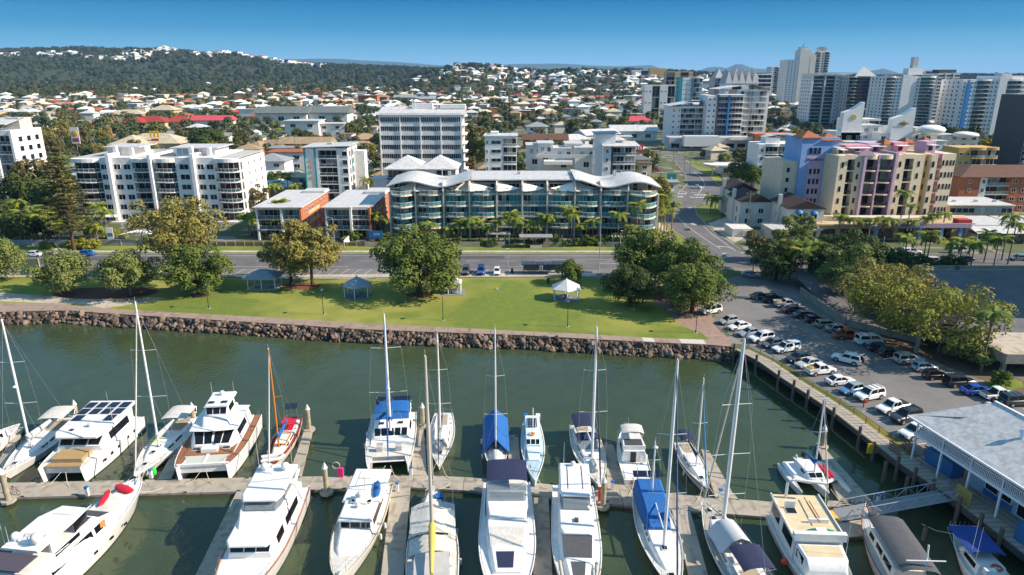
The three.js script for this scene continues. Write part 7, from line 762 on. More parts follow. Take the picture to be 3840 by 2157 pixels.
{ const l = thing('pink_locker', 'magenta dock box under a round clear fishing net', 'locker', -20.99, DY, -73.16, 0); bx(l, 'box', mt(0xd2257d, .6), -.3, .3, 0, 1.2, -.22, .22); new MB().pipe(Array.from({ length: 13 }, (_, i) => [-.5 + Math.cos(i / 6 * PI) * .45, 1.55 + Math.sin(i / 6 * PI) * .45, 0]), .05, 5, false).mesh('net_ring', W.mid, l); const f = thing('fire_post', 'slim red fire post beside the white capped pile', 'fire post', 10.06, DY, -68, 0); bx(f, 'post', W.red, -.14, .14, 0, 2, -.12, .12); bx(f, 'cap', W.white, -.16, .16, 2, 2.1, -.14, .14);
  const b = thing('bicycle', 'bicycle leaning behind the white capped pile', 'bicycle', -58.46, DY, -69.49, -.35); for (const x of [-.6, .6]) { const w = new MB().pipe(Array.from({ length: 17 }, (_, i) => [x + Math.cos(i / 8 * PI) * .34, .36 + Math.sin(i / 8 * PI) * .34, 0]), .025, 5, false).mesh('wheel', tyreM, b); new MB().tube([x, .36, -.04], [x, .36, .04], .04).mesh('hub', rimM, w); } new MB().pipe([[-.6, .36, 0], [-.2, .9, 0], [.45, .85, 0], [0, .3, 0], [-.2, .9, 0]], .025, 5).pipe([[.6, .36, 0], [.42, 1.05, 0]], .025, 5).mesh('frame', mt(0xc43a6a, .5), b); bx(b, 'saddle', tyreM, -.35, -.08, .95, 1.0, -.08, .08); new MB().tube([.42, 1.05, -.28], [.42, 1.05, .28], .02).mesh('handlebar', W.dark, b); const n = thing('landing_net', 'bright green landing net on the dock edge', 'net', -44.06, DY, -73.42, .4); new MB().ball(0, .5, 0, .35, .7, .3, 10, 6).mesh('mesh_bag', mt(0x35c24a, .8), n); new MB().tube([0, .9, 0], [.5, 1.6, 0], .03).mesh('handle', mt(0x35c24a, .6), n); }
{ // gangway
  const g = thing('gangway', 'grey aluminium truss gangway rising to the restaurant deck', 'gangway', 36.4, DY, -65.3, .1); const L = 14, rise = 1.9, al = mt(0xa9aeb4, .4, { metalness: .6 }); g.rotation.z = 0; const Y = (x) => x / L * rise; new MB().quad([0, .08, 1], [L, .08 + rise, 1], [L, .08 + rise, -1], [0, .08, -1]).mesh('walk_deck', mt(0x83868a, .7, { bumpMap: ribT, bumpScale: .02 }), g);
  for (const s of [-1, 1]) { const t = new MB().tube([0, .1, s], [L, .1 + rise, s], .07).tube([.9, 1.25 + Y(.9), s], [L - .4, 1.25 + Y(L - .4), s], .06).tube([0, .1, s], [.9, 1.25 + Y(.9), s], .05).tube([L, .1 + rise, s], [L - .4, 1.25 + Y(L - .4), s], .05).mesh('truss_chord', al, g); const n = 10; for (let i = 0; i < n; i++) { const x0 = .9 + (L - 1.3) * i / n, x1 = .9 + (L - 1.3) * (i + 1) / n; const d = new MB(); if (i % 2) d.tube([x0, .12 + Y(x0), s], [x1, 1.25 + Y(x1), s], .035, .035, 5); else d.tube([x0, 1.25 + Y(x0), s], [x1, .12 + Y(x1), s], .035, .035, 5); d.mesh('diagonal', al, g); if (i) new MB().tube([x0, .1 + Y(x0), s], [x0, 1.25 + Y(x0), s], .03, .03, 5).mesh('upright', al, g); } }
  bx(g, 'yellow_plate', mt(0xd9a94e, .7), -1, -.05, .02, .06, -1, 1);
}
// ---- boats ------------------------------------------------------------------------------------
const gel = mt(0xeeedea, .35, { clearcoat: .5, map: grainSoft }), nons = mt(0xd8d5cc, .75, { map: grainSoft }), teak = mt(0x9c6744, .8, { map: grainFine }), teakL = mt(0xb79a6a, .8, { map: grainFine }), bGl = mt(0x191c20, .06, { metalness: .2 }), alu = mt(0xe2e3e3, .4, { metalness: .15 }), chrome = mt(0xc9ccd0, .2, { metalness: .9 }), navyC = mt(0x262f52, .85, { map: grainFine }), blueC = mt(0x1668b4, .8, { map: grainFine }), greyC = mt(0x55585c, .85, { map: grainFine }), whiteC = mt(0xdedbd2, .9, { map: grainFine }), creamC = mt(0xcdb98f, .9), redP = mt(0xc01c2c, .4), boot = mt(0x28303a, .6), ropeM = mt(0xcfc8b4, .9), wireS = mt(0xb9bcc0, .4, { metalness: .7 }), solM = mt(0x222b45, .15, { metalness: .4 }), clearV = mt(0xa7b2b8, .06, { transmission: .6, thickness: 0 });
function hull(g, L, B, o = {}) {
  const { F0 = 1.05, F1 = 1.5, sw = .75, tm = .42, pw = .8, rake = .9, zc = 0, m = gel, deck = nons, rail = gel, n = 20, nm = 'hull', x = 0 } = o;
  const bt = (t) => B / 2 * (t < tm ? sw + (1 - sw) * Math.sin(t / tm * PI / 2) : Math.pow(Math.max(0, Math.cos((t - tm) / (1 - tm) * PI / 2)), pw)), yt = (t) => F0 + (F1 - F0) * Math.pow(t, 1.7), X = (t, y) => x - L / 2 + t * (L - rake) + rake * t * t * Math.max(0, y) / yt(t);
  const T = Array.from({ length: n + 1 }, (_, i) => { const t = i / n; return t > .8 ? .8 + .2 * Math.sin((t - .8) / .2 * PI / 2) : t; });
  const sec = (t, s) => { const b = bt(t), Y = yt(t); return [[-.5, b * .25 * (1 - t)], [-.1, b * (.82 - .35 * t)], [.12, b * (.9 - .36 * t * t)], [Y * .55, b * (.97 - .16 * t * t)], [Y, b]].map(([y, w]) => [X(t, y), y, zc + s * w]); };
  const h = new MB(), L1 = T.map((t) => sec(t, 1)), R1 = T.map((t) => sec(t, -1)); h.grid(L1.map((r) => r.slice(2)).map((r) => r.slice().reverse())).grid(R1.map((r) => r.slice(2))); h.poly([...L1[0].slice(2), ...R1[0].slice(2).reverse()]); h.mesh(nm, m, g);
  new MB().grid(L1.map((r) => r.slice(0, 3).reverse())).grid(R1.map((r) => r.slice(0, 3))).poly([...L1[0].slice(0, 3), ...R1[0].slice(0, 3).reverse()]).mesh('antifouling', o.boot ?? boot, g);
  new MB().grid(T.map((t) => [1, .5, 0, -.5, -1].map((k) => [X(t, yt(t)), yt(t) - .04 + .07 * (1 - k * k), zc + bt(t) * k * .985]))).mesh('deck', deck, g);
  for (const s of [1, -1]) new MB().pipe(T.map((t) => [X(t, yt(t)), yt(t) + .02, zc + s * Math.max(.02, bt(t) - .02)]), .055, 5).mesh('gunwale', rail, g);
  if (o.stripe) for (const s of [1, -1]) { const P = (t, k) => { const Y = yt(t) * k, b = bt(t) * lerp(.97 - .16 * t * t, 1, (k - .55) / .45) + .012; return [X(t, Y), Y, zc + s * b]; }; const R = [T.map((t) => P(t, .86)), T.map((t) => P(t, .72))]; new MB().grid(s > 0 ? [R[1], R[0]] : R).mesh('stripe', o.stripe, g); }
  const tx = (v) => Math.max(0, Math.min(1, (v - x + L / 2) / L)); return { b: (v) => bt(tx(v)), y: (v) => yt(tx(v)), L };
}
function cab(g, name, m, st, side = [], top = [], gm = bGl, r = .1) { const B = new Blk(st); B.body(r).mesh(name, m, g); for (const [x0, x1, v0, v1] of side) for (const s of [1, -1]) B.sideWin(new MB(), x0, x1, v0, v1, s, .015).mesh('window', gm, g);
  for (const [x0, x1, u0, u1, mm, nm] of top) { const P = (x, u) => { const a = B.at(x); return [x, a[3] + .02, lerp(-1, 1, u) * a[4]]; }; new MB().quad(P(x0, u1), P(x1, u1), P(x1, u0), P(x0, u0)).mesh(nm ?? 'windscreen_pane', mm ?? gm, g); } return B; }
const hatch = (g, x, y, z, w = .55, d = .5) => { const h = bx(g, 'hatch', gel, x - w / 2 - .06, x + w / 2 + .06, y, y + .05, z - d / 2 - .06, z + d / 2 + .06); const p = meshOf(boxGeo(w, .03, d), 'hatch_glass', bGl, h); p.position.y = .035; };
const tubes = (g, name, m, list, r = .02) => { const b = new MB(); for (const l of list) b.pipe(l, r, 5); return b.mesh(name, m, g); };
function rails(g, S, x0, x1, h = .62) { const b = new MB(), n = Math.max(2, Math.round((x1 - x0) / 1.7)); for (const s of [1, -1]) { const P = (i, y) => { const x = lerp(x0, x1, i / n); return [x, S.y(x) + y, s * Math.max(.06, S.b(x) - .1)]; }; for (let i = 0; i <= n; i++) { b.tube(P(i, 0), P(i, h), .018, .018, 4, false); if (i) { b.tube(P(i - 1, h), P(i, h), .012, .012, 4, false); b.tube(P(i - 1, h * .5), P(i, h * .5), .01, .01, 4, false); } } } return b.mesh('guard_rail', chrome, g); }
function bim(g, x0, x1, hw, y, m, y0, rise = .22, nm = 'bimini') { new MB().grid(Array.from({ length: 5 }, (_, i) => Array.from({ length: 7 }, (_, j) => { const k = j / 3 - 1; return [lerp(x0, x1, i / 4), y + rise * (1 - k * k * k * k) + .06 * Math.sin(i / 4 * PI), k * hw]; }))).mesh(nm, m, g); const l = []; for (const s of [1, -1]) { l.push([[lerp(x0, x1, .5), y0, s * hw], [x0, y, s * hw]], [[lerp(x0, x1, .5), y0, s * hw], [x1, y, s * hw]]); } tubes(g, nm + '_frame', chrome, l, .022); }
function mast(g, x, y, top, o = {}) { const r = (o.r ?? .1) * 1.2, m = o.m ?? alu, h = top - y, rk = (o.rake ?? .012) * h, at = (f) => [x - rk * f, y + h * f, 0];
  new MB().pipe([at(0), at(.6), at(1)], [r, r, r * .7], 8).mesh('mast', m, g); const st = [], tops = at(.98), bow = o.bow, ster = o.stern, hw = o.hw ?? 1.5;
  for (const f of o.spr ?? [.36, .68]) { const w = hw * (f < .5 ? 1 : .78), p = at(f); new MB().pipe([[p[0] - .12, p[1] + .05, w], p, [p[0] - .12, p[1] + .05, -w]], .035, 5).mesh('spreader', m, g); }
  for (const s of [1, -1]) { st.push([[x, y - .3, s * hw], ...(o.spr ?? [.36, .68]).map((f) => { const p = at(f); return [p[0] - .12, p[1] + .05, s * hw * (f < .5 ? 1 : .78)]; }), tops], [[x - .3, y - .3, s * hw * .95], at((o.spr ?? [.4])[0])]); } if (ster) st.push([ster, tops]); if (bow) st.push([bow, tops]); tubes(g, 'rigging', wireS, st, .013);
  if (o.jib) { const p = at(.94); new MB().pipe([bow, [lerp(bow[0], p[0], .12), lerp(bow[1], p[1], .12), 0], [lerp(bow[0], p[0], .5), lerp(bow[1], p[1], .5), 0], p], [.03, .1, .085, .04], 7).mesh('furled_jib', o.jib, g); }
  if (o.boom) { const [len, by, cm, cr] = o.boom, e = [x - len, by + .1, 0]; new MB().tube([x, by, 0], e, .07, .07, 7).mesh('boom', m, g); if (cm) new MB().pipe([[x + .1, by + .9, 0], [x - .15, by + .35, 0], [x - len * .4, by + .24, 0], e], [cr * .5, cr * 1.2, cr, cr * .5], 8, true, 1.3).mesh('sail_cover', cm, g); }
  const hd = new MB(); hd.box(at(1)[0] - .16, at(1)[0] + .1, top, top + .1, -.05, .05).tube([at(1)[0], top, 0], [at(1)[0], top + .7, 0], .012, .012, 4); hd.mesh('masthead_gear', W.off, g); if (o.radar) { const p = at(o.radar); new MB().ball(p[0] + .35, p[1], 0, .28, .16, .28).mesh('radar_dome', gel, g); } }
const dome = (g, x, y, z, r = .35) => new MB().tube([x, y, z], [x, y + r * .6, z], r * .5, r * .6, 8).ball(x, y + r * 1.2, z, r, r * .95, r, 10, 7).mesh('satellite_dome', gel, g);
const ant = (g, x, y, z, h = 2.4) => new MB().tube([x, y, z], [x, y + h, z], .025, .012, 5).mesh('antenna', W.off, g);
function solar(g, x, y, z, w, d, nx, nz, tilt = 0) { const f = new THREE.Group(); f.name = 'solar_array'; f.position.set(x, y, z); f.rotation.z = tilt; g.add(f); for (let i = 0; i < nx; i++) for (let j = 0; j < nz; j++) bx(f, 'solar_panel', solM, -w / 2 + w / nx * i + .04, -w / 2 + w / nx * (i + 1) - .04, 0, .05, -d / 2 + d / nz * j + .04, -d / 2 + d / nz * (j + 1) - .04); return f; }
function fend(g, S, xs, s = 1, m = gel) { for (const x of xs) new MB().pipe([[x, S.y(x) - .15, s * (S.b(x) + .1)], [x, S.y(x) - .3, s * (S.b(x) + .16)], [x, S.y(x) - .8, s * (S.b(x) + .16)], [x, S.y(x) - .95, s * (S.b(x) + .13)]], [.03, .13, .13, .03], 8).mesh('fender', m, g); }
const boat = (label, cx, cz, ry, L, cat = 'sailboat') => { const g = thing(cat == 'sailboat' ? 'sailboat' : cat == 'catamaran' ? 'catamaran' : cat == 'trimaran' ? 'trimaran' : 'motor_boat', label, cat, cx, 0, cz, ry); g.L = L; return g; };
function on(g, name, label, cat, x, y, z, ry = 0, tilt = 0) { const p = V(x, y, z).applyAxisAngle(V(0, 1, 0), g.rotation.y).add(g.position), t = thing(name, label, cat, p.x, p.y, p.z, g.rotation.y + ry); t.rotation.z = tilt; return t; }
function kayak(t, len, m, w = .38, inner) { new MB().pipe([[-len / 2, .22, 0], [-len * .36, .14, 0], [0, .1, 0], [len * .36, .14, 0], [len / 2, .24, 0]], [.03, w * .75, w, w * .75, .03], 10, true, .5).mesh('hull', m, t); new MB().pipe([[-.5, .26, 0], [0, .29, 0], [.5, .26, 0]], [.08, w * .62, .08], 8, true, .25).mesh('cockpit', inner ?? tyreM, t); }
// a cruising sloop with trunk cabin, cockpit, mast and rig
function sloop(label, cx, cz, ry, L, o) {
  const g = boat(label, cx, cz, ry, L), B = o.B ?? L * .3, S = hull(g, L, B, { F0: 1.0, F1: 1.45, sw: .72, pw: .85, rake: L * .09, ...o.hull }), x = (f) => f * L, w = (f) => S.b(f * L), y = (f) => S.y(f * L), ch = o.ch ?? .5;
  if (!o.nocab) cab(g, 'coach_roof', o.cm ?? gel, [[x(-.16), y(-.16) - .05, w(-.16) * .72, y(-.16) + ch, w(-.16) * .6], [x(.05), y(.05) - .05, w(.05) * .7, y(.05) + ch * .95, w(.05) * .56], [x(.2), y(.2) - .05, w(.2) * .62, y(.2) + ch * .6, w(.2) * .46], [x(.29), y(.29) - .05, w(.29) * .45, y(.29) + .1, w(.29) * .3]], o.win ?? [[x(-.13), x(-.02), .4, .78], [x(.01), x(.09), .4, .76]]);
  cab(g, 'cockpit_coaming', gel, [[x(-.44), y(-.44) - .05, w(-.44) * .8, y(-.44) + .28, w(-.44) * .74], [x(-.17), y(-.17) - .05, w(-.17) * .76, y(-.17) + .34, w(-.17) * .7]]); bx(g, 'cockpit_patch', o.well ?? mt(0xa69a86, .9), x(-.42), x(-.19), y(-.3) + .3, y(-.3) + .36, -w(-.3) * .42, w(-.3) * .42); new MB().pipe(Array.from({ length: 13 }, (_, i) => [x(-.37), y(-.37) + .8 + Math.sin(i / 6 * PI) * .42, Math.cos(i / 6 * PI) * .42]), .025, 5, false).mesh('steering_wheel', chrome, g);  // flat cockpit patch, toned darker to stand for a sunken recess
  for (const f of o.hatches ?? [.1, .33]) hatch(g, x(f), y(f) + (f < .2 ? ch * .9 : .06), 0); rails(g, S, x(-.47), x(.43)); const bx0 = x(.47); tubes(g, 'pulpit', chrome, [[[x(.4), y(.4) + .02, w(.4)], [x(.41), y(.41) + .65, w(.4)], [bx0, y(.47) + .75, 0], [x(.41), y(.41) + .65, -w(.4)], [x(.4), y(.4) + .02, -w(.4)]], [[x(-.48), y(-.48) + .65, w(-.46)], [x(-.5), y(-.5) + .68, 0], [x(-.48), y(-.48) + .65, -w(-.46)]]], .022);
  if (o.bim) bim(g, x(-.46), x(-.22), w(-.3) * .78, y(-.3) + 1.95, o.bim, y(-.3) + .2); if (o.dodger) { bim(g, x(-.2), x(-.08), w(-.15) * .72, y(-.1) + 1.25, o.dodger, y(-.15), .2, 'spray_dodger'); new MB().quad([x(-.02), y(0) + ch, w(0) * .5], [x(-.02), y(0) + ch, -w(0) * .5], [x(-.08), y(-.1) + 1.25, -w(-.15) * .66], [x(-.08), y(-.1) + 1.25, w(-.15) * .66]).mesh('dodger_screen', clearV, g); }
  if (o.top) mast(g, x(o.mx ?? .06), y(0) + ch * .9, o.top, { hw: B * .42, bow: [x(.48), y(.48) + .1, 0], stern: [x(-.49), y(-.49) + .2, 0], boom: [L * .36, y(0) + ch + 1.0, o.cover, o.cr ?? .2], ...o.rig }); for (const s of [1, -1]) for (const f of [-.24, -.33]) new MB().tube([x(f), y(f) + .34, s * w(f) * .72], [x(f), y(f) + .52, s * w(f) * .72], .09, .07, 8).mesh('winch', chrome, g); new MB().ball(x(.4), y(.4) + .1, .2, .28, .08, .2).mesh('coiled_rope', ropeM, g); fend(g, S, (o.fend ?? [-.15, .1]).map(x), o.fs ?? 1); return g;
}
{ const g = boat('white cruiser bow cut off by the left picture edge', -68.79,-80.8,1.232,6.81, 'motor boat'), S = hull(g, g.L, 3.6, { F0: 1.2, F1: 1.8, rake: 1.2 }); cab(g, 'cabin', gel, [[-g.L * .3, 1.1, 1.3, 2.6, 1.1], [g.L * .1, 1.1, 1.3, 2.5, 1], [g.L * .25, 1.3, 1, 1.5, .8]], [[-g.L * .2, g.L * .05, .4, .8]]); rails(g, S, 0, g.L * .42); }
sloop('white sloop with cream sail cover at the far left', -62.41,-79.69,-1.480,15.27, { top: 19, mx: .1, cover: whiteC, cr: .34, bim: whiteC, rig: { radar: .5, r: .13 }, fend: [-.1, .12] });
{ // power catamaran with solar roof
  const g = boat('big white power catamaran with solar panels on its roof', -54.69,-78.86,-1.540,13.86, 'catamaran'), L = g.L, H = L / 2; for (const s of [1, -1]) hull(g, L, 1.9, { zc: s * 2.3, F0: 1.9, F1: 2.3, sw: .9, tm: .5, pw: .7, rake: .5, nm: 'hull' });
  bx(g, 'bridge_deck', gel, -H + .4, H - .9, 1.2, 2.2, -2.5, 2.5); const B = cab(g, 'saloon', gel, [[-H + 2, 2.1, 2.9, 4.1, 2.6], [1.2, 2.1, 2.9, 4.1, 2.6], [2.6, 2.1, 2.7, 2.9, 2.4]], [[-H + 3, .8, .35, .85]], [[1.3, 2.5, .04, .3], [1.3, 2.5, .34, .64], [1.3, 2.5, .68, .96]]); cab(g, 'roof', gel, [[-H + .6, 4.5, 2.9, 4.75, 2.9], [1.9, 4.2, 2.8, 4.5, 2.8], [2.9, 4.1, 2.4, 4.3, 2.3]], [], [], bGl, .05); bx(g, 'cabin_rear', gel, -H + 1.5, -H + 2.4, 2.1, 4.5, -2.6, 2.6);
  for (const [i, n] of [[0, 4], [1, 4], [2, 2]]) for (let j = 0; j < n; j++) solar(g, -H + 1.9 + i * 1.75, 4.78 - i * .05, n == 2 ? (j ? 1.9 : -1.9) : -2.1 + j * 1.4, 1.5, 1.15, 1, 1); bx(g, 'sun_bed', teakL, 3, 5.4, 2.2, 2.75, -1.7, 1.7); bx(g, 'foredeck_teak', teakL, 5.5, 6.4, 2.2, 2.3, -2, 2); for (const s of [1, -1]) for (const xx of [-4, -2.4, 0, 1.6, 3.2]) bx(g, 'porthole', bGl, xx, xx + .4, 1.25, 1.6, s * 3.22, s * 3.25); dome(g, .6, 4.5, -.6, .3); ant(g, -1, 4.6, -2.4, 2); ant(g, 0, 4.5, 2, 2.2); ant(g, -5, 4.8, 0, 2); hatch(g, 1.4, 4.48, 1.2); new MB().pipe(Array.from({ length: 13 }, (_, i) => [-1.4 + Math.cos(i / 6 * PI) * .34, 3.1 + Math.sin(i / 6 * PI) * .34, 2.86]), .09, 6, false).mesh('life_ring', mt(0xd8502a, .6), g); tubes(g, 'bow_rail', chrome, [[[H - 1, 2.2, 2.6], [H - .6, 2.9, 2.4], [H - .6, 2.9, -2.4], [H - 1, 2.2, -2.6]]]); }
{ const g = sloop('white sloop with furled mast sail and inflatable at the stern', -45.83,-79.68,-1.532,15.71, { top: 21.2, mx: .08, cover: whiteC, cr: .26, bim: whiteC, rig: { jib: whiteC, r: .12 }, hatches: [.08, .18, .33], fend: [0, .2] }); kayak(on(g, 'kayak', 'yellow and green kayak on the sloop cabin side', 'kayak', -g.L * .05, 1.7, 1.0, -.15), 3.2, mt(0xa6c424, .5)); const d = on(g, 'dinghy', 'grey inflatable dinghy beside the kayak sloop', 'dinghy', -g.L * .33, .2, -2.6, 0); new MB().pipe([[-1.5, .35, .6], [.8, .35, .6], [1.5, .45, 0], [.8, .35, -.6], [-1.5, .35, -.6]], .22, 8).mesh('tube', mt(0x6f747a, .7), d); bx(d, 'floor', W.dark, -1.4, .8, .2, .28, -.5, .5); }
{ // teak decked power catamaran
  const g = boat('white power catamaran with reddish teak deck and tall bridge', -38.35,-79.09,-1.456,13.65, 'catamaran'), L = g.L, H = L / 2; for (const s of [1, -1]) hull(g, L, 2.2, { zc: s * 2.7, F0: 2, F1: 2.4, sw: .9, tm: .5, pw: .6, rake: .4, m: gel, deck: teak }); bx(g, 'bridge_deck', gel, -H + .4, H - .6, 1.3, 2.3, -2.8, 2.8); bx(g, 'teak_deck', teak, -H + .6, H - 2.8, 2.3, 2.4, -2.7, 2.7); for (const s of [1, -1]) { bx(g, 'trampoline', mt(0xb9bcb0, .8), H - 2.7, H - .75, 2.32, 2.38, s * .25, s * 2.3); hatch(g, H - 4.2, 2.42, s * 1.7, .5, .8); } bx(g, 'centre_beam', gel, H - 2.9, H - .5, 2.3, 2.46, -.15, .15); bx(g, 'front_beam', gel, H - .75, H - .45, 2.2, 2.5, -2.8, 2.8);
  cab(g, 'saloon', gel, [[-H + 1.6, 2.3, 3, 4.2, 2.5], [.6, 2.3, 3, 4.1, 2.4], [2.4, 2.3, 2.4, 2.7, 1.9]], [[-3, .4, .4, .8]], [[.8, 2.2, .02, .24], [.8, 2.2, .27, .47], [.8, 2.2, .53, .73], [.8, 2.2, .76, .98]]); new MB().grid(Array.from({ length: 5 }, (_, i) => Array.from({ length: 9 }, (_, j) => { const k = j / 4 - 1, a = i / 4; return [lerp(-H + 1.2, 1.6, a) + (i == 4 ? -.5 * k * k : 0), 4.3 + .2 * Math.sin(a * PI) - .12 * k * k, k * 2.75]; }))).mesh('saloon_roof', gel, g); bx(g, 'helm_seat', gel, 2.6, 3.6, 2.4, 2.9, -.9, .9);
  cab(g, 'bridge_tower', gel, [[-4.6, 4.2, 1.7, 5.2, 1.5], [-.4, 4.3, 1.9, 5.3, 1.5], [.5, 4.3, 1.5, 4.5, 1.3]]); cab(g, 'bridge_cabin', gel, [[-4, 5.2, 1.45, 6.4, 1.3], [-1.3, 5.2, 1.45, 6.4, 1.3], [-.7, 5.25, 1.3, 5.4, 1.2]], [[-3.4, -1.4, .2, .85]], [[-1.25, -.75, .04, .32], [-1.25, -.75, .35, .65], [-1.25, -.75, .68, .96]]); cab(g, 'bridge_roof', gel, [[-5, 6.4, 1.5, 6.65, 1.4], [-.9, 6.4, 1.45, 6.6, 1.3]]); for (const s of [1, -1]) { bx(g, 'roof_hatch', bGl, -2.2, -1.6, 6.64, 6.68, s * .75 - .35, s * .75 + .35); ant(g, -4.4, 6.6, s * 1.3, 1.8); } dome(g, -4, 6.66, 0, .3); tubes(g, 'side_rail', chrome, [1, -1].flatMap((s) => [[[-H + .6, 3.1, s * 3.6], [H - 2, 3.1, s * 3.3], [H - .6, 3, s * 2.4]], ...[0, 1, 2, 3, 4].map((i) => [[-H + 1 + i * 2.6, 2.2, s * 3.6], [-H + 1 + i * 2.6, 3.1, s * 3.6]])])); }
{ const g = sloop('wooden sailboat with red decks, varnished mast and small solar panel', -30.33,-80.01,-1.488,14.03, { B: 3.1, top: 15.12, mx: .12, cm: mt(0xd8d2c4, .7), hull: { deck: mt(0x9c2f2a, .8, { map: grainFine }), rail: mt(0xb5652c, .5) }, cover: blueC, cr: .22, rig: { m: mt(0xb9752f, .5), spr: [.52], jib: whiteC, r: .1 }, well: redP }), L = g.L; cab(g, 'varnished_cabin', mt(0xb5652c, .4), [[-L * .12, 1.1, .9, 1.75, .82], [L * .1, 1.15, .85, 1.7, .74]], [[-L * .08, L * .06, .35, .75]], [[-L * .1, L * .08, .06, .94, mt(0xdcd6ca, .7), 'cabin_top']]); const s = solar(g, -L * .44, 3.4, 0, 1.0, 1.6, 1, 6, -.5); tubes(g, 'stern_gantry', chrome, [[[-L * .44, 1, .7], [-L * .44, 3.4, .7]], [[-L * .44, 1, -.7], [-L * .44, 3.4, -.7]]], .03); bx(g, 'red_canopy', redP, -L * .38, -L * .22, 2.1, 2.2, -.9, .9); const d = on(g, 'dinghy', 'white inflatable dinghy lashed over the wooden bow', 'dinghy', L * .33, 1.5, 0, PI / 2 + .2); new MB().pipe([[-1.4, .3, .55], [.7, .3, .55], [1.3, .4, 0], [.7, .3, -.55], [-1.4, .3, -.55]], .2, 8).mesh('tube', gel, d); bx(d, 'floor', W.mid, -1.3, .8, .2, .26, -.45, .45); }
{ // sailing catamaran with blue canopy
  const g = boat('white sailing catamaran with bright blue cockpit canopy and flag', -16.05,-80.71,-1.464,14.61, 'catamaran'), L = g.L, H = L / 2; for (const s of [1, -1]) hull(g, L, 1.5, { zc: s * 2.2, F0: 1.4, F1: 1.9, sw: .8, tm: .45, pw: .75, rake: .8 }); bx(g, 'bridge_deck', gel, -H + .6, H - 2.4, 1, 1.75, -2.3, 2.3); bx(g, 'foredeck', nons, H - 5, H - 2.2, 1.75, 1.82, -2.6, 2.6); tubes(g, 'front_beam', gel, [[[H - 1.2, 1.7, -2.2], [H - 1.2, 1.7, 2.2]]], .1);
  cab(g, 'saloon', gel, [[-H + 3, 1.7, 2.5, 2.9, 2.1], [-.6, 1.7, 2.5, 2.8, 2.1], [.5, 1.7, 2.3, 1.95, 2]], [[-3, -.8, .35, .8]], [0, 1, 2, 3, 4].map((i) => [-.5, .35, .03 + i * .195, .19 + i * .195])); for (const [a, z] of [[2.2, 1.1], [2.2, -1.1], [-1.6, 1.2], [-1.6, -1.1]]) hatch(g, a, a > 0 ? 1.8 : 2.85, z, .6, .6); bim(g, -H + .8, -H + 4, 2.2, 3.5, blueC, 1.8, .3, 'blue_canopy'); new MB().quad([-H + 3.9, 3.5, 2.1], [-H + 3.9, 3.5, -2.1], [-H + 4.6, 2.9, -2.1], [-H + 4.6, 2.9, 2.1]).mesh('canopy_front', blueC, g); solar(g, -H + .4, 3.9, 0, .9, 4.4, 1, 2, -.25); for (const z of [1.1, -1.1]) { bx(g, 'deck_chair', W.mid, 3.4, 4, 1.85, 2.5, z - .35, z + .35); bx(g, 'chair_back', W.off, 3.4, 3.5, 2.5, 2.9, z - .35, z + .35); }
  mast(g, .3, 2.8, 18.98, { hw: 2.2, spr: [.34, .72], r: .13, bow: [H - 1.2, 1.8, 0], jib: blueC, boom: [3.6, 4.0, blueC, .24], radar: .38 }); const f = on(g, 'flag', 'dark blue flag with white stars at the catamaran stern', 'flag', -H + .6, 1.9, 2.3, .3); new MB().tube([0, 0, 0], [0, 2.4, 0], .03).mesh('staff', W.tan, f); new MB().grid(Array.from({ length: 6 }, (_, i) => [0, 1, 2].map((j) => [.06 + i * .24, 2.3 - j * .42 - i * .1, .12 * Math.sin(i * 1.4)]))).mesh('cloth', mt(0x1d2557, .8), f); new MB().box(.06, .6, 1.9, 2.25, -.02, .03).mesh('union_canton', mt(0xb03a48, .8), f); const S = { y: () => 1.7, b: () => 2.9 }; fend(g, S, [-2, 1], 1); }
{ const g = sloop('plain white sloop right of the blue topped catamaran', -9.47,-81.33,-1.518,14.83, { B: 3.5, top: 16.42, mx: .1, cover: navyC, cr: .16, rig: { r: .12, jib: mt(0x3c3f48, .8) }, hatches: [.1, .28] }); for (const s of [1, -1]) new MB().pipe([[g.L * .1, 1.75, s * .3], [g.L * .2, 1.7, s * .7], [g.L * .28, 1.6, s * .2]], [.2, .26, .18], 7).mesh('rolled_dinghy', mt(0x8a8780, .8), g); }
{ const g = sloop('white sloop under a bright blue boom tent', -2.12,-79.27,-1.538,15.58, { B: 3.5, top: 18.04, mx: .1, rig: { spr: [.3, .62], r: .09 } }), L = g.L; const P = (x, k) => [x, 3.1 - Math.abs(k) * 1.7 + .04 * Math.sin(x * 2), k * 1.75]; new MB().grid(Array.from({ length: 7 }, (_, i) => [-1, -.6, -.25, 0, .25, .6, 1].map((k) => P(lerp(-L * .45, L * .1, i / 6) - Math.abs(k) * (i ? -.9 * i / 6 : 0), k)))).mesh('boom_tent', blueC, g); cab(g, 'foredeck_cover', whiteC, [[L * .13, 1.3, .9, 1.9, .25], [L * .3, 1.35, .7, 1.8, .15], [L * .4, 1.4, .3, 1.5, .1]]); }
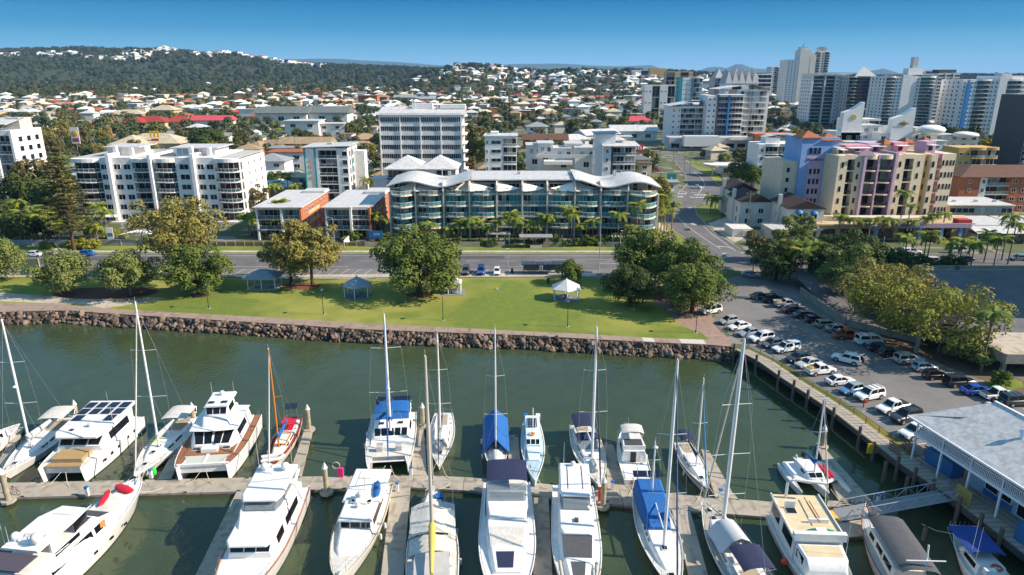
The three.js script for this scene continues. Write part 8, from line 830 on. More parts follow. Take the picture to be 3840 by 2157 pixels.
{ const g = boat('pale blue launch with roof solar panel and white pole mast', 2.73,-78.07,-1.570,15.18, 'motor boat'), L = g.L, pb = mt(0xa9c6d0, .5), pb2 = mt(0xb5ced6, .6, { map: grainSoft }), S = hull(g, L, 3.1, { F0: 1.1, F1: 1.7, m: pb, deck: pb2, rail: W.white, rake: .7 }); cab(g, 'wheelhouse', mt(0xc9dade, .6), [[-L * .44, 1, 1.15, 2.7, 1.0], [-L * .04, 1.05, 1.1, 2.6, .95], [L * .0, 1.05, 1.05, 2.0, .9]], [[-L * .3, -L * .08, .5, .85]], [[-L * .035, -L * .005, .05, .3], [-L * .035, -L * .005, .36, .64], [-L * .035, -L * .005, .7, .95]]); cab(g, 'fore_cabin', mt(0xc9dade, .6), [[0, 1.1, 1, 1.75, .9], [L * .2, 1.2, .8, 1.7, .7]], [[L * .02, L * .16, .35, .75]]); solar(g, -L * .3, 2.78, 0, 2.6, 1.3, 4, 6); new MB().pipe(Array.from({ length: 13 }, (_, i) => [-L * .1 + Math.cos(i / 6 * PI) * .35, 2.76, .1 + Math.sin(i / 6 * PI) * .35]), .09, 6, false).mesh('life_ring', mt(0xd88a4a, .7), g); tubes(g, 'pole_mast', W.white, [[[-L * .14, 2.6, 0], [-L * .14, 6.2, 0]]], .06); bx(g, 'blue_locker', blueC, -L * .5, -L * .44, 2, 2.6, .5, 1.1); bx(g, 'white_outboard', gel, -L * .52, -L * .46, 1.8, 2.4, -1.2, -.6); bx(g, 'deck_box', pb2, L * .26, L * .31, 1.4, 1.6, -.4, .4); rails(g, S, L * .22, L * .44, .5); }
{ const g = sloop('white sloop with navy bimini and navy spray hood', 9.98,-77.35,-1.512,15.72, { B: 3.7, top: 18.99, mx: .1, bim: navyC, dodger: navyC, rig: { jib: mt(0x22283a, .8), r: .13, boom: [4.4, 2.9, alu, .1] }, fend: [-.3, -.25], fs: -1, hatches: [.08] }), L = g.L; cab(g, 'hard_dodger', gel, [[-L * .22, 1.3, 1.2, 2.5, 1.0], [-L * .1, 1.3, 1.2, 2.45, .95], [-L * .05, 1.4, 1, 1.7, .8]], [[-L * .2, -L * .11, .4, .85]], [[-L * .1, -L * .055, .08, .5, navyC], [-L * .1, -L * .055, .53, .92, navyC]]); solar(g, -L * .16, 2.55, 0, 1.0, 1.6, 1, 2); const d = on(g, 'dinghy', 'white covered dinghy upside down on the sloop foredeck', 'dinghy', L * .23, 1.5, 0, .1); new MB().ball(0, .25, 0, 1.3, .5, .75, 12, 6).mesh('hull', whiteC, d); bx(d, 'keel_strip', W.mid, -1, 1, .7, .78, -.04, .04); }
{ const g = boat('white flybridge cruiser with stern door facing the dock', 15.25,-77.11,1.554,11.61, 'motor boat'), L = g.L, S = hull(g, L, 3.7, { F0: 1.2, F1: 1.9, sw: .9, pw: .65, rake: 1.2, deck: gel }); cab(g, 'cabin', gel, [[-L * .18, 1.1, 1.55, 2.9, 1.35], [L * .12, 1.2, 1.5, 2.9, 1.2], [L * .28, 1.4, 1.2, 1.9, .9]], [[-L * .12, L * .1, .5, .85]], [[L * .13, L * .27, .05, .48], [L * .13, L * .27, .52, .95]]); bx(g, 'rear_door', bGl, -L * .18 - .03, -L * .18, 1.2, 2.8, -.45, .25); bx(g, 'cockpit_sole', gel, -L * .48, -L * .19, 1.0, 1.26, -1.5, 1.5); bx(g, 'ladder', chrome, -L * .2 - .1, -L * .2, 1.3, 3, .7, 1.1); cab(g, 'flybridge', gel, [[-L * .16, 2.9, 1.4, 3.5, 1.45], [L * .1, 2.9, 1.2, 3.6, 1.2]]); bx(g, 'helm_well', W.dark, -L * .15, -L * .02, 3.5, 3.56, -1.1, 1.1); bim(g, -L * .06, L * .12, 1.35, 4.6, whiteC, 3.5, .25); new MB().quad([L * .1, 3.6, 1.2], [L * .1, 3.6, -1.2], [L * .1, 4.6, -1.3], [L * .1, 4.6, 1.3]).mesh('clear_screen', clearV, g); tubes(g, 'bow_rail', chrome, [[[L * .1, 2.2, 1.7], [L * .3, 2.5, 1.3], [L * .48, 2.8, 0], [L * .3, 2.5, -1.3], [L * .1, 2.2, -1.7]]], .025); word(g, 'Reel', .35, W.red, -L * .5 - .02, .9, -.4, -PI / 2); ant(g, L * .3, 2, 0, 2.6); fend(g, S, [0], 1); }
sloop('small white sloop with navy bimini and blue furled jib', 22.67,-74.86,-1.553,11.08, { B: 2.9, top: 13.24, mx: .1, bim: navyC, cover: navyC, cr: .16, rig: { spr: [.5], jib: mt(0x1f7fb0, .8), r: .09 }, hatches: [.3], hull: { stripe: mt(0x5a4a40, .5) } });
{ const g = boat('small white trimaran with blue sail cover and red kayaks', 36.68,-72.82,-1.531,8.32, 'trimaran'), L = g.L; hull(g, L, 1.5, { F0: .9, F1: 1.2, rake: .6 }); for (const s of [1, -1]) hull(g, L * .8, .7, { zc: s * 2.9, F0: .7, F1: 1.0, sw: .3, rake: .7, nm: 'float', x: .3 }); cab(g, 'wing_deck', gel, [[-L * .36, .8, 2.6, 1.0, 2.5], [L * .12, .8, 2.6, 1.0, 2.5], [L * .2, .8, 1.2, .95, 1.1]]); cab(g, 'cabin', gel, [[-L * .3, .95, 1.3, 1.6, 1.1], [L * .05, .95, 1.3, 1.6, 1.0], [L * .14, .95, 1.1, 1.2, .9]], [[-L * .1, L * .03, .4, .8]], [[L * .06, L * .13, .08, .48], [L * .06, L * .13, .52, .92]]); mast(g, L * .04, 1.6, 11.28, { hw: 1.3, spr: [.55], r: .09, bow: [L * .47, 1.2, 0], jib: whiteC, boom: [2.8, 2.5, blueC, .2] }); for (const [i, z] of [[0, -1.6], [1, -2.1]]) kayak(on(g, 'kayak', i ? 'outer red kayak on the trimaran wing' : 'inner red kayak on the trimaran wing', 'kayak', -.3, 1.1, z, 0), 3, redP, .34, redP); bx(g, 'outboard', tyreM, -L * .52, -L * .47, .7, 1.6, -.9, -.55); new MB().ball(-L * .4, 1.5, .6, .32, .32, .12).mesh('horseshoe_buoy', gel, g); }
{ // large yacht at the lower left
  const g = boat('large white motor yacht with curved hardtop and black windows, lower left', -44.49,-59.99,1.436,18.47, 'motor boat'), L = g.L, H = L / 2, S = hull(g, L, 5.4, { F0: 1.9, F1: 2.9, sw: .86, tm: .5, pw: .55, rake: 1.6, deck: gel, stripe: undefined }); cab(g, 'fore_trunk', mt(0xcfcdc6, .7), [[H * .1, 2.2, 1.9, 3.0, 1.6], [H * .5, 2.5, 1.5, 3.1, 1.2], [H * .72, 2.7, .8, 2.95, .6]], [], [[H * .3, H * .55, .3, .7, whiteC, 'sun_pad']]); cab(g, 'saloon', gel, [[-H * .95, 1.9, 2.2, 3.7, 1.95], [H * .06, 2.1, 2.2, 3.9, 1.8], [H * .32, 2.3, 1.7, 2.9, 1.3]], [[-H * .7, -H * .4, .3, .75], [-H * .36, -H * .1, .3, .75], [-H * .06, H * .1, .35, .75]], [[H * .08, H * .3, .05, .95, W.dark]]);
  cab(g, 'bridge_deck', gel, [[-H * .95, 3.7, 2.0, 4.5, 2.1], [-H * .2, 3.8, 1.9, 4.5, 1.9], [H * .06, 3.8, 1.4, 4.0, 1.3]], [[-H * .6, -H * .25, .15, .8]], [[-H * .18, H * .03, .1, .9]]); for (const s of [1, -1]) bx(g, 'roof_pillar', gel, -H * .62, -H * .5, 4.4, 5.7, s * 1.8 - .12, s * 1.8 + .12); cab(g, 'hardtop', gel, [[-H * .78, 5.6, 2.0, 5.85, 1.9], [-H * .3, 5.7, 2.0, 6, 1.9], [-H * .04, 5.5, 1.5, 5.7, 1.3]], [], [[-H * .6, -H * .2, .2, .8, W.mid, 'hardtop_panel']]); new MB().quad([-H * .3, 4.5, 1.88], [-H * .04, 4.1, 1.3], [-H * .06, 5.55, 1.4], [-H * .3, 5.7, 1.9]).quad([-H * .3, 4.5, -1.88], [-H * .04, 4.1, -1.3], [-H * .06, 5.55, -1.4], [-H * .3, 5.7, -1.9]).mesh('bridge_side_glass', bGl, g); bx(g, 'aft_awning', mt(0x4a4550, .8), -H * 1.02, -H * .78, 5.3, 5.4, -1.9, 1.9); dome(g, -H * .68, 5.9, 1.2, .55); dome(g, -H * .66, 5.9, -1.2, .4); ant(g, -H * .74, 5.9, -1.7, 3); ant(g, -H * .74, 5.9, -1.2, 2); tubes(g, 'radar_arch', gel, [[[-H * .7, 5.9, -.5], [-H * .66, 6.8, 0], [-H * .7, 5.9, .5]]], .06); bx(g, 'side_door', mt(0xb07a4a, .6), H * .02, H * .1, 2.3, 3.5, 2.0, 2.04); tubes(g, 'anchor_pulpit', chrome, [[[H * .86, 2.9, .4], [H * .98, 3.2, 0], [H * .86, 2.9, -.4]]], .05);
  kayak(on(g, 'kayak', 'red sit on kayak across the yacht bow', 'kayak', H * .72, 3.0, 0, 1.2), 3, redP, .62); kayak(on(g, 'surfboard', 'slim red board lying along the yacht foredeck', 'surfboard', H * .5, 3.1, -.9, .35), 3.2, redP, .4, redP); rails(g, S, H * .1, H * .6, .4); for (const f of [-.2, .05, .3]) bx(g, 'porthole', bGl, H * f, H * f + .5, 1.3, 1.55, S.b(H * f) * .97, S.b(H * f) * .97 + .05); }
{ // motor yacht, centre left front
  const g = boat('large white motor yacht with enclosed flybridge and varnished side rail', -25.66,-58.44,-1.538,20.03, 'motor boat'), L = g.L, H = L / 2, S = hull(g, L, 5.2, { F0: 1.9, F1: 2.8, sw: .88, tm: .5, pw: .6, rake: 1.2, rail: mt(0xa8622c, .4), deck: gel }); cab(g, 'saloon', gel, [[-H * .8, 1.9, 2.1, 3.9, 2.0], [H * .14, 2.0, 2.1, 3.9, 1.8], [H * .2, 2.1, 2, 3.9, 1.7]], [[-H * .6, -H * .2, .35, .8], [-H * .1, H * .1, .35, .8]]); cab(g, 'wheelhouse_front', gel, [[H * .2, 2.1, 2, 3.7, 1.8], [H * .26, 2.1, 1.9, 2.9, 1.7]], [], [[H * .205, H * .255, .03, .34], [H * .205, H * .255, .37, .63], [H * .205, H * .255, .66, .97]]); cab(g, 'brow', gel, [[-H * .1, 3.9, 2.0, 4.1, 1.9], [H * .22, 3.85, 2.0, 4.05, 1.9], [H * .3, 3.8, 1.6, 3.95, 1.5]]);
  cab(g, 'flybridge', gel, [[-H * .7, 4, 2, 4.9, 1.9], [-H * .14, 4, 1.9, 4.9, 1.8], [H * .06, 4, 1.6, 4.1, 1.4]]); cab(g, 'flybridge_glass', clearV, [[-H * .55, 4.9, 1.75, 5.8, 1.6], [-H * .2, 4.9, 1.7, 5.8, 1.55], [-H * .12, 4.9, 1.4, 5.0, 1.3]]); cab(g, 'flybridge_roof', gel, [[-H * .8, 5.8, 1.9, 6.0, 1.8], [-H * .24, 5.8, 1.85, 6.0, 1.75], [-H * .14, 5.75, 1.5, 5.9, 1.4]]); for (const z of [-.35, .35]) bx(g, 'helm_seat', gel, -H * .3, -H * .25, 4.9, 5.6, z - .25, z + .25); dome(g, -H * .68, 6, -1.0, .42); dome(g, -H * .68, 6, .9, .42); tubes(g, 'radar_mast', gel, [[[-H * .6, 6, 0], [-H * .62, 7, 0]], [[-H * .62, 6.8, -.8], [-H * .62, 6.8, .8]]], .06); ant(g, -H * .7, 6, 1.5, 3.4); ant(g, -H * .7, 6, -1.6, 3); bx(g, 'swim_platform', teak, -H - .7, -H, .5, .6, -2, 2); const d = on(g, 'tender', 'white tender on the yacht upper deck', 'dinghy', -H * .78, 4.4, -1.2, .1); new MB().pipe([[-1.5, .35, .6], [.9, .35, .6], [1.6, .5, 0], [.9, .35, -.6], [-1.5, .35, -.6]], .24, 8).mesh('tube', gel, d); bx(d, 'floor', nons, -1.4, 1, .2, .3, -.5, .5); tubes(g, 'boat_deck_rail', chrome, [[[-H * .7, 5, 2], [-H * .95, 5, 2], [-H * .95, 5, -2], [-H * .7, 5, -2]]]); rails(g, S, H * .2, H * .8, .7); g.scale.set(1, 1.06, 1.16); }
{ // cruiser with blue kayak on roof
  const g = boat('white cruiser with long flat roof carrying blue kayak', -16.39,-61.99,-1.590,17.01, 'motor boat'), L = g.L, H = L / 2, S = hull(g, L, 4.4, { F0: 1.3, F1: 2.2, sw: .85, tm: .45, pw: .62, rake: 1, rail: mt(0xc9bba0, .5) }); cab(g, 'saloon', gel, [[-H * .8, 1.3, 1.7, 3.1, 1.6], [H * .1, 1.5, 1.7, 3.1, 1.5], [H * .13, 1.6, 1.65, 2.1, 1.45]], [[-H * .5, H * .06, .4, .82]], [[H * .103, H * .127, .03, .32], [H * .103, H * .127, .36, .66], [H * .103, H * .127, .7, .97]]); cab(g, 'wheelhouse_roof', gel, [[-H * .25, 3.1, 1.65, 3.35, 1.6], [H * .16, 3.1, 1.65, 3.3, 1.55]]); cab(g, 'upper_deck', gel, [[-H * .95, 3.2, 1.9, 3.5, 1.85], [-H * .22, 3.2, 1.9, 3.5, 1.85]]); bx(g, 'deck_stripe', W.mid, -H * .9, -H * .55, 3.5, 3.53, 1.1, 1.2); cab(g, 'helm_console', gel, [[-H * .3, 3.5, .8, 4.0, .6], [-H * .16, 3.4, .7, 3.6, .5]]); dome(g, -H * .24, 3.9, .1, .3); dome(g, -H * .1, 3.3, .1, .26); for (const z of [-.7, .6]) hatch(g, -H * .2, 3.52, z, .45, .6); hatch(g, H * .42, 2.05, 0, .5, .6); cab(g, 'fore_cabin', gel, [[H * .13, 1.6, 1.6, 2.2, 1.4], [H * .5, 1.8, 1.2, 2.15, 1.0], [H * .62, 1.9, .8, 1.95, .6]]); tubes(g, 'roof_crane', W.off, [[[-H * .45, 3.5, 0], [-H * .45, 5.2, 0]], [[-H * .45, 5, -.6], [-H * .45, 5, .6]]], .05); tubes(g, 'boarding_ladder', chrome, [[[H * .14, 2.2, -1], [H * .1, 3.4, -1]], [[H * .14, 2.2, -1.4], [H * .1, 3.4, -1.4]]], .03); rails(g, S, -H * .1, H * .9, .8); kayak(on(g, 'kayak', 'blue kayak with paddle on the cruiser roof', 'kayak', -H * .45, 3.5, -1.3, .15), 3.2, blueC, .42, navyC); fend(g, S, [-1, 1], -1); new MB().tube([H * .92, 2.3, 0], [H * 1.02, 2.2, 0], .1).mesh('anchor_roller', chrome, g); }
{ const g = sloop('grey hulled sailboat wrapped in white tarpaulins with yellow boom cover', -8.29,-60.33,1.673,18.81, { B: 4.6, top: 22.15, mx: -.02, ch: .4, cover: mt(0xc9ab52, .9), cr: .26, cm: nons, hull: { m: mt(0x5f7482, .5), sw: .8, deck: nons }, rig: { spr: [.34], r: .13, jib: mt(0xb8b2a6, .8), m: mt(0xb9b0a2, .5), boom: [7, 2.9, mt(0xc9ab52, .9), .28] } }), L = g.L; for (const [a, b, h] of [[-.02, .2, 2.5], [.05, .3, 2.1], [-.16, -.02, 2.3]]) new MB().grid(Array.from({ length: 6 }, (_, i) => Array.from({ length: 7 }, (_, j) => { const k = j / 3 - 1, x = lerp(a, b, i / 5) * L; return [x, h - Math.abs(k) * .7 + .12 * Math.sin(i * 2.3 + j * 1.7), k * 2.1]; }))).mesh('white_tarpaulin', whiteC, g); bx(g, 'deck_house', W.mid, -L * .4, -L * .18, 1.5, 2.3, -1.5, 1.5); new MB().tube([L * .36, 1.6, .6], [L * .36, 1.95, .6], .5, .5, 12).mesh('blue_drum', blueC, g); cab(g, 'fore_hatch_house', gel, [[L * .3, 1.4, 1, 1.75, .9], [L * .42, 1.4, .6, 1.7, .5]]); }
{ // flybridge with navy bimini
  const g = boat('white flybridge boat with navy bimini and navy foredeck pad', -.5,-59.77,-1.560,20.82, 'motor boat'), L = g.L, H = L / 2, S = hull(g, L, 4.9, { F0: 1.6, F1: 2.4, sw: .92, tm: .5, pw: .55, rake: 1, deck: gel }); cab(g, 'saloon', gel, [[-H * .8, 1.6, 1.9, 3.3, 1.8], [-H * .02, 1.7, 1.9, 3.3, 1.7], [H * .25, 1.8, 1.6, 2.3, 1.4]], [[-H * .7, -H * .1, .4, .85]], [[H * 0, H * .22, .06, .94, whiteC, 'windscreen_cover']]); cab(g, 'flybridge', gel, [[-H * .85, 3.3, 1.9, 4.2, 1.85], [-H * .3, 3.3, 1.9, 4.3, 1.8], [-H * .1, 3.3, 1.6, 3.5, 1.5]]); bim(g, -H * .85, -H * .45, 1.85, 5.5, navyC, 4.2, .2); new MB().quad([-H * .42, 5.45, 1.8], [-H * .42, 5.45, -1.8], [-H * .28, 4.3, -1.7], [-H * .28, 4.3, 1.7]).mesh('clear_screen', clearV, g); bx(g, 'dash', W.dark, -H * .42, -H * .32, 4.2, 4.35, -1.5, 1.5); cab(g, 'fore_cabin', gel, [[H * .2, 1.9, 1.7, 2.5, 1.4], [H * .55, 2, 1.3, 2.4, 1.0]], [], [[H * .28, H * .5, .28, .86, navyC, 'foredeck_pad']]); rails(g, S, H * .1, H * .9, .7); tubes(g, 'stern_rail', chrome, [[[-H * .86, 5, 1.8], [-H * .9, 5, 0], [-H * .86, 5, -1.8]]]); ant(g, -H * .9, 4.2, -1.7, 3); dome(g, -H * .98, 3.4, -1.2, .3); bx(g, 'navy_side_cover', navyC, -H * .8, -H * .3, 2.2, 3.1, 1.92, 1.97); }
{ // hardtop sport cruiser
  const g = boat('white sports cruiser with twin striped hardtop and grey screen cover', 6.64,-59.52,-1.620,20.35, 'motor boat'), L = g.L, H = L / 2, S = hull(g, L, 4.8, { F0: 1.5, F1: 2.3, sw: .92, tm: .5, pw: .55, rake: 1, deck: gel }); cab(g, 'saloon', gel, [[-H * .75, 1.5, 1.8, 3.2, 1.7], [H * .05, 1.6, 1.8, 3.2, 1.6], [H * .36, 1.8, 1.6, 2.3, 1.4]], [[-H * .7, -H * .1, .4, .85]], [[H * .08, H * .34, .04, .96, greyC, 'screen_cover']]); cab(g, 'brow', gel, [[-H * .4, 3.2, 1.75, 3.5, 1.65], [H * .02, 3.2, 1.75, 3.4, 1.6], [H * .1, 3.15, 1.4, 3.3, 1.2]]); cab(g, 'bridge_screen', clearV, [[-H * .5, 3.5, 1.55, 4.6, 1.45], [-H * .36, 3.5, 1.55, 4.5, 1.4], [-H * .26, 3.5, 1.4, 3.6, 1.3]]); bx(g, 'helm_seat', gel, -H * .5, -H * .44, 3.5, 4.2, -1, 1); cab(g, 'hardtop', gel, [[-H * .95, 4.6, 1.65, 4.8, 1.55], [-H * .42, 4.6, 1.65, 4.85, 1.55], [-H * .34, 4.55, 1.4, 4.7, 1.3]], [], [[-H * .9, -H * .44, .24, .27, W.dark, 'roof_stripe'], [-H * .9, -H * .44, .73, .76, W.dark, 'roof_stripe']]); for (const s of [1, -1]) { bx(g, 'hardtop_leg', gel, -H * .93, -H * .85, 2.5, 4.6, s * 1.5 - .08, s * 1.5 + .08); ant(g, -H * .9, 4.8, s * 1.1, 3); } dome(g, -H * .9, 4.8, .1, .28); bx(g, 'horn', W.dark, -H * .12, -H * .06, 3.48, 3.6, -.2, .2); cab(g, 'fore_cabin', gel, [[H * .36, 1.9, 1.5, 2.4, 1.2], [H * .7, 2, 1, 2.3, .7]], [], [[H * .4, H * .6, .2, .8, greyC, 'foredeck_cover']]); rails(g, S, H * .2, H * .9, .7); for (const s of [1, -1]) new MB().tube([H * .4, 2.35, s * 1.7], [H * .62, 2.4, s * 1.5], .16, .16, 8).mesh('rolled_fender', mt(0xb3aa9a, .8), g); }
{ const g = sloop('white ketch with bright blue cockpit tent and solar panels', 15.51,-60.36,-1.586,17, { B: 4.4, top: 22.11, mx: .1, ch: .6, rig: { r: .14, spr: [.3, .62], jib: mt(0x1c4478, .8), boom: [5.4, 3.2] }, hatches: [.12, .2, .33], fend: [-.02, .12], fs: -1, win: [[-1.9, -1.2, .4, .8], [-.9, -.2, .4, .8], [.1, .7, .4, .8]] }), L = g.L; cab(g, 'blue_tent', blueC, [[-L * .47, 1.2, 1.7, 3.3, 1.45], [-L * .2, 1.3, 1.7, 3.4, 1.4], [-L * .12, 1.4, 1.5, 2.6, 1.2], [-L * .05, 1.6, 1.3, 2.1, 1.1]], [], [], bGl, .25); solar(g, -L * .5, 3.6, 0, 1, 3.4, 1, 2, -.3); mast(g, -L * .32, 1.6, 9.4, { hw: .9, spr: [.72], r: .09, radar: .95 }); tubes(g, 'wind_vane_pole', chrome, [[[-L * .49, 1.2, 1.2], [-L * .49, 4.4, 1.2], [-L * .53, 4.5, 1.2]]], .05); }
{ const g = sloop('large white sloop with tall raked mast and grey boom awning', 22.59,-58.92,1.688,16, { B: 4.8, top: 23.29, mx: .16, ch: .5, cover: whiteC, cr: .24, rig: { r: .19, spr: [.2, .42, .68], jib: whiteC, radar: .24, hw: 2 }, hatches: [.3, .38], hull: { deck: mt(0xb9b2a4, .9, { map: grainFine }) } }), L = g.L; new MB().grid(Array.from({ length: 7 }, (_, i) => [-1, -.5, 0, .5, 1].map((k) => [lerp(-L * .1, L * .14, i / 6), 3.6 - k * k * 1.6 - i * .05, k * 1.9]))).mesh('boom_awning', mt(0xb4b7ba, .8), g); bim(g, -L * .36, -L * .14, 1.6, 3.2, navyC, 1.6, .3, 'navy_cover'); }
{ // houseboat with tan roof
  const g = boat('white houseboat with long tan roof and lifting arm', 30.2,-57.19,-1.627,13.78, 'motor boat'), L = g.L, H = L / 2, tanR = mt(0xd6c6a2, .85, { map: grainSoft }), S = hull(g, L, 5.2, { F0: 1.4, F1: 2.2, sw: .95, tm: .5, pw: .5, rake: .8 }); cab(g, 'deckhouse', gel, [[-H * .96, 1.3, 2.2, 4, 2.1], [H * .08, 1.4, 2.2, 4, 2.1]], [[-H * .9, -H * .55, .4, .85], [-H * .4, 0, .4, .85]]); cab(g, 'roof', tanR, [[-H * .98, 4, 2.3, 4.15, 2.25], [H * .08, 4, 2.3, 4.15, 2.25]], [], [], bGl, .04); for (const s of [1, -1]) bx(g, 'roof_coaming', gel, -H * .98, H * .1, 4.1, 4.35, s * 2.28 - .05, s * 2.28 + .05); bx(g, 'bulwark', gel, H * .04, H * .12, 4, 4.8, -2.3, 2.3); cab(g, 'wheelhouse', gel, [[H * .1, 1.6, 2.1, 3.6, 2], [H * .4, 1.7, 2, 3.5, 1.8], [H * .46, 1.8, 1.8, 2.4, 1.6]], [[H * .14, H * .36, .45, .85]], [[H * .14, H * .36, .08, .92, tanR, 'wheelhouse_roof']]); hatch(g, -H * .55, 4.16, 1.2, .9, .9); bx(g, 'open_hatch_lid', gel, -H * .64, -H * .62, 4.2, 5, .7, 1.7); tubes(g, 'lifting_arm', gel, [[[-H * .9, 4.1, 1], [-H * .9, 6, 1], [-H * .9, 6.4, .4], [-H * .86, 6.2, -2.6]]], .16); tubes(g, 'spar', teak, [[[-H * .85, 4.5, -.6], [-H * .2, 4.6, -.6]], [[-H * .8, 4.3, -1], [-H * .3, 4.3, -1]]], .05); bx(g, 'spar_chock', gel, -H * .3, -H * .27, 4.1, 4.6, -1.6, .2); const d = on(g, 'dinghy', 'green dinghy resting behind the houseboat bulwark', 'dinghy', -H * .02, 4.2, -.4, PI / 2); new MB().ball(0, .15, 0, 1.6, .3, .55, 12, 6).mesh('hull', mt(0x14806a, .5), d); bx(d, 'thwart', gel, -.5, .5, .3, .45, -.4, .4); ant(g, H * .3, 3.6, -1.8, 3.4); new MB().ball(H * .1, 1.4, 2.8, .35).mesh('red_buoy', mt(0xd8431f, .6), g); }
{ // classic cruiser with grey awning
  const g = boat('classic white cruiser with timber trim and long grey awning', 37.92,-57.08,1.461,14.67, 'motor boat'), L = g.L, H = L / 2, S = hull(g, L, 4.4, { F0: 1.5, F1: 2.4, sw: .7, tm: .45, pw: .7, rake: 1, rail: teak, deck: W.mid }); cab(g, 'cabin', mt(0xe2ddd0, .6), [[-H * .5, 1.4, 1.5, 3, 1.35], [H * .4, 1.7, 1.4, 3, 1.25], [H * .52, 1.9, 1.2, 2.3, 1]], [[-H * .4, -H * .15, .45, .85], [-H * .1, H * .1, .45, .85], [H * .18, H * .34, .45, .85]], [[-H * .3, H * .3, .1, .9, gel, 'cabin_top']]); cab(g, 'timber_cabin', teak, [[H * .38, 2.9, .9, 3.2, .8], [H * .46, 2.9, .8, 3.1, .7]]); bim(g, -H * .75, H * .36, 1.7, 4.2, greyC, 2.4, .35, 'grey_awning'); bx(g, 'aft_deck', teakL, -H * .9, -H * .52, 1.7, 1.8, -1.2, 1.2); tubes(g, 'signal_mast', gel, [[[-H * .7, 2, .6], [-H * .62, 6.6, .6]], [[-H * .66, 5, -1.2], [-H * .66, 5.2, 2.2]]], .08); new MB().pipe([[H * .8, 2.5, 0], [H * 1.02, 2.9, 0]], [.12, .08], 6).mesh('bowsprit', teak, g); tubes(g, 'pulpit', chrome, [[[H * .7, 2.6, .9], [H * 1.02, 3.6, 0], [H * .7, 2.6, -.9]]]); rails(g, S, H * .2, H * .85, .7); bx(g, 'windlass', W.dark, H * .72, H * .8, 2.4, 2.8, -.25, .25); }
{ const g = boat('white boat with dark blue canvas top at lower right', 46.26,-56.12,1.486,10.32, 'motor boat'), L = g.L, H = L / 2, S = hull(g, L, 3.8, { F0: 1.3, F1: 1.9, sw: .85, rake: .8 }); cab(g, 'cabin', gel, [[-H * .3, 1.2, 1.4, 2.5, 1.2], [H * .3, 1.3, 1.3, 2.4, 1.1], [H * .45, 1.5, 1.1, 1.8, .9]], [[-H * .2, H * .2, .45, .85]]); bim(g, -H * .1, H * .7, 1.7, 3.1, mt(0x1d3f86, .85), 1.8, .25, 'blue_canvas'); const r = new MB(); for (let i = 0; i < 7; i++) r.tube([H * .72, 3.2, -1.4 + i * .45], [H * .72, 3.7, -1.4 + i * .45], .03); r.tube([H * .72, 3.25, -1.5], [H * .72, 3.25, 1.4], .04).mesh('rod_rack', chrome, g); new MB().pipe(Array.from({ length: 13 }, (_, i) => [-H * .35 + Math.cos(i / 6 * PI) * .42, 2.62, .2 + Math.sin(i / 6 * PI) * .42]), .12, 6, false).mesh('life_ring', mt(0xb5503a, .7), g); ant(g, -H * .1, 2.5, -1, 3.6); ant(g, 0, 2.5, -1.2, 4); bx(g, 'white_locker', gel, -H * .5, -H * .4, 2.2, 2.8, -1.2, -.2); }
// mooring lines from the end of each boat that lies nearest the dock
for (const g of scene.children.filter((o) => o.L)) { for (const [k, w] of [['navy foredeck pad', 1.2], ['carrying blue kayak', 1.12], ['tarpaulins', 1.15], ['houseboat', 1.1], ['reddish teak', 1.08], ['cockpit canopy', 1.1], ['navy spray hood', 1.12], ['on its roof', 1.08], ['twin striped', 1.06]]) if (g.userData.label.includes(k)) g.scale.z = w; const zd = (poly1(dockBack, g.position.x) + poly1(dockFront, g.position.x)) / 2, end = (k) => V(k * g.L * .46, 1.5, 0).applyAxisAngle(V(0, 1, 0), g.rotation.y).add(g.position), a = end(1), b = end(-1), k = Math.abs(a.z - zd) < Math.abs(b.z - zd) ? 1 : -1, p = k > 0 ? a : b, m = new MB(), inv = (q) => { const r = V(...q).sub(g.position).applyAxisAngle(V(0, 1, 0), -g.rotation.y); return [r.x, r.y / g.scale.y, r.z / g.scale.z]; }; for (const s of [-1, 1]) { const e = [p.x + s * 1.7, .52, lerp(p.z, zd, .9)]; m.pipe([[p.x + s * .3, p.y, p.z], [lerp(p.x, e[0], .55), lerp(p.y, e[1], .7) - .15, lerp(p.z, e[2], .55)], e].map(inv), .028, 5); } m.mesh('mooring_line', ropeM, g); delete g.L; }
// ---- people: one continuous body each, clothes as its children -----------------------------------
function skin(bones, inflate, keep) { // smooth union of tapered capsules, meshed
  const N = 60, mc = new MarchingCubes(N, W.off, false, false, 40000), f = mc.field, P = (v) => (v - N / 2) / (N / 2); mc.isolation = 0;
  const seg = bones.filter((b) => !keep || keep.includes(b[4])).map(([a, b, r0, r1]) => [a, b, r0 + inflate, r1 + inflate]);
  for (let k = 0; k < N; k++) for (let j = 0; j < N; j++) for (let i = 0; i < N; i++) { const x = P(i), y = P(j) + .9, z = P(k); let s = 0; for (const [a, b, r0, r1] of seg) { const dx = b[0] - a[0], dy = b[1] - a[1], dz = b[2] - a[2], t = Math.max(0, Math.min(1, ((x - a[0]) * dx + (y - a[1]) * dy + (z - a[2]) * dz) / (dx * dx + dy * dy + dz * dz + 1e-9))), d = Math.hypot(x - a[0] - dx * t, y - a[1] - dy * t, z - a[2] - dz * t) - lerp(r0, r1, t); s += Math.exp(-d * 45); } f[k * N * N + j * N + i] = Math.log(s + 1e-30) / 45; }
  mc.update(); const n = mc.count, g = new THREE.BufferGeometry(); g.setAttribute('position', new THREE.Float32BufferAttribute(mc.positionArray.slice(0, n * 3), 3)); g.setAttribute('normal', new THREE.Float32BufferAttribute(mc.normalArray.slice(0, n * 3), 3)); g.translate(0, .9, 0); return g; }
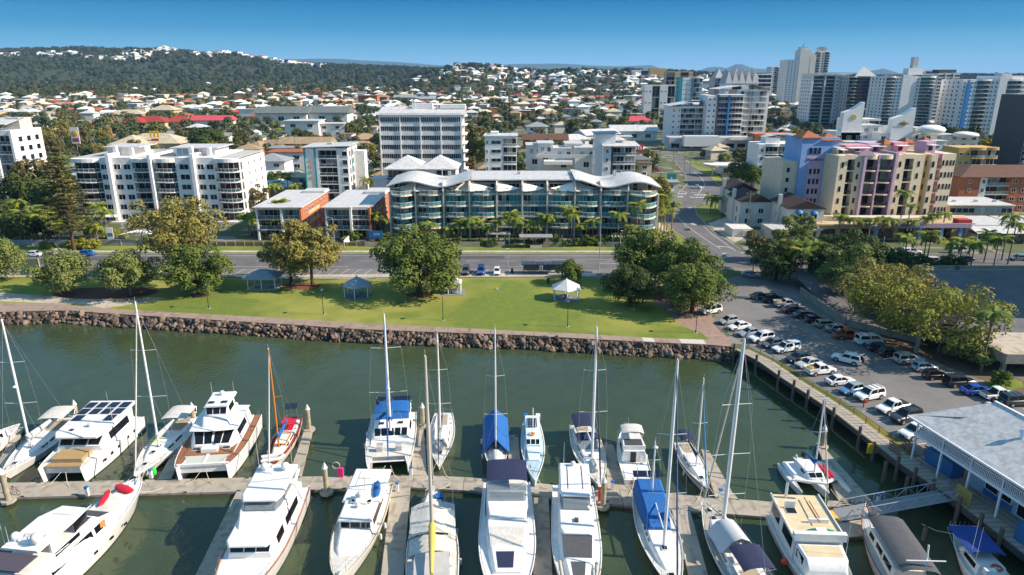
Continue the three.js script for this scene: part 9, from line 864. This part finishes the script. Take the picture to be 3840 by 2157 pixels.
function figure(stride, armUp) { return geoOf('person' + stride + armUp, () => {
  const s = stride, b = [[[0, 1.63, .02], [0, 1.7, .0], .095, .1, 'head'], [[0, 1.6, .09], [0, 1.62, .1], .02, .02, 'head'], [[0, 1.45, 0], [0, 1.58, .01], .055, .05, 'neck'], [[0, .98, 0], [0, 1.2, 0], .13, .125, 'torso'], [[0, 1.2, 0], [0, 1.4, 0], .13, .12, 'torso'], [[-.15, 1.4, 0], [.15, 1.4, 0], .06, .06, 'torso']];
  for (const k of [1, -1]) { const hip = [k * .09, .93, 0], knee = [k * .1, .5, k * s * .5 + .04], ank = [k * .1, .09, k * s * (k > 0 ? 1 : 1.2)], el = armUp && k > 0 ? [k * .27, 1.2, .16] : [k * .26, 1.13, -k * s * .25], ha = armUp && k > 0 ? [k * .12, 1.5, .2] : [k * .25, .88, -k * s * .55 + .06]; b.push([hip, knee, .088, .062, 'legs'], [knee, ank, .06, .042, 'legs'], [ank, [ank[0], .05, ank[2] + .15], .045, .035, 'feet'], [[k * .19, 1.4, 0], el, .055, .042, 'arms'], [el, ha, .04, .03, 'fore'], [ha, [ha[0], ha[1] - .07, ha[2] + .03], .034, .028, 'hand']); }
  const hands = new MB(); for (const k of [1, -1]) { const h = b.filter((q) => q[4] == 'hand')[k > 0 ? 0 : 1][1]; for (let i = 0; i < 5; i++) { const o = (i - 2) * .02, l = [.05, .075, .085, .078, .06][i]; hands.pipe(i ? [h, [h[0], h[1] - l * .6, h[2] + o], [h[0] - k * .02, h[1] - l, h[2] + o]] : [[h[0], h[1] + .04, h[2] + .03], [h[0], h[1], h[2] + .065]], .009, 5); } }
  return { body: skin(b, 0), top: skin(b, .02, ['torso', 'arms']), legs: skin([...b, [[-.06, .96, 0], [.06, .96, 0], .12, .12, 'legs']], .016, ['legs']), shoes: skin(b, .014, ['feet']), hands: hands.geo() }; }); }
const hairGeo = geoOf('hair', () => new MB().ball(0, 1.72, -.015, .112, .1, .12, 10, 7).geo()), hatGeo = geoOf('hat', () => new MB().tube([0, 1.76, 0], [0, 1.78, 0], .24, .22, 12).tube([0, 1.78, 0], [0, 1.88, 0], .12, .09, 10).geo());
for (const [x, y, z, ry, st, up, top, leg, o, l] of [[-47.38,-126.67, GY + .02, -1.4, .2, 1, 0x202226, 0x24262b, {}, 'person in black walking the path with hand to ear'], [26.21,-66.93, DY, 2.9, .24, 0, 0x6b5f57, 0x8a7560, { pack: 0x3a3c40 }, 'person with grey backpack walking along the dock'], [48.8,-78.5, 2.3, 3.4, .12, 0, 0x26282c, 0x5a6472, { hat: 0xcdb27a }, 'person in straw hat and dark shirt on the boardwalk'], [85.53,-208.74, GY + .02, 1.3, .22, 0, 0x33363c, 0x2a2c30, {}, 'person in dark clothes crossing the side road'], [87.62,-205.87, GY + .07, 1.2, .2, 0, 0x24262a, 0x3b3d42, {}, 'person in dark clothes on the grass island edge'], [-124.75,-171.54, GY + .02, .1, .1, 0, 0xd9a090, 0xc8b8ac, {}, 'person in pink top beside the parked white hatchback'], [48.06,-82.7, 2.3, -2, .1, 0, 0x4a6f9c, 0x8c4a58, { small: .68 }, 'small child in blue top by the boardwalk railing']]) {
  const F = figure(st, up), g = thing('person', l, 'person', x, y, z, ry); if (o.small) g.scale.setScalar(o.small); const b = meshOf(F.body, 'body', mt(0xb98567, .7), g); meshOf(F.hands, 'fingers', mt(0xb98567, .7), b); meshOf(F.top, 'shirt', mt(top, .9), g); meshOf(F.legs, 'trousers', mt(leg, .9), g); meshOf(F.shoes, 'shoes', W.dark, g); meshOf(hairGeo, 'hair', mt(0x2b211b, .8), g); if (o.hat) meshOf(hatGeo, 'hat', mt(o.hat, .9), g); if (o.pack) new MB().ball(0, 1.22, -.2, .16, .25, .12, 10, 8).mesh('backpack', mt(o.pack, .8), g);
}
// look-alikes are told apart by their order from the left
{ const by = {}, ordw = 'first second third fourth fifth sixth seventh eighth ninth tenth eleventh twelfth thirteenth fourteenth fifteenth sixteenth seventeenth eighteenth nineteenth twentieth twenty-first twenty-second twenty-third twenty-fourth'.split(' '); for (const o of scene.children) if (o.userData.label && !o.userData.kind) (by[o.userData.label] ??= []).push(o); for (const l in by) if (by[l].length > 1) by[l].sort((a, b) => a.position.x / -a.position.z - b.position.x / -b.position.z).forEach((o, i) => { o.userData.label = l + ', ' + (ordw[i] ?? 'last') + ' from left'; }); }
renderer.render(scene, camera);
